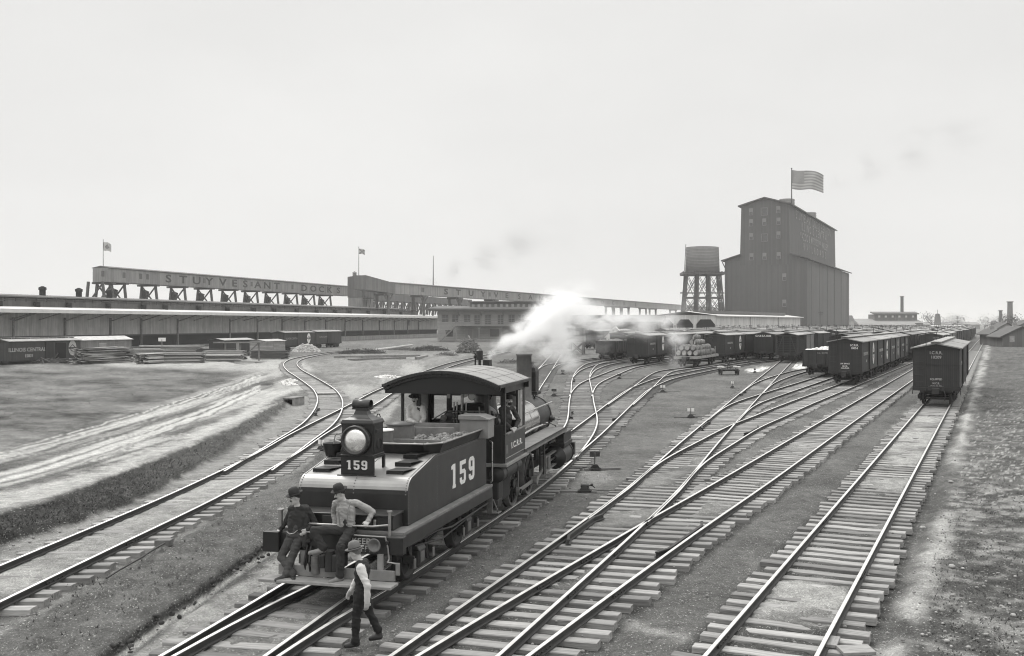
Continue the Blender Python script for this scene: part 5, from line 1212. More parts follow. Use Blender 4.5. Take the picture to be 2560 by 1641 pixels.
b=MB();b.beam((.8,1,8.8),(.8,2.2,tz(742)),.2,.2);b.beam((1.6,2,8.8),(1.6,3.4,tz(742)),.2,.2);b.box(.1,1.8,.6,5,tz(747),tz(745));b.box(.2,1.8,.5,6,9.2,10.2);b.beam((.4,1,tz(744)),(.4,1,tz(720)),.15,.15);b.build('stair',M['trestle'],tw)
fpole=at(897,691,tY+2);flag('flag with dark cross on the tall mast of the tower',(fpole.x,fpole.y,tz(692)),at(898,618,tY+2).z,2.1,1.9,.15,lambda u,v,i,j:1 if abs(u-v)<.16 or abs(u+v-1)<.16 else 0,amp=.15,pole_r=.13)
# second gallery
K2=420540/2370.;T2_=(2278-CX)/F;H2=atan2(T2_,1);g2Y0,g2Y1=gal_pt(915,K2,T2_),gal_pt(1850,K2,T2_)
g2=empty('conveyor_gallery',(T2_*g2Y0-K2,g2Y0,0),-H2,'second enclosed gallery on tall columns running right toward the grain elevator','gallery');L2=(g2Y1-g2Y0)/cos(H2)
y988=gspan(988,K2,g2Y0,T2_,H2)
b=MB();b.box(-5,0,y988,L2,15.1,18.7);b.build('wall',M['gallery'],g2)
b=MB();b.add([(-5,0,16),(0,0,16),(0,y988,15.1),(-5,y988,15.1),(-5,0,20.6),(0,0,20.6),(0,y988,18.7),(-5,y988,18.7)],[(0,1,2,3),(7,6,5,4),(0,4,5,1),(1,5,6,2),(2,6,7,3),(3,7,4,0)]);b.build('sloping_wall',M['gallery_dark'],g2)
b=MB();b.prism([(-5.3,y988,18.7),(.3,y988,18.7),(.3,y988,18.85),(-2.5,y988,19.3),(-5.3,y988,18.85)],(0,L2-y988,0));b.build('roof',M['dock_roof'],g2)
for ch,px in [('S',1115),('T',1145.5),('U',1177.5),('Y',1207.5),('V',1240),('E',1267),('S',1298),('A',1326),('N',1352),('T',1378),('D',1473),('O',1506),('C',1533),('K',1561),('S',1589)]:
    lettering(ch,3.0,M['letter_dark'],g2,face_mtx((.03,gspan(px,K2,g2Y0,T2_,H2),16.9),(0,1,0),(0,0,1))@Matrix.Diagonal((2.3,1,1,1)),'letter',bold=.07,extr=.01)
for px in (1057,1224,1490,1620):
    y=gspan(px,K2,g2Y0,T2_,H2);b=MB();b.box(0,.06,y-1.,y+1.,16.2,17.9);b.build('window',M['gallery_dark'],g2)
for px in (972,1061,1150,1240,1330,1420,1533,1553,1572,1616,1640,1690,1740):
    y=gspan(px,K2,g2Y0,T2_,H2);w=.55 if px<1300 else .9;b=MB()
    for x in (-4.6,-.2):b.box(x-w/2,x+w/2,y-w,y+w,0,15.1)
    b.box(-5,.2,y-2.6*w,y+2.6*w,14.4,15.1);b.beam((-.2,y-.4,12.4),(-.2,y-3.,14.9),.3,.4);b.beam((-.2,y+.4,12.4),(-.2,y+3.,14.9),.3,.4);b.build('column',M['trestle'],g2)
# the first gallery's run beyond the tower, lower and behind
g3Y0,g3Y1=gal_pt(930,K1+9,.2194),gal_pt(1180,K1+9,.2194)
g3=empty('conveyor_gallery',(.2194*g3Y0-K1-9,g3Y0,0),-HGL,'lower gallery with crossed braces seen under the second gallery','gallery');L3=(g3Y1-g3Y0)/cos(HGL)
b=MB();b.box(-4.5,0,0,L3,14.6,17.6);b.build('wall',M['gallery_dark'],g3)
for k,y in enumerate(np.linspace(6,L3-6,16)):
    b=MB()
    for s in (-1,1): b.beam((0,y+s*2.6,9.),(0,y+s*1.9,14.6),.5,.5);b.beam((0,y-s*2.6,9.),(0,y+s*2.,14.4),.3,.3)
    b.prism([(0,y-5,9),(0,y-4,9),(0,y-2.6,14),(0,y-3.6,14)],(-1,0,0));b.box(-4,.2,y-2.6,y+2.6,14.2,14.6);b.build('trestle_bent',M['trestle'],g3)
# ship's mast behind
pm=at(1082,760,520);o=empty('ship_mast',(pm.x,520,0),0,'slender ship mast with rigging rising behind the galleries','mast');zt=at(1082,640,520).z
b=MB();b.cyl((0,0,0),(0,0,zt*.55),.55,.4,n=8);b.cyl((0.2,0,zt*.55),(.3,0,zt),.35,.14,n=8);b.build('pole',M['trestle'],o)
b=MB()
for s in (-3.4,-2,2.6,4.): b.cyl((s,0,8),(.1,0,zt*.62),.07,n=4)
b.build('rigging',M['trestle'],o)
# ---------------------------------------------------------------- two-storey office
oY=255.;sc=oY/F
def ox(px): return (px-CX)*sc
def oz(y): return CZ-(y-HZ)*sc
of=empty('yard_office',(0,oY,0),0,'two storey brick office with upper balcony, outside stair and long clerestory','building')
xl,xr=ox(1094),ox(1400)
b=MB();b.box(xl,xr,0,16,0,oz(777));b.build('wall',M['brick'],of)
b=MB();b.box(xl-2.4,xr,-2.2,16,oz(777),oz(772));b.add([(xl-2.4,-2.2,oz(772)),(xr,-2.2,oz(772)),(xr,7,oz(764)),(xl-1,7,oz(764))],[(0,1,2,3)]);b.build('eave',M['dock_roof'],of)
b=MB();b.box(ox(1172),xr,2.5,12,oz(775),oz(756));b.box(ox(1168),xr,2.0,12.6,oz(756),oz(753));b.build('clerestory',M['gallery_dark'],of)
for k,px in enumerate(np.arange(1180,1392,14.2)):
    b=MB();b.box(ox(px)-.35,ox(px)+.35,2.42,2.5,oz(770),oz(760));b.build('clerestory_window',M['glass_pale'],of)
for i,px in enumerate((1113,1138,1168,1193,1220,1251.5,1279,1304,1335,1362)):
    isd=px in(1193,1220,1251.5);b=MB();w=.85 if not isd else .8;y1=805 if not isd else 811;b.box(ox(px)-w,ox(px)+w,-.06,.0,oz(y1),oz(788));f=b.build('door' if isd else 'window',M['glass'],of)
    b=MB()
    for q in (-1,1):b.box(ox(px)+q*w-.07,ox(px)+q*w+.07,-.1,-.06,oz(y1),oz(788))
    b.box(ox(px)-w,ox(px)+w,-.1,-.06,oz(796)-.06,oz(796)+.06);b.box(ox(px)-w-.1,ox(px)+w+.1,-.12,-.0,oz(787.6),oz(786.5));b.box(ox(px)-.04,ox(px)+.04,-.1,-.06,oz(y1),oz(788));b.build('frame',M['shed_grey'],f)
for px,y0,y1,w in ((1123,842,825,1.6),(1181,853,824,3.0),(1236.5,842,823,2.0)):
    b=MB();b.box(ox(px)-w/1.6,ox(px)+w/1.6,-.06,0,max(oz(y0),.1),oz(y1));b.build('lower_opening',M['shed_grey' if w==3. else 'glass'],of)
b=MB();b.box(ox(1143),xr,-3.2,0,oz(815),oz(812.5));b.build('balcony_deck',M['shed_grey'],of)
b=MB()
for px in np.arange(1143,1400,16): b.box(ox(px)-.05,ox(px)+.05,-3.2,-3.1,oz(812),oz(802))
for y in (802,807): b.box(ox(1143),xr,-3.2,-3.1,oz(y)-.05,oz(y)+.05)
b.build('balcony_rail',M['trim'],of)
for px in (1145,1201,1255,1310,1365):
    b=MB();b.box(ox(px)-.12,ox(px)+.12,-3.0,-2.76,0,oz(815));b.beam((ox(px),-2.9,oz(825)),(ox(px)-1.2,-2.9,oz(815)),.15,.15);b.beam((ox(px),-2.9,oz(825)),(ox(px)+1.2,-2.9,oz(815)),.15,.15);b.build('balcony_post',M['trim'],of)
    b=MB();b.beam((ox(px)+.4,-.05,oz(789)),(ox(px)+.1,-2.0,oz(778)),.14,.14);b.build('eave_bracket',M['trim'],of)
b=MB();b.beam((ox(1104),-2.2,.2),(ox(1146),-2.2,oz(813)),.9,.25);b.beam((ox(1104),-2.7,1.2),(ox(1146),-2.7,oz(803)),.08,.08)
for t in (0,.33,.66,1): 
    x=ox(1104)+(ox(1146)-ox(1104))*t;z=.2+(oz(813)-.2)*t;b.box(x-.04,x+.04,-2.74,-2.66,z,z+1.05)
b.build('stair',M['shed_grey'],of)
b=MB();b.box(ox(1143),xr,-4.5,-.1,0,oz(848));b.build('loading_platform',M['timber'],of)
# man on the balcony
# ---------------------------------------------------------------- low sheds behind the steam
sh=empty('freight_shed',(at(1385,800,300).x,300,0),-radians(8),'low grey freight shed with plank fence behind the steam plume','shed');b=MB();b.box(0,34,0,16,0,5.2);b.build('wall',M['shed_grey'],sh)
b=MB();b.prism([(-.5,-1.2,5.2),(34.5,-1.2,5.2),(34.5,8,7.4),(-.5,8,7.4)],(0,0,.25));b.build('roof',M['dock_roof'],sh)
# ---------------------------------------------------------------- white shed with chamfered arches
HA=radians(27.5);aY=300.;ac=at(1791,800,aY);ar=empty('arched_shed',(ac.x,ac.y,0),-HA,'long white train shed with three chamfered arch openings below the water tank','train shed')
WS=21.;LS=98.;ZE=7.3
b=MB();b.box(-WS,0,.5,LS,6.4,ZE);b.box(-.35,0,.4,LS,0,6.4);b.box(-WS,-WS+.4,.4,LS,0,6.4);b.build('wall',M['shed_white'],ar)
b=MB();b.box(-WS+1,-1,3,LS,0,6.3);b.build('inside_shade',M['dock_dark'],ar)  # near-black block standing in for shade behind the arches
b=MB();edges=[-WS,-WS*.68,-WS*.355,0]
for i in range(3):
    a,c=edges[i],edges[i+1];w=.5
    b.prism([(a,0,0),(a+w,0,0),(a+w,0,4.6),(a+1.9,0,6.2),(c-1.9,0,6.2),(c-w,0,4.6),(c-w,0,0),(c,0,0),(c,0,ZE+.3),(a,0,ZE+.3)],(0,.5,0))
b.build('arch_front',M['shed_white'],ar)
b=MB();b.add([(.9,-.8,ZE+.1),(.9,LS+.5,ZE+.1),(-WS/2,LS+.5,ZE+1.5),(-WS/2,-.8,ZE+1.5),(-WS-.9,-.8,ZE+.1),(-WS-.9,LS+.5,ZE+.1)],[(0,1,2,3),(3,2,5,4)]);b.box(.75,1.0,-.8,LS+.5,ZE-.15,ZE+.15);b.build('roof',M['dock_fascia'],ar)
b=MB();b.box(-9.5,-3,4,LS-12,ZE+.7,ZE+1.75);b.build('monitor',M['dock_roof'],ar)
for y in (33.,66.,LS-1):
    MB().cyl((.1,y,.2),(.1,y,ZE),.14,n=8).build('down_pipe',M['gallery_dark'],ar)
# ---------------------------------------------------------------- white gabled hut and the hut on stilts
hp=at(1538,856,165);o=empty('gabled_hut',(hp.x,165,0),-radians(4),'small white boarded hut with gable and square window behind the coal gondola','hut')
b=MB();b.box(-1.55,1.55,0,3.6,0,2.6);b.prism([(-1.55,0,2.6),(1.55,0,2.6),(0,0,4.25)],(0,3.6,0));b.build('wall',mk('white_boards',.72,.7,var=.15,scale=2,boards=('xy',.25),gapdark=.7),o)
b=MB()
for sx in (-1,1): b.beam((0,-.15,4.36),(sx*1.85,-.15,2.42),.3,.12,up=(sx*.8,0,1));b.add([(0,-.3,4.42),(0,3.8,4.42),(sx*1.9,3.8,2.42),(sx*1.9,-.3,2.42)],[(0,1,2,3)])
b.build('roof',M['dock_fascia'],o);b=MB();b.box(-.3,.35,-.05,0,1.0,1.75);b.build('window',M['glass'],o)
hp=at(1441,885,152);o=empty('stilt_hut',(hp.x,152,0),-radians(6),'dark boarded hut raised on a cross braced timber stand','hut')
b=MB();b.box(-1.3,1.15,0,2.6,2.1,4.1);b.build('wall',M['car_paint'],o);b=MB();b.box(-1.35,1.2,-.05,2.65,2.05,3.0);b.build('apron',mk('pale_boards',.27,.85,var=.25,scale=2,boards=('z',.2),rand=.1),o)
b=MB();b.box(-.35,.5,-.04,0,3.1,3.75);b.build('window',M['glass_pale'],o);b=MB();b.box(-1.5,1.35,-.3,2.9,4.1,4.25);b.build('roof',M['dock_roof'],o)
b=MB()
for x in (-1.15,1.0):
    for y in (.1,2.4): b.box(x-.12,x+.12,y-.12,y+.12,0,2.1)
for y in (.1,2.4): b.beam((-1.15,y,.1),(1.,y,1.95),.12,.14);b.beam((1.,y,.1),(-1.15,y,1.95),.12,.14)
b.build('stand',M['timber'],o)
# ---------------------------------------------------------------- grain elevator
eC=Vector((87.3,400,0));el=empty('grain_elevator',eC,-H0,'huge dark grain elevator with stepped tower, rows of windows and a flag','grain elevator')
WE,LE=35.6,126.
b=MB();b.box(-WE,0,0,LE,0,32.0);b.build('wall',[M['elevator']],el)
b=MB();b.box(-.02,.06,0.3,LE,0,31.6)
b.build('side_wall',M['elevator_side'],el)
b=MB()
for y in np.linspace(10,LE-8,6): b.box(.06,.22,y-.22,y+.22,0,31.6)
b.build('wall_strip',M['elevator'],el)
b=MB()
for sx,x0,x1 in ((1,-7.5,1.4),(-1,-28.2,-WE-1.4)):
    b.add([(x0,-1.2,34.6),(x1,-1.2,31.9),(x1,LE+1,31.9),(x0,LE+1,34.6),(x0,-1.2,35.0),(x1,-1.2,32.4),(x1,LE+1,32.4),(x0,LE+1,35.0)],[(0,1,2,3),(7,6,5,4),(0,4,5,1),(1,5,6,2),(2,6,7,3),(3,7,4,0)])
    b.prism([(x0,0.02,32),(x1*.96 if sx<0 else x1-1.4,.02,32),(x0,.02,34.6)],(0,LE-.1,0))
b.build('lower_roof',M['elevator'],el)
# tower: walls lean in slightly
bx0,bx1,tx0,tx1=-28.9,-7.1,-28.2,-7.6;zb,zt=32.,55.6
b=MB();b.add([(bx0,-.05,30),(bx1,-.05,30),(bx1,LE,30),(bx0,LE,30),(tx0,-.05,zt),(tx1,-.05,zt),(tx1,LE,zt),(tx0,LE,zt)],[(0,1,2,3),(7,6,5,4),(0,4,5,1),(1,5,6,2),(2,6,7,3),(3,7,4,0)]);b.prism([(tx0,-.05,zt),(tx1,-.05,zt),((tx0+tx1)/2,-.05,zt+2.9)],(0,LE,0));b.build('tower_wall',M['elevator'],el)
xm=(tx0+tx1)/2;b=MB()
for x in (tx0-1.3,tx1+1.3): b.add([(xm,-1.2,zt+3.0),(x,-1.2,zt-.3),(x,LE+1,zt-.3),(xm,LE+1,zt+3.0),(xm,-1.2,zt+3.5),(x,-1.2,zt+.25),(x,LE+1,zt+.25),(xm,LE+1,zt+3.5)],[(0,1,2,3),(7,6,5,4),(0,4,5,1),(1,5,6,2),(2,6,7,3),(3,7,4,0)])
b.build('tower_roof',M['elevator'],el)
def eface(px,py,off=-.1):
    # point of the gable face (local x, z) that shows at a photo position
    k=(px-CX)/F;w=(87.3-k*400)/(cos(H0)+k*sin(H0));Y=400+w*sin(H0);return -w,CZ-(py-HZ)/F*Y
for px,py,big in ((1878,530,0),(1911,529.5,1),(1946,524.5,0),(1878,557.5,0),(1911,555.5,0),(1946.5,553.5,0),(1878.5,592,0),(1911.5,594.5,1),(1946.5,588,0),(1879,642.5,0),(1911.5,641.5,0),(1947,639.7,0),(1961,693,0),(1961,758.5,0)):
    x,z=eface(px,py);w,h=(1.35,1.55) if big else (.75,1.4)
    b=MB();b.box(x-w,x+w,-.22,-.06,z-h,z+h);f=b.build('window',M['glass'],el)
    b=MB()
    for q in (-1,1): b.box(x+q*w-.1,x+q*w+.1,-.3,-.22,z-h-.1,z+h+.1)
    b.box(x-w,x+w,-.3,-.22,z+h-.1,z+h+.12);b.box(x-w,x+w,-.3,-.22,z-h-.12,z-h+.1)
    if not big: b.box(x-w+.1,x+w-.1,-.27,-.22,z-.05,z+h-.1)
    b.build('frame',mk('pale_trim',.2,.8,var=.15,scale=1) if 'pale_trim' not in M else M['pale_trim'],f)
slope=(bx1-tx1)/(zt-30)
for txt,z,y0,sz,sp in (('STUYVESANT DOCKS ELEVATOR',52.6,62,5.4,1.25),('ILLINOIS CENTRAL',48.6,62,5.2,1.75),('YAZOO & MISSISSIPPI VALLEY',44.0,62,4.8,1.25),('RAILROADS',39.6,62,4.8,2.9)):
    nrm=Vector((1,0,slope)).normalized();up=Vector((-slope,0,1)).normalized()
    lettering(txt,sz,M['letter_faint'],el,face_mtx((tx1+slope*(zt-z)+.15,y0,z),(0,1,0),up),'wall_lettering',bold=.05,extr=.02,space=sp)
for y,x,r,h in ((20,-12.5,3.4,4.6),(74,-12.,3.2,4.4)):
    b=MB();b.cyl((x,y,zt),(x,y,zt+h),r,n=24)
    for z in (zt+1.6,zt+2.8,zt+4.): b.lathe([(r,z),(r+.12,z),(r+.12,z+.18),(r,z+.18)],(x,y,0),(0,0,1),24)
    b.build('roof_tank',M['gallery'],el)
b=MB();b.tube([(-WE-1.0,-.3,31.6),(-WE+.5,-.3,28.5),(-WE+.5,-.3,4)],.22,6);b.build('down_pipe',M['elevator'],el)
# stars and stripes on the elevator
def us(u,v,i,j): return 2 if (u<.4 and v<.54) else (1 if j%2==0 else 0)
fp2=at(1979,512,405);flag('large striped national flag streaming right from the grain elevator',(fp2.x,405,55.),at(1980,422,405).z,13.4,8.2,-.12,us,amp=.8,pole_r=.28,n=40,m=13,mats=[mk('flag_stripe',.42,.9,var=.1,scale=.4),mk('flag_red',.24,.9,var=.1,scale=.4),mk('flag_blue',.27,.9,var=.25,scale=3)])
# ---------------------------------------------------------------- water tank on its timber tower
wY=395.;wc=at(1756,776,wY);wt=empty('water_tower',(wc.x,wY,0),0,'tall wooden water tank with hoops on a braced timber tower','water tower');sc=wY/F
def wz(y): return CZ-(y-HZ)*sc
R=6.95;b=MB();b.lathe([(0,wz(681)),(R*1.03,wz(681)),(R*.975,wz(619)),(R*.93,wz(619)),(R*.93,wz(622)),(0,wz(622))],n=40);b.build('tank',M['tank_staves'],wt)
b=MB()
for z in np.linspace(wz(679),wz(620),17):
    r=R*(1.03-.055*(z-wz(681))/(wz(619)-wz(681)))+.02;b.lathe([(r,z-.07),(r+.05,z-.07),(r+.05,z+.07),(r,z+.07)],n=40)
b.build('tank_hoop',M['gallery_dark'],wt)
b=MB();b.box(-8.7,8.7,-8.5,8.5,wz(688),wz(684))
for x in np.arange(-8.5,8.6,1.3): b.box(x-.22,x+.22,-9.,9.,wz(684),wz(681.5))
b.build('platform',M['trestle'],wt)
zl=wz(688);b=MB();g4=(-6.8,-2.3,2.3,6.8);f=1.3
for x in g4:
    for y in g4: b.beam((x*f,y*f,0),(x,y,zl),.42,.42)
b.build('leg',M['trestle'],wt)
b=MB();levels=[0,zl*.33,zl*.62,zl]
def lp(x,y,z): q=f+(1-f)*z/zl;return Vector((x*q,y*q,z))
for i in range(3):
    z0,z1=levels[i],levels[i+1]
    for y in (-6.8,6.8,-2.3):
        for a,c in zip(g4,g4[1:]): b.beam(lp(a,y,z0),lp(c,y,z1),.22,.22);b.beam(lp(c,y,z0),lp(a,y,z1),.22,.22)
    for x in (-6.8,6.8):
        for a,c in zip(g4,g4[1:]): b.beam(lp(x,a,z0),lp(x,c,z1),.22,.22);b.beam(lp(x,c,z0),lp(x,a,z1),.22,.22)
    for q in (-6.8,6.8):
        b.beam(lp(-6.8,q,z1),lp(6.8,q,z1),.4,.45);b.beam(lp(q,-6.8,z1),lp(q,6.8,z1),.4,.45)
b.box(-10,8,-8.9,-8.5,zl*.68,zl*.70);b.build('cross_brace',M['trestle'],wt)
b=MB();b.beam((-9.4,-2,0),(-7.9,-2,zl),.16,.16);b.beam((-9.4,-2.9,0),(-7.9,-2.9,zl),.16,.16);b.beam((-7.8,-2,zl),(-7.1,-2,wz(612)),.16,.16);b.beam((-7.8,-2.9,zl),(-7.1,-2.9,wz(612)),.16,.16)
for z in np.arange(.6,wz(616),.6):
    x=-9.4+2.0*z/wz(640);b.beam((x,-2,z),(x,-2.9,z),.07,.07)
b.build('ladder',M['trestle'],wt)
# ---------------------------------------------------------------- far right: mill, chimneys, houses, trees
def bld(label,px0,px1,yb,yt,Y,dep,mat_,name='factory_building',ridge=None,roofm='dock_roof',cat='building',sl=0):
    s=Y/F;x0,x1=(px0-CX)*s,(px1-CX)*s;z1=CZ-(yt-HZ)*s;o=empty(name,((x0+x1)/2,Y,0),0,label,cat);w=(x1-x0)/2
    b=MB();b.box(-w,w,0,dep,0,z1);b.build('wall',M[mat_],o)
    rz_=ridge if ridge is not None else .6
    b=MB();b.prism([(-w-.5,-.6,z1),(-w-.5,dep+.6,z1),(-w-.5,dep/2,z1+rz_)],(2*w+1,0,0));b.build('roof',M[roofm],o)
    return o,s
o,s=bld('long far mill with raised monitor storey and windows right of the elevator',2148,2308,826,808,560,30,'gallery',ridge=2.6,roofm='gallery')
x0=(2197-2228)*s;x1=(2304-2228)*s;b=MB();b.box(x0,x1,8,22,4,CZ-(786-HZ)*s);b.prism([(x0-1,7,CZ-(786-HZ)*s),(x1+1,7,CZ-(786-HZ)*s),(x1+1,15,CZ-(781.5-HZ)*s),(x0-1,15,CZ-(781.5-HZ)*s)],(0,0,.6));b.build('monitor',M['gallery_dark'],o)
b=MB()
for px in (2208,2224.5,2242,2259,2276,2293.5): b.box((px-2228)*s-.5,(px-2228)*s+.5,7.8,8,CZ-(794-HZ)*s,CZ-(789-HZ)*s);
bb=b
for px in (2208,2224.5,2242,2259,2276,2293.5):
    b=MB();b.box((px-2228)*s-.6,(px-2228)*s+.6,7.75,7.95,CZ-(794-HZ)*s,CZ-(789-HZ)*s);b.build('window',M['shed_white'],o)
bld('low dark lean-to in front of the far mill',2150,2290,826,814,520,10,'gallery_dark',ridge=1.5,roofm='gallery')
bld('small pale house at the far right foot of the elevator',2122,2134,826,802,540,10,'shed_white',ridge=3,name='house',cat='house')
bld('long white low shed far behind the boxcar rows',2334,2414,826,817,600,8,'shed_white',ridge=1.,roofm='shed_white')
bld('long grey far shed row left of the vanishing tracks',2309,2450,822,812,760,14,'gallery',ridge=2.,roofm='gallery')
def chimney(label,px,yt,Y,r,cat='chimney',yb=826):
    p=at(px,yb,Y);z1=at(px,yt,Y).z;o=empty('smokestack' if cat=='smokestack' else 'chimney',(p.x,Y,0),0,label,cat);b=MB();b.cyl((0,0,0),(0,0,z1),r,r*.85,n=12);b.lathe([(r*.9,z1-.6),(r*1.15,z1-.5),(r*1.15,z1),(r*.8,z1)],n=12);b.build('shaft',M['gallery_dark'],o)
chimney('tall thin chimney above the far mill',2255,741,575,1.1);chimney('tallest of the two chimneys at the far right',2525,754,620,1.9);chimney('slimmer pole-like chimney left of the tallest one at the far right',2501.5,776,610,1.2)
# windmill tower
p=at(2344,826,640);o=empty('windmill_tower',(p.x,640,0),0,'squat tapering windmill tower on the skyline','windmill');s=640/F
b=MB();b.lathe([(3.0,0),(2.,9),(1.7,9.5),(1.7,11)],n=8);b.build('body',M['gallery_dark'],o);b=MB();b.lathe([(2.2,9.),(2.2,9.3)],n=8);b.lathe([(2.,10.9),(0,11.6)],n=8);b.cyl((0,0,11),(0,0,14),.15,n=5);b.build('cap',M['gallery_dark'],o)
# houses on the right edge
def house(label,px0,px1,Y,hz,rz_,dep=9,wall='gallery_dark'):
    s=Y/F;x0,x1=(px0-CX)*s,(px1-CX)*s;o=empty('house',((x0+x1)/2,Y,0),radians(-6),label,'house');w=(x1-x0)/2
    b=MB();b.box(-w,w,0,dep,0,hz);b.prism([(-w,0,hz),(w,0,hz),(0,0,hz+rz_)],(0,dep,0));b.build('wall',M[wall],o)
    b=MB()
    for sx in (-1,1): b.add([(0,-.5,hz+rz_+.1),(0,dep+.5,hz+rz_+.1),(sx*(w+.7),dep+.5,hz-.2),(sx*(w+.7),-.5,hz-.2),(0,-.5,hz+rz_+.3),(0,dep+.5,hz+rz_+.3),(sx*(w+.7),dep+.5,hz),(sx*(w+.7),-.5,hz)],[(0,1,2,3),(7,6,5,4),(0,4,5,1),(1,5,6,2),(2,6,7,3),(3,7,4,0)])
    b.build('roof',M['shingle'],o);b=MB();b.box(-.4,.4,dep/2-.4,dep/2+.4,hz+rz_-.6,hz+rz_+.9);b.build('chimney',M['brick'],o)
    b=MB();b.box(-w*.5-.5,-w*.5+.5,-.05,0,1,2.3);b.build('window',M['glass_pale'],o);b=MB();b.box(w*.4-.5,w*.4+.5,-.05,0,.1,2.1);b.build('door',M['shed_grey'],o);return o
house('dark gabled cottage nearest at the right edge of the photo',2508,2600,200,2.1,2.0)
house('pale roofed house behind the gabled cottage at the right',2492,2545,285,3.0,1.9,wall='gallery')
house('tall dim house half cut by the right edge',2552,2600,330,4.2,1.6)
house('low dark outbuilding left of the gabled cottage',2479,2508,215,2.5,.9)
# board fence by the houses
p0=at(2478,849,215);o=empty('board_fence',(p0.x,212,0),0,'dark board fence running right in front of the cottages','fence')
b=MB();b.box(0,12,0,.1,0,1.9);b.build('boards',M['trestle'],o);b=MB()
for x in np.arange(0,12.1,2.4): b.box(x-.08,x+.08,-.06,0,0,2.0)
b.build('post',M['trestle'],o)
def tree(label,px,Y,h,r,seed,n=900,bare=False):
    p=at(px,826,Y);o=empty('tree',(p.x,Y,0),0,label,'tree',None);rnd=random.Random(seed)
    b=MB();b.cyl((0,0,0),(0,0,h*.45),h*.035,h*.022,n=7)
    tips=[]
    for k in range(9):
        a=rnd.uniform(0,6.28);q=Vector((cos(a)*r*rnd.uniform(.3,.85),sin(a)*r*rnd.uniform(.3,.85),h*rnd.uniform(.55,.92)));b.cyl((0,0,h*rnd.uniform(.3,.45)),q,h*.014,h*.005,n=5);tips.append(q)
    b.build('trunk',M['bark'],o)
    b=MB()
    for k in range(n):
        c=rnd.choice(tips);d=Vector((rnd.gauss(0,1),rnd.gauss(0,1),rnd.gauss(0,.8)))*r*.24;q=c+d;sz=h*rnd.uniform(.012,.03)
        u=Vector((rnd.uniform(-1,1),rnd.uniform(-1,1),rnd.uniform(-1,1))).normalized();v=u.orthogonal()
        b.add([q-u*sz-v*sz*.6,q+u*sz-v*sz*.6,q+u*sz+v*sz*.6,q-u*sz+v*sz*.6],[(0,1,2,3)])
    b.build('crown',M['foliage'],o)
tree('round far tree left of the vanishing point',2381,720,10,10,1);tree('wide far tree where the tracks vanish',2462,640,8,9,2);tree('small dark tree right of the vanishing tracks',2482,420,6,4,3);tree('broad tree behind the houses at the right edge',2552,380,7.5,6,4);tree('thin tree between the far chimneys',2512,560,9,8,6)
tree('dim tree left of the windmill tower',2330,700,11,8,8,600)
# a small bush beside the cottage
p=G(2495,860,0);o=empty('shrub',(p.x,p.y,0),0,'small dark bush on the grass before the cottage','shrub');b=MB();rnd=random.Random(9)
for k in range(500):
    d=Vector((rnd.gauss(0,.7),rnd.gauss(0,.7),abs(rnd.gauss(0,.45))));u=Vector((rnd.uniform(-1,1),rnd.uniform(-1,1),rnd.uniform(-1,1))).normalized();v=u.orthogonal();z=.09;b.add([d-u*z,d+v*z,d+u*z],[(0,1,2)])
b.build('leaves',M['foliage'],o)
# utility poles
for i,(px,yt,Y) in enumerate(((2394,790,520),(2052,778,392))):
    p=at(px,830,Y);o=empty('utility_pole',(p.x,Y,0),0,['slim far utility pole left of the vanishing tracks','utility pole in front of the elevator at the end of the white shed'][i],'pole');z=at(px,yt,Y).z
    b=MB();b.cyl((0,0,0),(0,0,z),.14,.1,n=6);b.build('pole',M['trestle'],o);b=MB();b.box(-1,1,-.08,.08,z-.7,z-.5);b.box(-.8,.8,-.08,.08,z-1.4,z-1.2);b.build('crossarm',M['trestle'],o)
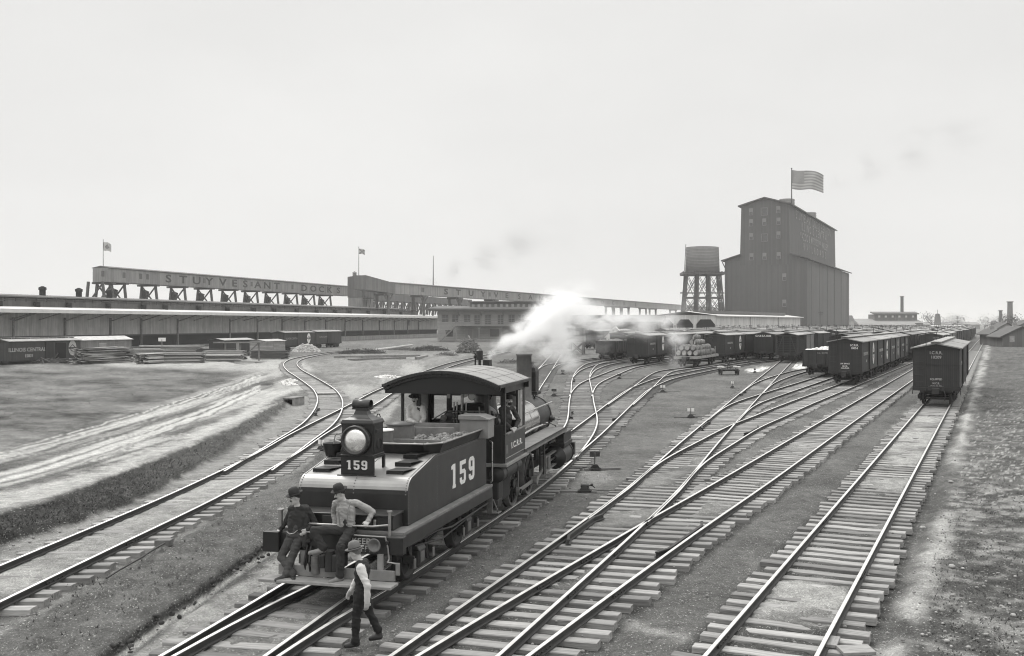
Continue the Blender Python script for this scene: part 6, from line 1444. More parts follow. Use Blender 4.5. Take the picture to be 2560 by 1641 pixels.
# ---------------------------------------------------------------- people: one continuous skin each, grown by voxel-remeshing overlapping limbs
def remeshed(name,b,vox,smooth=2):
    me=b.mesh(name,[]);o=bpy.data.objects.new(name,me);COL.objects.link(o)
    m=o.modifiers.new('r','REMESH');m.mode='VOXEL';m.voxel_size=vox
    if smooth: s=o.modifiers.new('s','SMOOTH');s.iterations=smooth;s.factor=.5
    dg=bpy.context.evaluated_depsgraph_get();dg.update();r=bpy.data.meshes.new_from_object(o.evaluated_get(dg))
    bpy.data.objects.remove(o);r.name=name;r.polygons.foreach_set('use_smooth',np.ones(len(r.polygons),bool));return r
class Body:
    def __init__(s): s.b=MB();s.parts=[]
    def limb(s,p0,r0,p1,r1,tag):
        p0=Vector(p0);p1=Vector(p1);s.b.cyl(p0,p1,r0,r1,12);s.b.ell(p0,r0,10);s.b.ell(p1,r1,10);s.parts.append((np.array(p0),np.array(p1),r0,r1,tag))
    def blob(s,c,r,tag,rot=None):
        s.b.ell(c,r,14,0,rot);s.parts.append((np.array(c),np.array(c)+1e-4,min(r),min(r),tag))
    def finish(s,name,mats,vox=.011,wrinkle=('shirt','trouser'),smooth=2,clip=None):
        me=remeshed(name,s.b,vox,smooth);tags=list(mats)
        n=len(me.vertices);co=np.zeros(n*3);me.vertices.foreach_get('co',co);co=co.reshape(-1,3)
        def owner(P):
            best=np.full(len(P),1e9);own=np.zeros(len(P),int)
            for p0,p1,r0,r1,tg in s.parts:
                d=p1-p0;L2=d@d;t=np.clip(((P-p0)@d)/L2,0,1);q=np.linalg.norm(P-p0-t[:,None]*d,axis=1)-(r0+(r1-r0)*t)
                k=q<best;best[k]=q[k];own[k]=tags.index(tg)
            return own
        ov=owner(co);no=np.zeros(n*3);me.vertices.foreach_get('normal',no);no=no.reshape(-1,3)
        w=np.isin(ov,[tags.index(t) for t in wrinkle if t in tags])
        f=(fbm(co[:,0]*16+co[:,2]*9,co[:,2]*26+co[:,1]*14,5,3)-.45)*.030
        co+=no*(f*w)[:,None];me.vertices.foreach_set('co',co.ravel())
        fc=np.zeros(len(me.polygons)*3);me.polygons.foreach_get('center',fc)
        for t in tags: me.materials.append(mats[t])
        me.polygons.foreach_set('material_index',owner(fc.reshape(-1,3)).astype(np.int32));me.update()
        o=bpy.data.objects.new(name,me);COL.objects.link(o);return o
def hand(B,w,fd,up,curl=.5,side=1,sc=1.,tag='skin'):
    """palm, four bent fingers of different lengths and a thumb from the palm's side; fd = finger direction, up = back of the hand"""
    w=Vector(w);f=Vector(fd).normalized();u=Vector(up);u=(u-f*u.dot(f)).normalized();s=f.cross(u)*side
    c=w+f*.045*sc
    B.limb(w,.026*sc,c+f*.035*sc,.03*sc,tag);B.limb(w+s*.022*sc+f*.02*sc,.022*sc,c+s*.026*sc+f*.04*sc,.018*sc,tag);B.limb(w-s*.022*sc+f*.02*sc,.022*sc,c-s*.026*sc+f*.04*sc,.018*sc,tag)
    for i,l in enumerate((.072,.082,.076,.058)):
        k=(i-1.5)*.021*sc;p=c+f*.045*sc+s*k;a=p+(f*cos(curl*.6)-u*sin(curl*.6)).normalized()*l*.5*sc;b2=a+(f*cos(curl*1.6)-u*sin(curl*1.6)).normalized()*l*.5*sc
        B.limb(p,.0115*sc,a,.0105*sc,tag);B.limb(a,.0105*sc,b2,.009*sc,tag)
    t0=w+f*.025*sc-s*.03*sc;t1=t0+(f*.6-s*.8).normalized()*.04*sc;t2=t1+(f-s*.2-u*.4).normalized()*.032*sc
    B.limb(t0,.015*sc,t1,.013*sc,tag);B.limb(t1,.013*sc,t2,.011*sc,tag)
def head(B,c,fdir,sc=1.,beard=False):
    c=Vector(c);f=Vector(fdir).normalized();z=Vector((0,0,1));s=f.cross(z).normalized();u=s.cross(f)
    R=Matrix((s,f,u)).transposed()
    B.blob(c+u*.02*sc,(.072*sc,.092*sc,.10*sc),'skin',R);B.blob(c+f*.012*sc-u*.055*sc,(.058*sc,.072*sc,.062*sc),'skin',R)
    B.blob(c-f*.02*sc+u*.045*sc,(.077*sc,.088*sc,.08*sc),'hair',R)
    B.limb(c+f*.088*sc+u*.02*sc,.011*sc,c+f*.108*sc-u*.018*sc,.016*sc,'skin')              # nose
    B.blob(c+f*.055*sc-u*.092*sc,(.028*sc,.026*sc,.022*sc),'skin' if not beard else 'hair',R)
    if beard: B.blob(c+f*.05*sc-u*.075*sc,(.05*sc,.05*sc,.05*sc),'hair',R)
    for q in (-1,1):
        B.blob(c+s*q*.075*sc,(.012*sc,.022*sc,.032*sc),'skin',R);B.blob(c+f*.07*sc+s*q*.035*sc-u*.015*sc,(.022*sc,.02*sc,.02*sc),'skin',R)
    return c,f,s,u,R
def face_parts(o,H,sc=1.,moustache=True):
    c,f,s,u,R=H
    for q in (-1,1):
        b=MB();b.ell(c+f*.081*sc+s*q*.032*sc+u*.018*sc,(.012*sc,.010*sc,.008*sc),8,0,R);b.build('eye',M['hair'],o)
        b=MB();b.beam(c+f*.09*sc+s*q*.018*sc+u*.036*sc,c+f*.082*sc+s*q*.05*sc+u*.038*sc,.012*sc,.008*sc);b.build('eyebrow',M['hair'],o)
    b=MB();b.ell(c+f*.084*sc-u*.052*sc,(.024*sc,.008*sc,.006*sc),8,0,R);b.build('mouth',M['leather'],o)
    if moustache:
        b=MB();b.ell(c+f*.092*sc-u*.036*sc,(.036*sc,.014*sc,.012*sc),10,0,R);b.build('moustache',M['hair'],o)
def bowler(o,H,sc=1.,m='felt',tilt=0.,crown=.135):
    c,f,s,u,R=H;ax=(u+f*tilt).normalized();p=c+u*.062*sc
    b=MB();b.lathe([(.088*sc,-.01),(.092*sc,.0),(.095*sc,.03*sc),(.092*sc,crown*.6*sc),(.07*sc,crown*.92*sc),(.03*sc,crown*sc*1.02),(0,crown*sc*1.04)],p,ax,24);b.lathe([(.088*sc,.0),(.12*sc,-.006*sc),(.142*sc,.006*sc),(.15*sc,.02*sc),(.146*sc,.024*sc),(.12*sc,.004*sc),(.09*sc,.012*sc)],p,ax,24)
    h=b.build('hat',M[m],o);b=MB();b.lathe([(.0965*sc,.006),(.0975*sc,.03*sc),(.0965*sc,.03*sc)],p,ax,24);b.build('hat_band',M['cloth_dark'],h)
def leg(B,hip,knee,ankle,toe,r=(.096,.074,.066),tag='trouser',shoe='shoe'):
    B.limb(hip,r[0],knee,r[1],tag);B.limb(knee,r[1],ankle,r[2],tag)
    a=Vector(ankle);t=Vector(toe);d=(t-a);d.z=0;d.normalize()
    heel=Vector((a.x,a.y,min(a.z,t.z+.06)))-d*.03;B.limb(heel-Vector((0,0,.03)),.048,heel+d*.09-Vector((0,0,.04)),.05,shoe);B.limb(heel+d*.09-Vector((0,0,.045)),.048,t,.04,shoe);B.limb(Vector(knee).lerp(a,.75),r[2],a,r[2]+.012,tag);B.limb(ankle,.044,heel,.04,shoe)
def arm(B,sh,el,wr,tag='shirt',r=(.066,.056,.045)):
    B.limb(sh,r[0],el,r[1],tag);B.limb(el,r[1],wr,r[2],tag)
def torso(B,pel,chest,shL,shR,neck,hd,tag='shirt',low='trouser',k=.92):
    pel=Vector(pel);chest=Vector(chest);shL=Vector(shL);shR=Vector(shR);s=(shR-shL).normalized()
    B.limb(pel-s*.075,.095,pel+s*.075,.095,low);w=pel.lerp(chest,.45);B.limb(w-s*.07,.098*k,w+s*.07,.098*k,tag);B.limb(chest-s*.07,.11*k,chest+s*.07,.11*k,tag)
    for q in (-.07,-.03,.03,.07): B.limb(w+s*q,.098*k,chest+s*q,.11*k,tag)
    B.limb(w-s*.07-Vector((0,0,.06)),.1*k,w+s*.07-Vector((0,0,.06)),.1*k,tag)
    B.limb(pel,.1,w,.095,low if low else tag)
    n=Vector(neck);B.limb(chest,.1,n-Vector((0,0,.05)),.06,tag);B.limb(shL,.06,n-Vector((0,0,.05)),.05,tag);B.limb(shR,.06,n-Vector((0,0,.05)),.05,tag);B.limb(n-Vector((0,0,.04)),.052,hd,.05,'skin')
def stand(o,label,loc,rz):
    tag(o,label,'person');o.location=loc;o.rotation_euler=(0,0,rz)
# man standing at the left of the tender, leaning on the beam, dark coat, bowler
B=Body()
torso(B,(-.77,-.16,1.06),(-.72,-.14,1.42),(-.86,-.16,1.52),(-.58,-.11,1.52),(-.73,-.17,1.60),(-.745,-.19,1.67),tag='jersey')
H=head(B,(-.75,-.21,1.735),(-.72,-.62,-.2))
leg(B,(-.85,-.17,1.02),(-.99,-.27,.69),(-.74,-.33,.42),(-.62,-.50,.335));leg(B,(-.69,-.15,1.02),(-.78,-.27,.70),(-.82,-.38,.43),(-.92,-.56,.35))
arm(B,(-.86,-.15,1.50),(-1.02,-.04,1.27),(-1.10,-.12,1.13),tag='coat',r=(.055,.048,.04));hand(B,(-1.12,-.12,1.13),(-.2,-.5,-.6),(-.5,-.3,.6),.9,1)
arm(B,(-.57,-.10,1.50),(-.45,-.04,1.28),(-.54,-.17,1.17),tag='coat',r=(.055,.048,.04));hand(B,(-.54,-.17,1.17),(-.5,-.4,-.7),(.6,-.5,0),.6,-1)
mats=dict(skin=M['skin'],hair=M['hair'],jersey=mk('jersey',.03,.95,var=.2,scale=9),coat=mk('coat_cloth',.028,.9,var=.3,scale=8,bump=.25,bscale=12),trouser=mk('cloth_wool',.055,.9,var=.3,scale=8,bump=.25,bscale=12),shoe=M['leather'])
pm=B.finish('person',mats,wrinkle=('jersey','coat','trouser'));stand(pm,'man in dark coat and bowler leaning at the left end of the tender beam',TF_C,-TF_H)
face_parts(pm,H);bowler(pm,H,tilt=.12)
# open coat as its own shell
C=Body()
for t0,t1 in (((-.85,-.13,1.50),(-.88,-.13,1.22)),((-.60,-.11,1.51),(-.59,-.13,1.22))): C.limb(t0,.062,t1,.07,'coat')
C.limb((-.59,-.13,1.22),.066,(-.575,-.18,.88),.058,'coat');C.limb((-.63,-.06,1.25),.07,(-.64,-.08,.90),.062,'coat');C.limb((-.88,-.11,1.22),.06,(-.90,-.10,.98),.05,'coat');C.limb((-.74,-.07,1.5),.075,(-.75,-.06,1.2),.08,'coat');C.limb((-.85,-.11,1.52),.06,(-.60,-.08,1.53),.06,'coat')
co=C.finish('coat',dict(coat=M['coat_cloth']),.012,wrinkle=('coat',),smooth=3);co.parent=pm
b=MB();b.tube([(-.88,-.275,1.14),(-.82,-.285,1.10),(-.74,-.275,1.12),(-.68,-.262,1.17)],.007,6);b.build('watch_chain',M['bright_steel'],pm)
# man seated on the beam, pale shirt and suspenders
B=Body()
torso(B,(.19,-.12,1.20),(.18,-.14,1.55),(.01,-.16,1.66),(.36,-.08,1.66),(.15,-.15,1.73),(.12,-.18,1.79),tag='shirt')
H=head(B,(.105,-.20,1.83),(-.62,-.72,-.28))
leg(B,(.10,-.16,1.17),(-.24,-.50,1.24),(-.10,-.44,.93),(-.27,-.58,.86),shoe='shoe');leg(B,(.27,-.16,1.16),(.24,-.46,.98),(.19,-.38,.45),(.08,-.52,.36),shoe='shoe')
arm(B,(.38,-.08,1.65),(.60,.06,1.48),(.57,-.06,1.34));hand(B,(.57,-.06,1.34),(-.15,-.75,-.5),(.2,-.3,.8),1.3,-1)
arm(B,(-.01,-.14,1.65),(-.12,.02,1.45),(-.06,-.06,1.24));hand(B,(-.06,-.06,1.24),(.2,-.5,-.6),(-.5,-.5,.3),.9,1)
pm=B.finish('person',dict(skin=M['skin'],hair=M['hair'],shirt=M['cloth_grey'],trouser=mk('trouser_dark',.028,.9,var=.3,scale=8,bump=.25,bscale=12),shoe=M['leather_dusty']));stand(pm,'man in pale shirt and suspenders seated on the tender beam, one knee raised',TF_C,-TF_H)
face_parts(pm,H,moustache=False);bowler(pm,H,tilt=.05)
b=MB()
for x0,x1,x2 in ((.06,.10,.12),(.30,.27,.26)):
    b.beam((x0,-.20,1.69),(x1,-.262,1.52),.016,.008,up=(0,-1,0));b.beam((x1,-.262,1.52),(x2,-.235,1.28),.016,.008,up=(0,-1,0))
b.build('suspenders',M['grey_paint'],pm)
# walking man in the foreground, seen from his left and behind
wp=G(900,1615,0);B=Body();wz=-.185+.185
torso(B,(.02,.02,.88),(.03,.0,1.16),(.02,-.17,1.27),(.03,.17,1.27),(-.0,.0,1.35),(-.04,.0,1.40),tag='vest')
B.blob((.05,-.02,1.2),(.11,.15,.14),'vest')
H=head(B,(-.075,.0,1.445),(-1,.12,-.12),beard=True)
leg(B,(.02,-.08,.86),(-.03,-.10,.48),(-.05,-.09,.10),(-.19,-.10,.035),r=(.095,.068,.056));leg(B,(.03,.10,.86),(.11,.13,.49),(.245,.16,.20),(.13,.16,.06),r=(.095,.068,.056))
arm(B,(.05,-.19,1.26),(.17,-.22,.99),(.15,-.17,.74),r=(.066,.054,.04));hand(B,(.15,-.17,.74),(-.1,.1,-1),(.6,-.8,0),.5,1)
arm(B,(.02,.19,1.26),(-.09,.22,1.0),(-.19,.2,.82),r=(.062,.05,.04));hand(B,(-.19,.2,.82),(-.5,0,-.9),(-.6,.6,.2),.5,-1)
pm=B.finish('person',dict(skin=M['skin'],hair=mk('grey_beard',.16,.9,var=.3,scale=20),vest=M['cloth_dark'],shirt=M['cloth_white'],trouser=mk('trouser_black',.012,.9,var=.3,scale=8),shoe=M['leather']),wrinkle=('vest','shirt','trouser'))
stand(pm,'bearded man in white sleeves and dark waistcoat walking across the rails',(wp.x,wp.y,.0),0.)
face_parts(pm,H,moustache=False);bowler(pm,H,m='felt_grey',tilt=.1)
# engineer leaning from the right cab window
B=Body()
torso(B,(1.02,1.95,2.12),(1.08,1.88,2.52),(.98,1.70,2.72),(1.14,2.08,2.72),(1.12,1.86,2.80),(1.15,1.83,2.86),tag='coat',low='coat')
H=head(B,(1.17,1.80,2.93),(.62,-.72,-.1),beard=True)
arm(B,(1.0,1.68,2.70),(1.12,1.45,2.42),(1.30,1.42,2.29),tag='coat');hand(B,(1.30,1.42,2.29),(.9,-.3,-.4),(.2,0,.9),.8,1)
arm(B,(1.18,2.10,2.70),(1.33,2.12,2.42),(1.34,1.74,2.27),tag='coat',r=(.066,.056,.042));hand(B,(1.34,1.74,2.27),(.1,-.9,-.2),(.3,0,.9),.7,-1)
pm=B.finish('person',dict(skin=M['skin'],hair=M['hair'],coat=mk('denim_dark',.04,.9,var=.35,scale=8,bump=.25,bscale=12)),wrinkle=('coat',));stand(pm,'bearded man in dark jacket and peaked cap leaning out of the cab side window',EN_C,-EN_H)
face_parts(pm,H);c,f,s,u,R=H
b=MB();b.lathe([(.09,-.01),(.098,.02),(.10,.055),(.09,.075),(0,.085)],c+u*.06,u,20);b.ell(c+u*.062+f*.10,(.07,.05,.008),12,0,R);b.build('cap',M['felt'],pm)
# fireman at the left rear of the cab
B=Body()
torso(B,(-.93,.98,2.22),(-.93,.95,2.66),(-1.09,.97,2.82),(-.77,.95,2.82),(-.94,.93,2.88),(-.94,.91,2.94),tag='shirt')
H=head(B,(-.94,.89,3.01),(.15,-1,-.08))
arm(B,(-1.10,.95,2.80),(-1.06,.80,2.52),(-.86,.70,2.47));hand(B,(-.86,.70,2.47),(.9,-.3,-.25),(0,-.2,.9),.5,-1)
arm(B,(-.76,.93,2.80),(-.70,.86,2.54),(-.76,.74,2.42));hand(B,(-.76,.74,2.42),(.3,-.6,-.6),(.4,-.4,.5),.6,-1)
B.limb((-1.0,.98,2.2),.09,(-1.0,.98,1.55),.075,'trouser');B.limb((-.86,.98,2.2),.09,(-.86,.98,1.55),.075,'trouser')
pm=B.finish('person',dict(skin=M['skin'],hair=M['hair'],shirt=M['cloth_white'],trouser=M['trouser_dark']));stand(pm,'man in white shirt and dark hat at the left rear of the cab',EN_C+Vector((0,0,0)),-EN_H)
face_parts(pm,H);bowler(pm,H,tilt=.15,crown=.10)
# man on the office balcony
B=Body();p=Vector((ox(1193.5),oY-1.6,oz(812.4)))
torso(B,(0,0,.92),(0,0,1.25),(-.18,0,1.42),(.18,0,1.42),(0,0,1.5),(0,0,1.56),tag='shirt');H=head(B,(0,-.02,1.63),(0,-1,0));leg(B,(-.09,0,.9),(-.12,0,.48),(-.16,0,.09),(-.17,-.15,.04));leg(B,(.09,0,.9),(.1,0,.48),(.12,0,.09),(.12,-.15,.04))
arm(B,(-.2,0,1.4),(-.3,-.05,1.12),(-.25,-.3,1.05));hand(B,(-.25,-.3,1.05),(0,-1,0),(0,0,1),.6,1);arm(B,(.2,0,1.4),(.3,-.05,1.12),(.25,-.3,1.05));hand(B,(.25,-.3,1.05),(0,-1,0),(0,0,1),.6,-1)
pm=B.finish('person',dict(skin=M['skin'],hair=M['hair'],shirt=M['cloth_dark'],trouser=M['trouser_dark'],shoe=M['leather']),vox=.02);stand(pm,'tiny dark figure standing on the balcony of the brick office',p,0)
# ---------------------------------------------------------------- switch stands
def switch_stand(px,py,label,h=1.0,target='white',rod=True,rz=-.3,low=False):
    p=G(px,py,.03);o=empty('switch_stand',(p.x,p.y,.02),rz,label,'switch stand');o.scale=(.6,.6,.55)
    b=MB();b.prism([(-.28,-.14,.06),(.28,-.14,.06),(.12,-.1,.3),(-.12,-.1,.3)],(0,.24,0));b.box(-.34,.34,-.2,.2,.0,.07);b.build('base',M['rail_side'],o,bevel=.01)
    b=MB();b.box(-1.5,.6,-.12,.1,-.08,.03);b.build('head_block',M['tie_dark'],o)
    if low:
        b=MB();b.tube([(-.1,0,.25),(.35,0,.34),(.5,0,.2)],.03);b.ell((.35,0,.36),.08,8);b.cyl((-.2,0,.3),(.2,0,.3),.1,n=10);b.build('lever',M['black_iron'],o)
    else:
        b=MB();b.cyl((0,0,.25),(0,0,h),.03,n=8);b.tube([(.05,0,.3),(.42,0,.28)],.025);b.build('mast',M['rail_side'],o)
        b=MB();b.box(-.30,-.04,-.015,.015,h-.34,h-.02);b.box(.04,.30,-.015,.015,h-.34,h-.02);b.build('target',M['white_metal' if target=='white' else 'rail_side'],o,bevel=.006)
    if rod:
        b=MB();b.tube([(.1,-.1,.12),(1.0,-.2,.10),(2.2,-.25,.09)],.022,6);b.build('throw_rod',M['rail_side'],o)
switch_stand(1487,1172,'dark switch stand with two square vanes just right of the locomotive cylinders',1.1,'dark',rz=-2.9)
switch_stand(1462,1228,'low ground throw lever between the locomotive and the plank filled switch',low=True,rz=-.1)
switch_stand(1727,1043,'white vaned switch stand nearest the crossing straight and curved tracks',.9,rz=-.2)
switch_stand(1657,980,'white vaned switch stand in the gravel left of the straight track',.9,rz=-.2)
switch_stand(1548,947,'small dark switch stand right of the bent track',.8,'dark')
switch_stand(1385,990,'dark switch stand left of the bent track beside the boiler front',.9,'dark')
switch_stand(1407,936,'dark switch stand farthest left, beyond the smokestack',.8,'dark')
switch_stand(1831,970,'switch stand with one thin white vane in the gravel below the handcar',.95,rz=-1.2)
switch_stand(1887,932,'switch stand standing in the white spill',.8,'dark',rz=-1.2)
switch_stand(1873,912,'faint switch stand between handcar and stock car',.8,'dark')
switch_stand(803,1125,'white vaned switch stand behind the tender, beside the left track',.75,rz=-.6)
# ---------------------------------------------------------------- handcar
p=G(1822,937,.0);o=empty('hand_car',(p.x,p.y,0),radians(4),'small four wheeled handcar with pump stand parked in the gravel','handcar')
b=MB();b.box(-.75,.75,-.6,.7,.46,.54);b.box(-.95,.95,-.55,-.4,.36,.48);b.box(-.95,.95,.5,.65,.36,.48);b.build('deck',M['rail_side'],o,bevel=.01)
for x in (-.82,.82):
    for y in (-.48,.58):
        b=MB();b.lathe([(.24,-.04),(.29,-.04),(.31,-.05),(.29,.05),(.24,.05),(.24,-.04)],(x,y,.30),(1,0,0),20)
        for k in range(6):b.beam((x,y,.3),(x,y+.26*cos(k*pi/3),.3+.26*sin(k*pi/3)),.04,.04,up=(1,0,0))
        b.cyl((x-.06,y,.3),(x+.06,y,.3),.05,n=10);b.build('wheel',M['rail_side'],o)
b=MB()
for x in (-.12,.12): b.beam((x,-.05,.52),(x*.8,0,1.25),.06,.06)
for z in (.75,1.0,1.22): b.beam((-.12,0,z),(.12,0,z),.05,.05)
b.tube([(-.7,0,1.45),(.7,0,1.45)],.022);b.beam((0,0,1.2),(0,0,1.5),.05,.05);b.build('pump_stand',M['rail_side'],o)
for x in (-.8,.8):
    b=MB();b.box(x-.32,x+.32,-.35,.3,.72,.78);b.box(x-.05,x+.05,-.05,.05,.54,.72);b.build('seat_board',M['white_metal'],o,bevel=.008)
# ---------------------------------------------------------------- cars and stacks along the dock
for i,(px,py,lab,pt,hd) in enumerate(((-38,914,'old boxcar lettered ILLINOIS CENTRAL 15831 with open dark doorway at the left edge','car_paint',14),)):
    h=radians(hd);p=at(px,908,108);c=boxcar(lab,paint=pt,brake=False,zt=3.3,door=(-.1,1.0));c.location=(p.x+3.6,p.y+4.,-.35);c.rotation_euler=(0,0,-h)
    emblem(c,side_mtx(3.9,2.35),worn=True);lettering('ILLINOIS CENTRAL',.62,M['letter_worn'],c,side_mtx(-2.7,2.3),'car_lettering',bold=.012);lettering('15831',.5,M['letter_worn'],c,side_mtx(-2.5,1.6),'car_lettering',bold=.012)
    b=MB();b.box(1.32,1.345,1.35,2.9,1.15,3.0);b.build('doorway_shade',M['dock_dark'],c)  # near-black sheet on the closed side, the doorway's shade as colour
h=radians(14)
def shack(px,py,Y,L,W,z1,hd,label,m,slope=.4,cat='shed',name='storage_shed'):
    p=at(px,py,Y);o=empty(name,(p.x,Y,max(0,p.z) if py<808 else -.1),-radians(hd),label,cat);b=MB();b.box(-W,0,0,L,0,z1);b.prism([(-W,0,z1),(0,0,z1),(-W/2,0,z1+slope)],(0,L,0));b.build('wall',M[m],o)
    b=MB();b.add([(.2,-.2,z1-.03),(.2,L+.2,z1-.03),(-W/2,L+.2,z1+slope+.05),(-W/2,-.2,z1+slope+.05),(-W-.2,-.2,z1-.03),(-W-.2,L+.2,z1-.03)],[(0,1,2,3),(3,2,5,4)]);b.build('roof',M['lumber'],o)
    b=MB();b.box(0,.03,L*.4,L*.4+1.2,.1,z1-.4);b.build('door',M['pale_boards'],o);return o
shack(190,884,117,9.5,2.5,3.0,14,'long unpainted board shack behind the lumber at the left','car_pale')
shack(560,872,140,7.5,2.5,2.6,13,'dark low roofed board shed right of the lumber stacks','car_paint',.2)
shack(664,880,138,5.2,2.6,2.5,13,'pale weathered board shack with low roof near the curve','pale_boards',.2)
for i,(px,Y,lab) in enumerate(((700,171,'dock siding boxcar with white round emblem beyond the pale shack'),(781,192,'dock siding boxcar coupled beyond the one with the emblem'))):
    p=at(px,850,Y);c=boxcar(lab,brake=False,zt=3.4);c.location=(p.x+1.1,Y+4,-.1);c.rotation_euler=(0,0,-HD)
    if i==0: emblem(c,side_mtx(3.2,2.3));lettering('ILLINOIS CENTRAL',.5,M['letter_faint'],c,side_mtx(-2.7,2.3),'car_lettering')
    else: lettering('ILLINOIS CENTRAL',.45,M['letter_faint'],c,side_mtx(-2.2,2.3),'car_lettering')
def zf(px,py):
    p=G(px,py,0);return max(0.,float(height(np.array([p.x]),np.array([p.y]),np.array([float(px)]),np.array([float(py)]))[0]))
def lumber(px,py,w,n,hgt,rz,label,m='lumber',messy=0.,seed=0,ends=True,th=.055):
    """stack of long boards: w = length, n = boards per layer; lies at a ground spot of the photo"""
    p=G(px,py,0);o=empty('lumber_stack',(p.x,p.y,zf(px,py)-.03),rz,label,'lumber stack');rnd=random.Random(seed);b=MB();dk_=MB();z=.12;k=0
    hgt*=.9
    while z<hgt:
        for j in range(n):
            y=(j-n/2)*.26;l=w/2;a=rnd.uniform(-messy,messy);s=rnd.uniform(-.3,.3)*(1+7*messy);d=Vector((cos(a),sin(a),rnd.uniform(-.05,.05)*messy*4));c=Vector((s,y+rnd.uniform(-.03,.03),z))
            (b if rnd.random()<.6 else dk_).beam(c-d*l,c+d*l,.22,th*.86)
        z+=th*(1 if k%6 else 1.9);k+=1
    b.build('boards',M[m],o);dk_.build('weathered_boards',M['lumber_dark'],o)
    b=MB()
    for x in (-w*.36,w*.36): b.box(x-.1,x+.1,-n*.13,n*.13,0,.12)
    b.build('bearer',M['timber'],o);return o
lumber(252,916,6.5,7,2.1,radians(74),'tall untidy stack of boards with ragged ends, largest of the lumber','lumber',.12,1)
lumber(330,912,7.,6,1.9,radians(20),'broad board stack right behind the ragged lumber','lumber',.01,2)
lumber(392,916,5.5,7,1.35,radians(74),'stack of planks showing dark square ends','lumber',.03,3)
lumber(447,915,5.4,7,1.4,radians(14),'neat plank stack right of the dark plank ends','lumber',0,4)
lumber(522,911,7.4,6,1.05,radians(14),'low neat plank stack in front near the bare field','lumber',0,5)
lumber(563,903,5.,6,1.55,radians(12),'neat square plank stack left of the timber frame','lumber',0,6)
lumber(430,890,8.5,6,1.9,radians(24),'sloping pile of pale planks behind the neat stacks','lumber',.03,7)
lumber(240,893,9,7,2.2,radians(8),'long pale planks lying behind the ragged lumber','lumber',.05,8)
lumber(676,898,4.6,6,1.35,radians(8),'dark plank stack beside the curve of the left track','lumber_dark',.02,9)
lumber(540,893,5,5,1.5,radians(10),'dark ended plank pile behind the square stack','lumber_dark',.06,10)
lumber(205,908,6,5,1.3,radians(-20),'loose slanting boards at the left of the ragged lumber stack','lumber',.3,11)
lumber(150,914,5,5,.5,radians(5),'low flat boards lying left of the ragged lumber stack','lumber_dark',.15,12)
lumber(590,908,7,4,.35,radians(6),'thin layer of boards on the ground before the timber frame','lumber',.08,13)
# timber frame and trestle table among the lumber
p=G(618,902,0);o=empty('timber_frame',(p.x,p.y,0),radians(8),'open timber frame with one diagonal brace among the lumber','frame');b=MB()
for x in (-.9,1.5): b.box(x-.1,x+.1,-.1,.1,0,2.4)
b.box(-4.2,1.9,-.6,.6,2.35,2.5);b.beam((-.6,-.05,.3),(1.4,-.05,2.3),.12,.14);b.box(-2.9,-2.7,-.1,.1,0,2.35);b.build('frame',M['timber'],o)
p=at(405,868,118);o=empty('sign_board',(p.x,118,0),0,'little white notice board on a post above the lumber','sign');b=MB();b.cyl((0,0,0),(0,0,3.0),.06,n=6);b.build('post',M['timber'],o);b=MB();b.box(-.45,.45,-.03,.03,2.75,3.2);b.build('board',M['white_metal'],o)
# brush and scrap heaps at the far left and on the inside of the curve
def heap(px,py,rx,ry,h,n,m,label,cat,name,seed,ln=(.5,1.6),th=.07,stone=False):
    p=G(px,py,0);o=empty(name,(p.x,p.y,zf(px,py)-.03),0,label,cat);rnd=random.Random(seed);b=MB()
    for k in range(n):
        a=rnd.uniform(0,2*pi);r=sqrt(rnd.random());x,y=rx*r*cos(a),ry*r*sin(a);z=h*(1-r*r)*rnd.uniform(.3,1)
        if stone: q=rnd.uniform(*ln);b.ell((x,y,z),(q,q*.8,q*.7),5,0,Matrix.Rotation(rnd.uniform(0,3),3,'X'))
        else:
            d=Vector((rnd.uniform(-1,1),rnd.uniform(-1,1)*.6,rnd.uniform(-.25,.25))).normalized()*rnd.uniform(*ln)/2;c=Vector((x,y,z+.08));b.beam(c-d,c+d,th,th*.7)
    b.s=[False]*len(b.s);b.build('pieces',M[m],o);return o
heap(905,885,3.6,2.2,.75,330,'lumber_dark','dark heap of scrap wood inside the curve, left of the long poles','scrap heap','wood_heap',1)
heap(1075,877,3.4,2.4,.95,300,'lumber_dark','mound of old ties and brush in front of the office','scrap heap','wood_heap',2)
heap(1000,875,2.6,2.,.6,160,'timber','low tangle of broken boards between the two wood heaps','scrap heap','wood_heap',3)
heap(1115,893,1.5,1.,.35,90,'timber','small flat pile of sticks beside the straight left track','scrap heap','wood_heap',4)
heap(1172,885,1.4,1.5,2.3,420,'tie_dark','tall square pile of old ties left of the safety valve','tie pile','tie_pile',5,(1.,2.2),.2)
heap(1290,908,2.2,1.6,.4,90,'timber','low pile of boards seen between cab roof and smokestack','scrap heap','wood_heap',6)
heap(766,880,2.5,2.0,1.5,900,'concrete','pale cone of gravel at the top of the left track curve','gravel pile','gravel_pile',7,(.08,.2),stone=True)
heap(90,915,5.5,2.,.5,120,'lumber_dark','low scatter of dark boards along the left border below the old boxcar','scrap heap','wood_heap',8,(.8,2.6),.14)
heap(105,893,1.3,1.,1.,120,'timber','tangled cart wreckage in front of the old boxcar','scrap heap','wood_heap',9)
for i,(x,y,n) in enumerate(((706,962,260),(968,950,240),(726,954,90))):
    heap(x,y,1.3 if n>200 else .7,1.0,.25,n,'stone_white',['white broken stone heap at the left side of the track curve','white broken stone heap inside the track curve near the cab','small white stone patch beside the curved left track'][i],'stone heap','stone_heap',40+i,(.03,.11),stone=True)
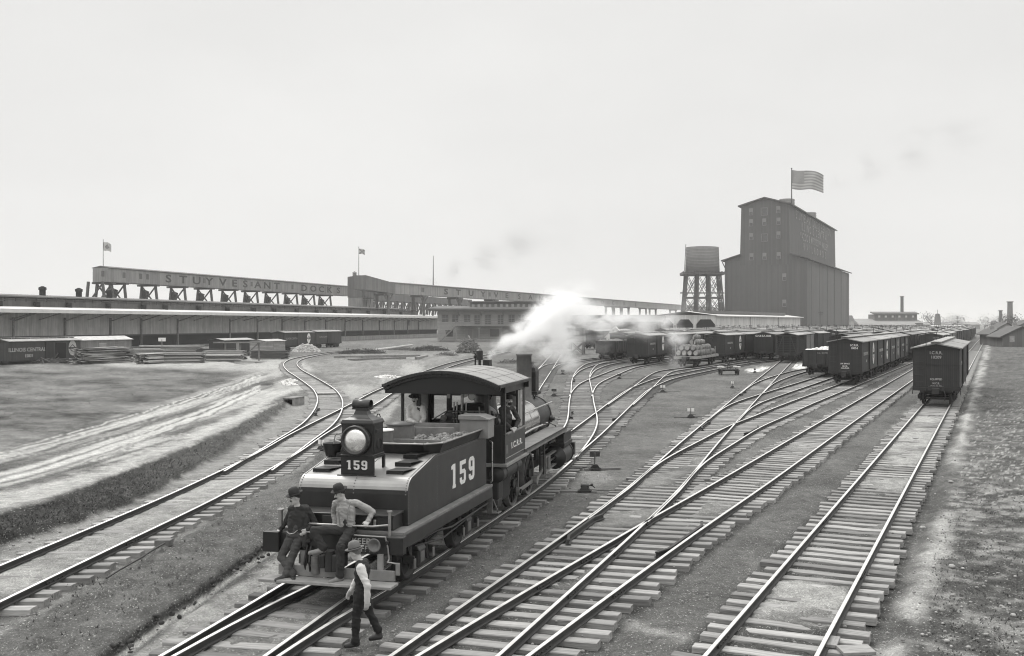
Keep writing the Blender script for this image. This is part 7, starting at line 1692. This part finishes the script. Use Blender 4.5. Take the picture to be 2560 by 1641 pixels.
# squared timbers lying inside the curve
for i,(x0,y0,x1,y1,lab) in enumerate(((835,899,1050,896,'long squared timber lying inside the left curve, farther one'),(872,907,1012,902,'long squared timber lying inside the left curve, nearer one'),(1042,902,1066,897,'short squared timber at the right end of the long ones'))):
    a=G(x0,y0,0);c=G(x1,y1,0);b=MB();d=(c-a);L_=d.length;b.box(0,L_,-.28,.28,0,.5);t=b.build('squared_timber',M['timber']);t.location=(a.x,a.y,0);t.rotation_euler=(0,0,atan2(d.y,d.x));tag(t,lab,'timber')
a=G(932,884,0);c=G(1030,875,0);b=MB();b.cyl((0,0,.5),((c-a).length,0,.9),.22,.16,n=10);t=b.build('log',M['lumber']);t.location=(a.x,a.y,0);t.rotation_euler=(0,0,atan2(c.y-a.y,c.x-a.x));tag(t,'long pale pole resting on the wood heaps inside the curve','log')
# plank crossing on the left curve
c=TRK['TL1']['c'];i=min(range(len(c)),key=lambda k:(c[k]-Vector((G(822,977).x,G(822,977).y,0))).length);t=(c[i+2]-c[i-2]).normalized();n=Vector((t.y,-t.x,0))
o=empty('plank_crossing',(c[i].x,c[i].y,0),0,'wooden plank crossing laid between the rails of the left curve','crossing')
for k in range(-6,7):
    q=t*(k*.30);b=MB();b.beam(q-n*.64+Vector((0,0,TIE_TOP+.06)),q+n*.64+Vector((0,0,TIE_TOP+.06)),.27,.07);b.build('plank',M['planks'],o,bevel=.008)
# culvert box in the bank
p=G(727,1004,.25);o=empty('drain_box',(p.x,p.y,-.1),radians(-12),'small square wooden drain mouth at the end of the grassy bank','drain');b=MB()
for q in (((-.35,-.27),(0,.55)),((.27,.35),(0,.55)),((-.35,.35),(.5,.6)),((-.35,.35),(0,.06))): b.box(q[0][0],q[0][1],-.3,1.,q[1][0],q[1][1])
b.build('frame',M['timber'],o);b=MB();b.box(-.27,.27,.2,.25,.05,.5);b.build('drain_shade',M['dock_dark'],o)  # near-black sheet paints the shade within the drain mouth
# clods along the crumbling edge
rnd=random.Random(31);b=MB()
for k in range(700):
    i=rnd.randrange(len(EDGE)-1);t=rnd.random();x=EDGE[i][0]*(1-t)+EDGE[i+1][0]*t+rnd.gauss(-14,22);y=EDGE[i][1]*(1-t)+EDGE[i+1][1]*t+rnd.gauss(-6,12);p=G(x,y,.0);r=.012+.06*rnd.random()**2.5
    z=float(height(np.array([p.x]),np.array([p.y]),np.array([x]),np.array([y]))[0]) if False else rnd.uniform(-.02,.08)
    b.ell((p.x,p.y,z),(r,r*rnd.uniform(.5,.9),r*rnd.uniform(.3,.6)),5,0,Matrix.Rotation(rnd.uniform(0,3),3,'X')@Matrix.Rotation(rnd.uniform(0,3),3,'Z'))
b.s=[False]*len(b.s);o=b.build('soil_clods',mk('dark_soil',.045,.95,var=.5,scale=8,bump=.5));tag(o,'dark broken clods of earth along the crumbling edge beside the locomotive track','clods',kind='stuff')
# a length of cable and small block beside the left track; planks by the right-hand track
a=[G(x,y,.1) for x,y in ((266,1462),(300,1440),(352,1410),(380,1391),(412,1372))];b=MB();b.tube([q+Vector((0,0,.12)) for q in a],.018,6);t=b.build('rope',M['rail_side']);tag(t,'thin dark rope lying on the dirt beside the left track','rope')
p=G(410,1367,.1);b=MB();b.box(-.17,.17,-.1,.1,0,.14);t=b.build('wood_block',M['timber'],bevel=.01);t.location=(p.x,p.y,.12);tag(t,'short dark block of wood at the upper end of the rope','block')
for i,(px,py,l,w,rz,lab) in enumerate(((2140,1634,.5,.35,.1,'wide pale plank patch at the bottom edge beside the right rail'),(2080,1612,.45,.2,1.2,'narrow board wedged against the right rail near the bottom edge'))):
    p=G(px,py,.05);b=MB();b.box(-l/2,l/2,-w/2,w/2,0,.05);t=b.build('plank',M['planks'],bevel=.006);t.location=(p.x,p.y,.075 if i==0 else .07);t.rotation_euler=(0,0,rz);tag(t,lab,'plank')
# loose stones: pale ones on the rubble strip at the right, darker by the tracks
rnd=random.Random(77);b=MB();b2=MB()
for k in range(420):
    y=rnd.uniform(1000,1640);x=rnd.uniform(2300,2620)-(y-1000)*.12*rnd.random()
    if y>1250 and rnd.random()<.6: continue
    p=G(x,y,0);r=rnd.uniform(.015,.05)*(1.8 if rnd.random()<.08 else 1);b.ell((p.x,p.y,r*.2),(r,r*.8,r*.5),5,0,Matrix.Rotation(rnd.uniform(0,3),3,'Z'))
for k in range(1500):
    y=900+740*rnd.random()**1.3;x=rnd.uniform(0,2560);p=G(x,y,0);r=rnd.uniform(.012,.04);b2.ell((p.x,p.y,.02),(r,r*.8,r*.6),5)
b.s=[False]*len(b.s);b2.s=[False]*len(b2.s)
o=b.build('rubble',mk('rubble_stone',.34,.95,var=.4,scale=9,bump=.4));tag(o,'pale broken stones strewn over the ground right of the right-hand track','rubble',kind='stuff')
o=b2.build('loose_stones',mk('grey_stone',.24,.95,var=.4,scale=9));tag(o,'scattered small stones over the yard ground','stones',kind='stuff')
# grass tufts on the bank, the left field and the right verge
rnd=random.Random(5);b=MB()
def tuft(p,s,n=7):
    for k in range(n):
        a=rnd.uniform(0,6.28);l=s*rnd.uniform(.6,1.2);e=p+Vector((cos(a)*l*.6,sin(a)*l*.6,l));w=Vector((-sin(a),cos(a),0))*s*.09;b.add([p-w,p+w,e],[(0,1,2)])
def ground_z_unused(p):
    px=np.array([CX+F*p.x/p.y]);py=np.array([HZ+F*CZ/p.y]);return float(height(np.array([p.x]),np.array([p.y]),px,py)[0])
def scatter(poly,n,s):
    P=np.array(poly,float);x0,y0=P.min(0);x1,y1=P.max(0);q=0
    xs=[];ys=[]
    r2=np.random.RandomState(len(poly)+n);X=r2.uniform(x0,x1,n*3);Yp=r2.uniform(y0,y1,n*3);m=poly_mask(X,Yp,poly,1)>.5;X=X[m][:n];Yp=Yp[m][:n]
    Yw=F*CZ/(Yp-HZ);Xw=(X-CX)*Yw/F;Z=height(Xw,Yw,X,Yp)
    for x,y,z in zip(Xw,Yw,Z): tuft(Vector((x,y,z-.01)),s*rnd.uniform(.5,1.3))
scatter(BANK_TOPG[1:]+BANK_BOT[1:][::-1],5200,.06)
scatter([(0,930),(500,925),(520,960),(300,1010),(0,1070)],260,.08)
scatter([(2330,1400),(2440,1050),(2500,880),(2560,870),(2560,1640),(2330,1640)],1500,.05)
scatter([(150,1480),(330,1420),(600,1290),(690,1250),(640,1340),(400,1520),(250,1620),(0,1640)],260,.06)
o=b.build('grass',M['foliage']);tag(o,'tufts of dark weeds and grass on the bank, field and verge','grass',kind='stuff')
# ---------------------------------------------------------------- steam
def steam(name,label,blobs,dens,vox,seed,col=1.,nscale=1.3,thr=(.34,.62),aniso=.0,grow=1.25):
    b=MB()
    for c,r,k in blobs: b.ell(c,r*grow,14)
    me=remeshed(name,b,vox,3);o=bpy.data.objects.new(name,me);COL.objects.link(o);tag(o,label,'steam',kind='stuff')
    m=bpy.data.materials.new(name);m.use_nodes=True;nt=m.node_tree;N=nt.nodes;L=nt.links
    N.remove(N['Principled BSDF']);out=N['Material Output'];pv=N.new('ShaderNodeVolumePrincipled');L.new(pv.outputs[0],out.inputs['Volume'])
    pv.inputs['Color'].default_value=(col,col,col,1);pv.inputs['Anisotropy'].default_value=aniso
    g=N.new('ShaderNodeNewGeometry')
    def math_(op,a,b_=None,c=None,cl=False):
        n=N.new('ShaderNodeMath');n.operation=op;n.use_clamp=cl
        for i,q in enumerate((a,b_,c)):
            if q is None:continue
            if isinstance(q,(int,float)):n.inputs[i].default_value=q
            else:L.new(q,n.inputs[i])
        return n.outputs[0]
    no=N.new('ShaderNodeTexNoise');no.inputs['Scale'].default_value=nscale;no.inputs['Detail'].default_value=5;no.inputs['Roughness'].default_value=.6;no.inputs['Distortion'].default_value=.6
    mp=N.new('ShaderNodeMapping');mp.inputs['Location'].default_value=(seed,seed*2,0);mp.inputs['Rotation'].default_value=(0,radians(25),0);mp.inputs['Scale'].default_value=(.7,.8,1.25);L.new(g.outputs['Position'],mp.inputs[0]);L.new(mp.outputs[0],no.inputs['Vector'])
    tot=None
    for c,r,k in blobs:
        d=N.new('ShaderNodeVectorMath');d.operation='DISTANCE';L.new(g.outputs['Position'],d.inputs[0]);d.inputs[1].default_value=tuple(c)
        q=math_('SUBTRACT',1.,math_('DIVIDE',d.outputs['Value'],r*1.15),cl=True);q=math_('MULTIPLY',math_('MULTIPLY',q,q),k*2.2)
        tot=q if tot is None else math_('ADD',tot,q)
    mr=N.new('ShaderNodeMapRange');mr.interpolation_type='SMOOTHSTEP';L.new(no.outputs[0],mr.inputs[0]);mr.inputs[1].default_value=thr[0];mr.inputs[2].default_value=thr[1]
    # dense core stays solid, edges break up into wisps
    core=math_('SUBTRACT',tot,.9,cl=True)
    dd=math_('MULTIPLY',tot,math_('MAXIMUM',mr.outputs[0],core));L.new(math_('MULTIPLY',dd,dens),pv.inputs['Density'])
    me.materials.clear();me.materials.append(m);return o
def sb(px,py,r,k,Y=None):
    Y=Y or 25.5+(px-1222)/480*3.2;p=at(px,py,Y);return (tuple(p),r*Y/F,k)
steam('steam_cloud','bright white steam plume blowing right from the safety valve',
 [sb(1224,893,9,1.2),sb(1232,880,16,1.1),sb(1246,868,24,1.1),sb(1268,858,32,1.1),sb(1298,846,42,1.1),sb(1332,832,54,1.1),sb(1362,808,64,1.),sb(1392,780,66,1.15),sb(1424,757,56,.8),sb(1462,735,50,.16),sb(1400,850,58,1.1),sb(1420,895,42,.75),sb(1370,880,40,.6),sb(1452,800,62,.5),sb(1505,800,56,.42),sb(1556,806,50,.42),sb(1610,812,48,.4),sb(1664,806,46,.36),sb(1692,846,40,.45),sb(1690,900,32,.2),sb(1700,764,34,.08),sb(1500,860,40,.1)],
 6.,.07,3.,nscale=2.4,thr=(.40,.62))
def kb(px,py,r,k,Y): p=at(px,py,Y);return (tuple(p),r*Y/F,k)
o=steam('smoke_cloud','faint grey smoke drifting above the galleries left of the water tower',[kb(1030,705,26,.8,345),kb(1075,700,30,.8,345),kb(1140,680,42,.9,345),kb(1215,650,56,.8,345),kb(1300,615,66,.7,345),kb(1390,580,74,.5,345)],.045,1.2,7.,col=.4,nscale=.09,thr=(.40,.66));o['category']='smoke'
o=steam('smoke_cloud','faint grey smoke drifting in the sky right of the elevator flag',[kb(2020,482,30,.8,430),kb(2090,450,44,.8,430),kb(2180,415,60,.7,430),kb(2280,370,80,.6,430),kb(2400,330,90,.4,430)],.03,1.6,11.,col=.45,nscale=.07,thr=(.42,.66));o['category']='smoke'
# ---------------------------------------------------------------- air
b=MB();b.box(-24000,24000,-500,12000,-1.2,76);m=bpy.data.materials.new('haze');m.use_nodes=True;nt=m.node_tree;nt.nodes.remove(nt.nodes['Principled BSDF']);pv=nt.nodes.new('ShaderNodeVolumePrincipled');pv.inputs['Color'].default_value=(.985,.98,.97,1);pv.inputs['Density'].default_value=.00028;nt.links.new(pv.outputs[0],nt.nodes['Material Output'].inputs['Volume'])
o=b.build('haze',m);tag(o,'thin pale haze in the air over the whole yard','haze',kind='stuff')
SC.view_layers[0].update()
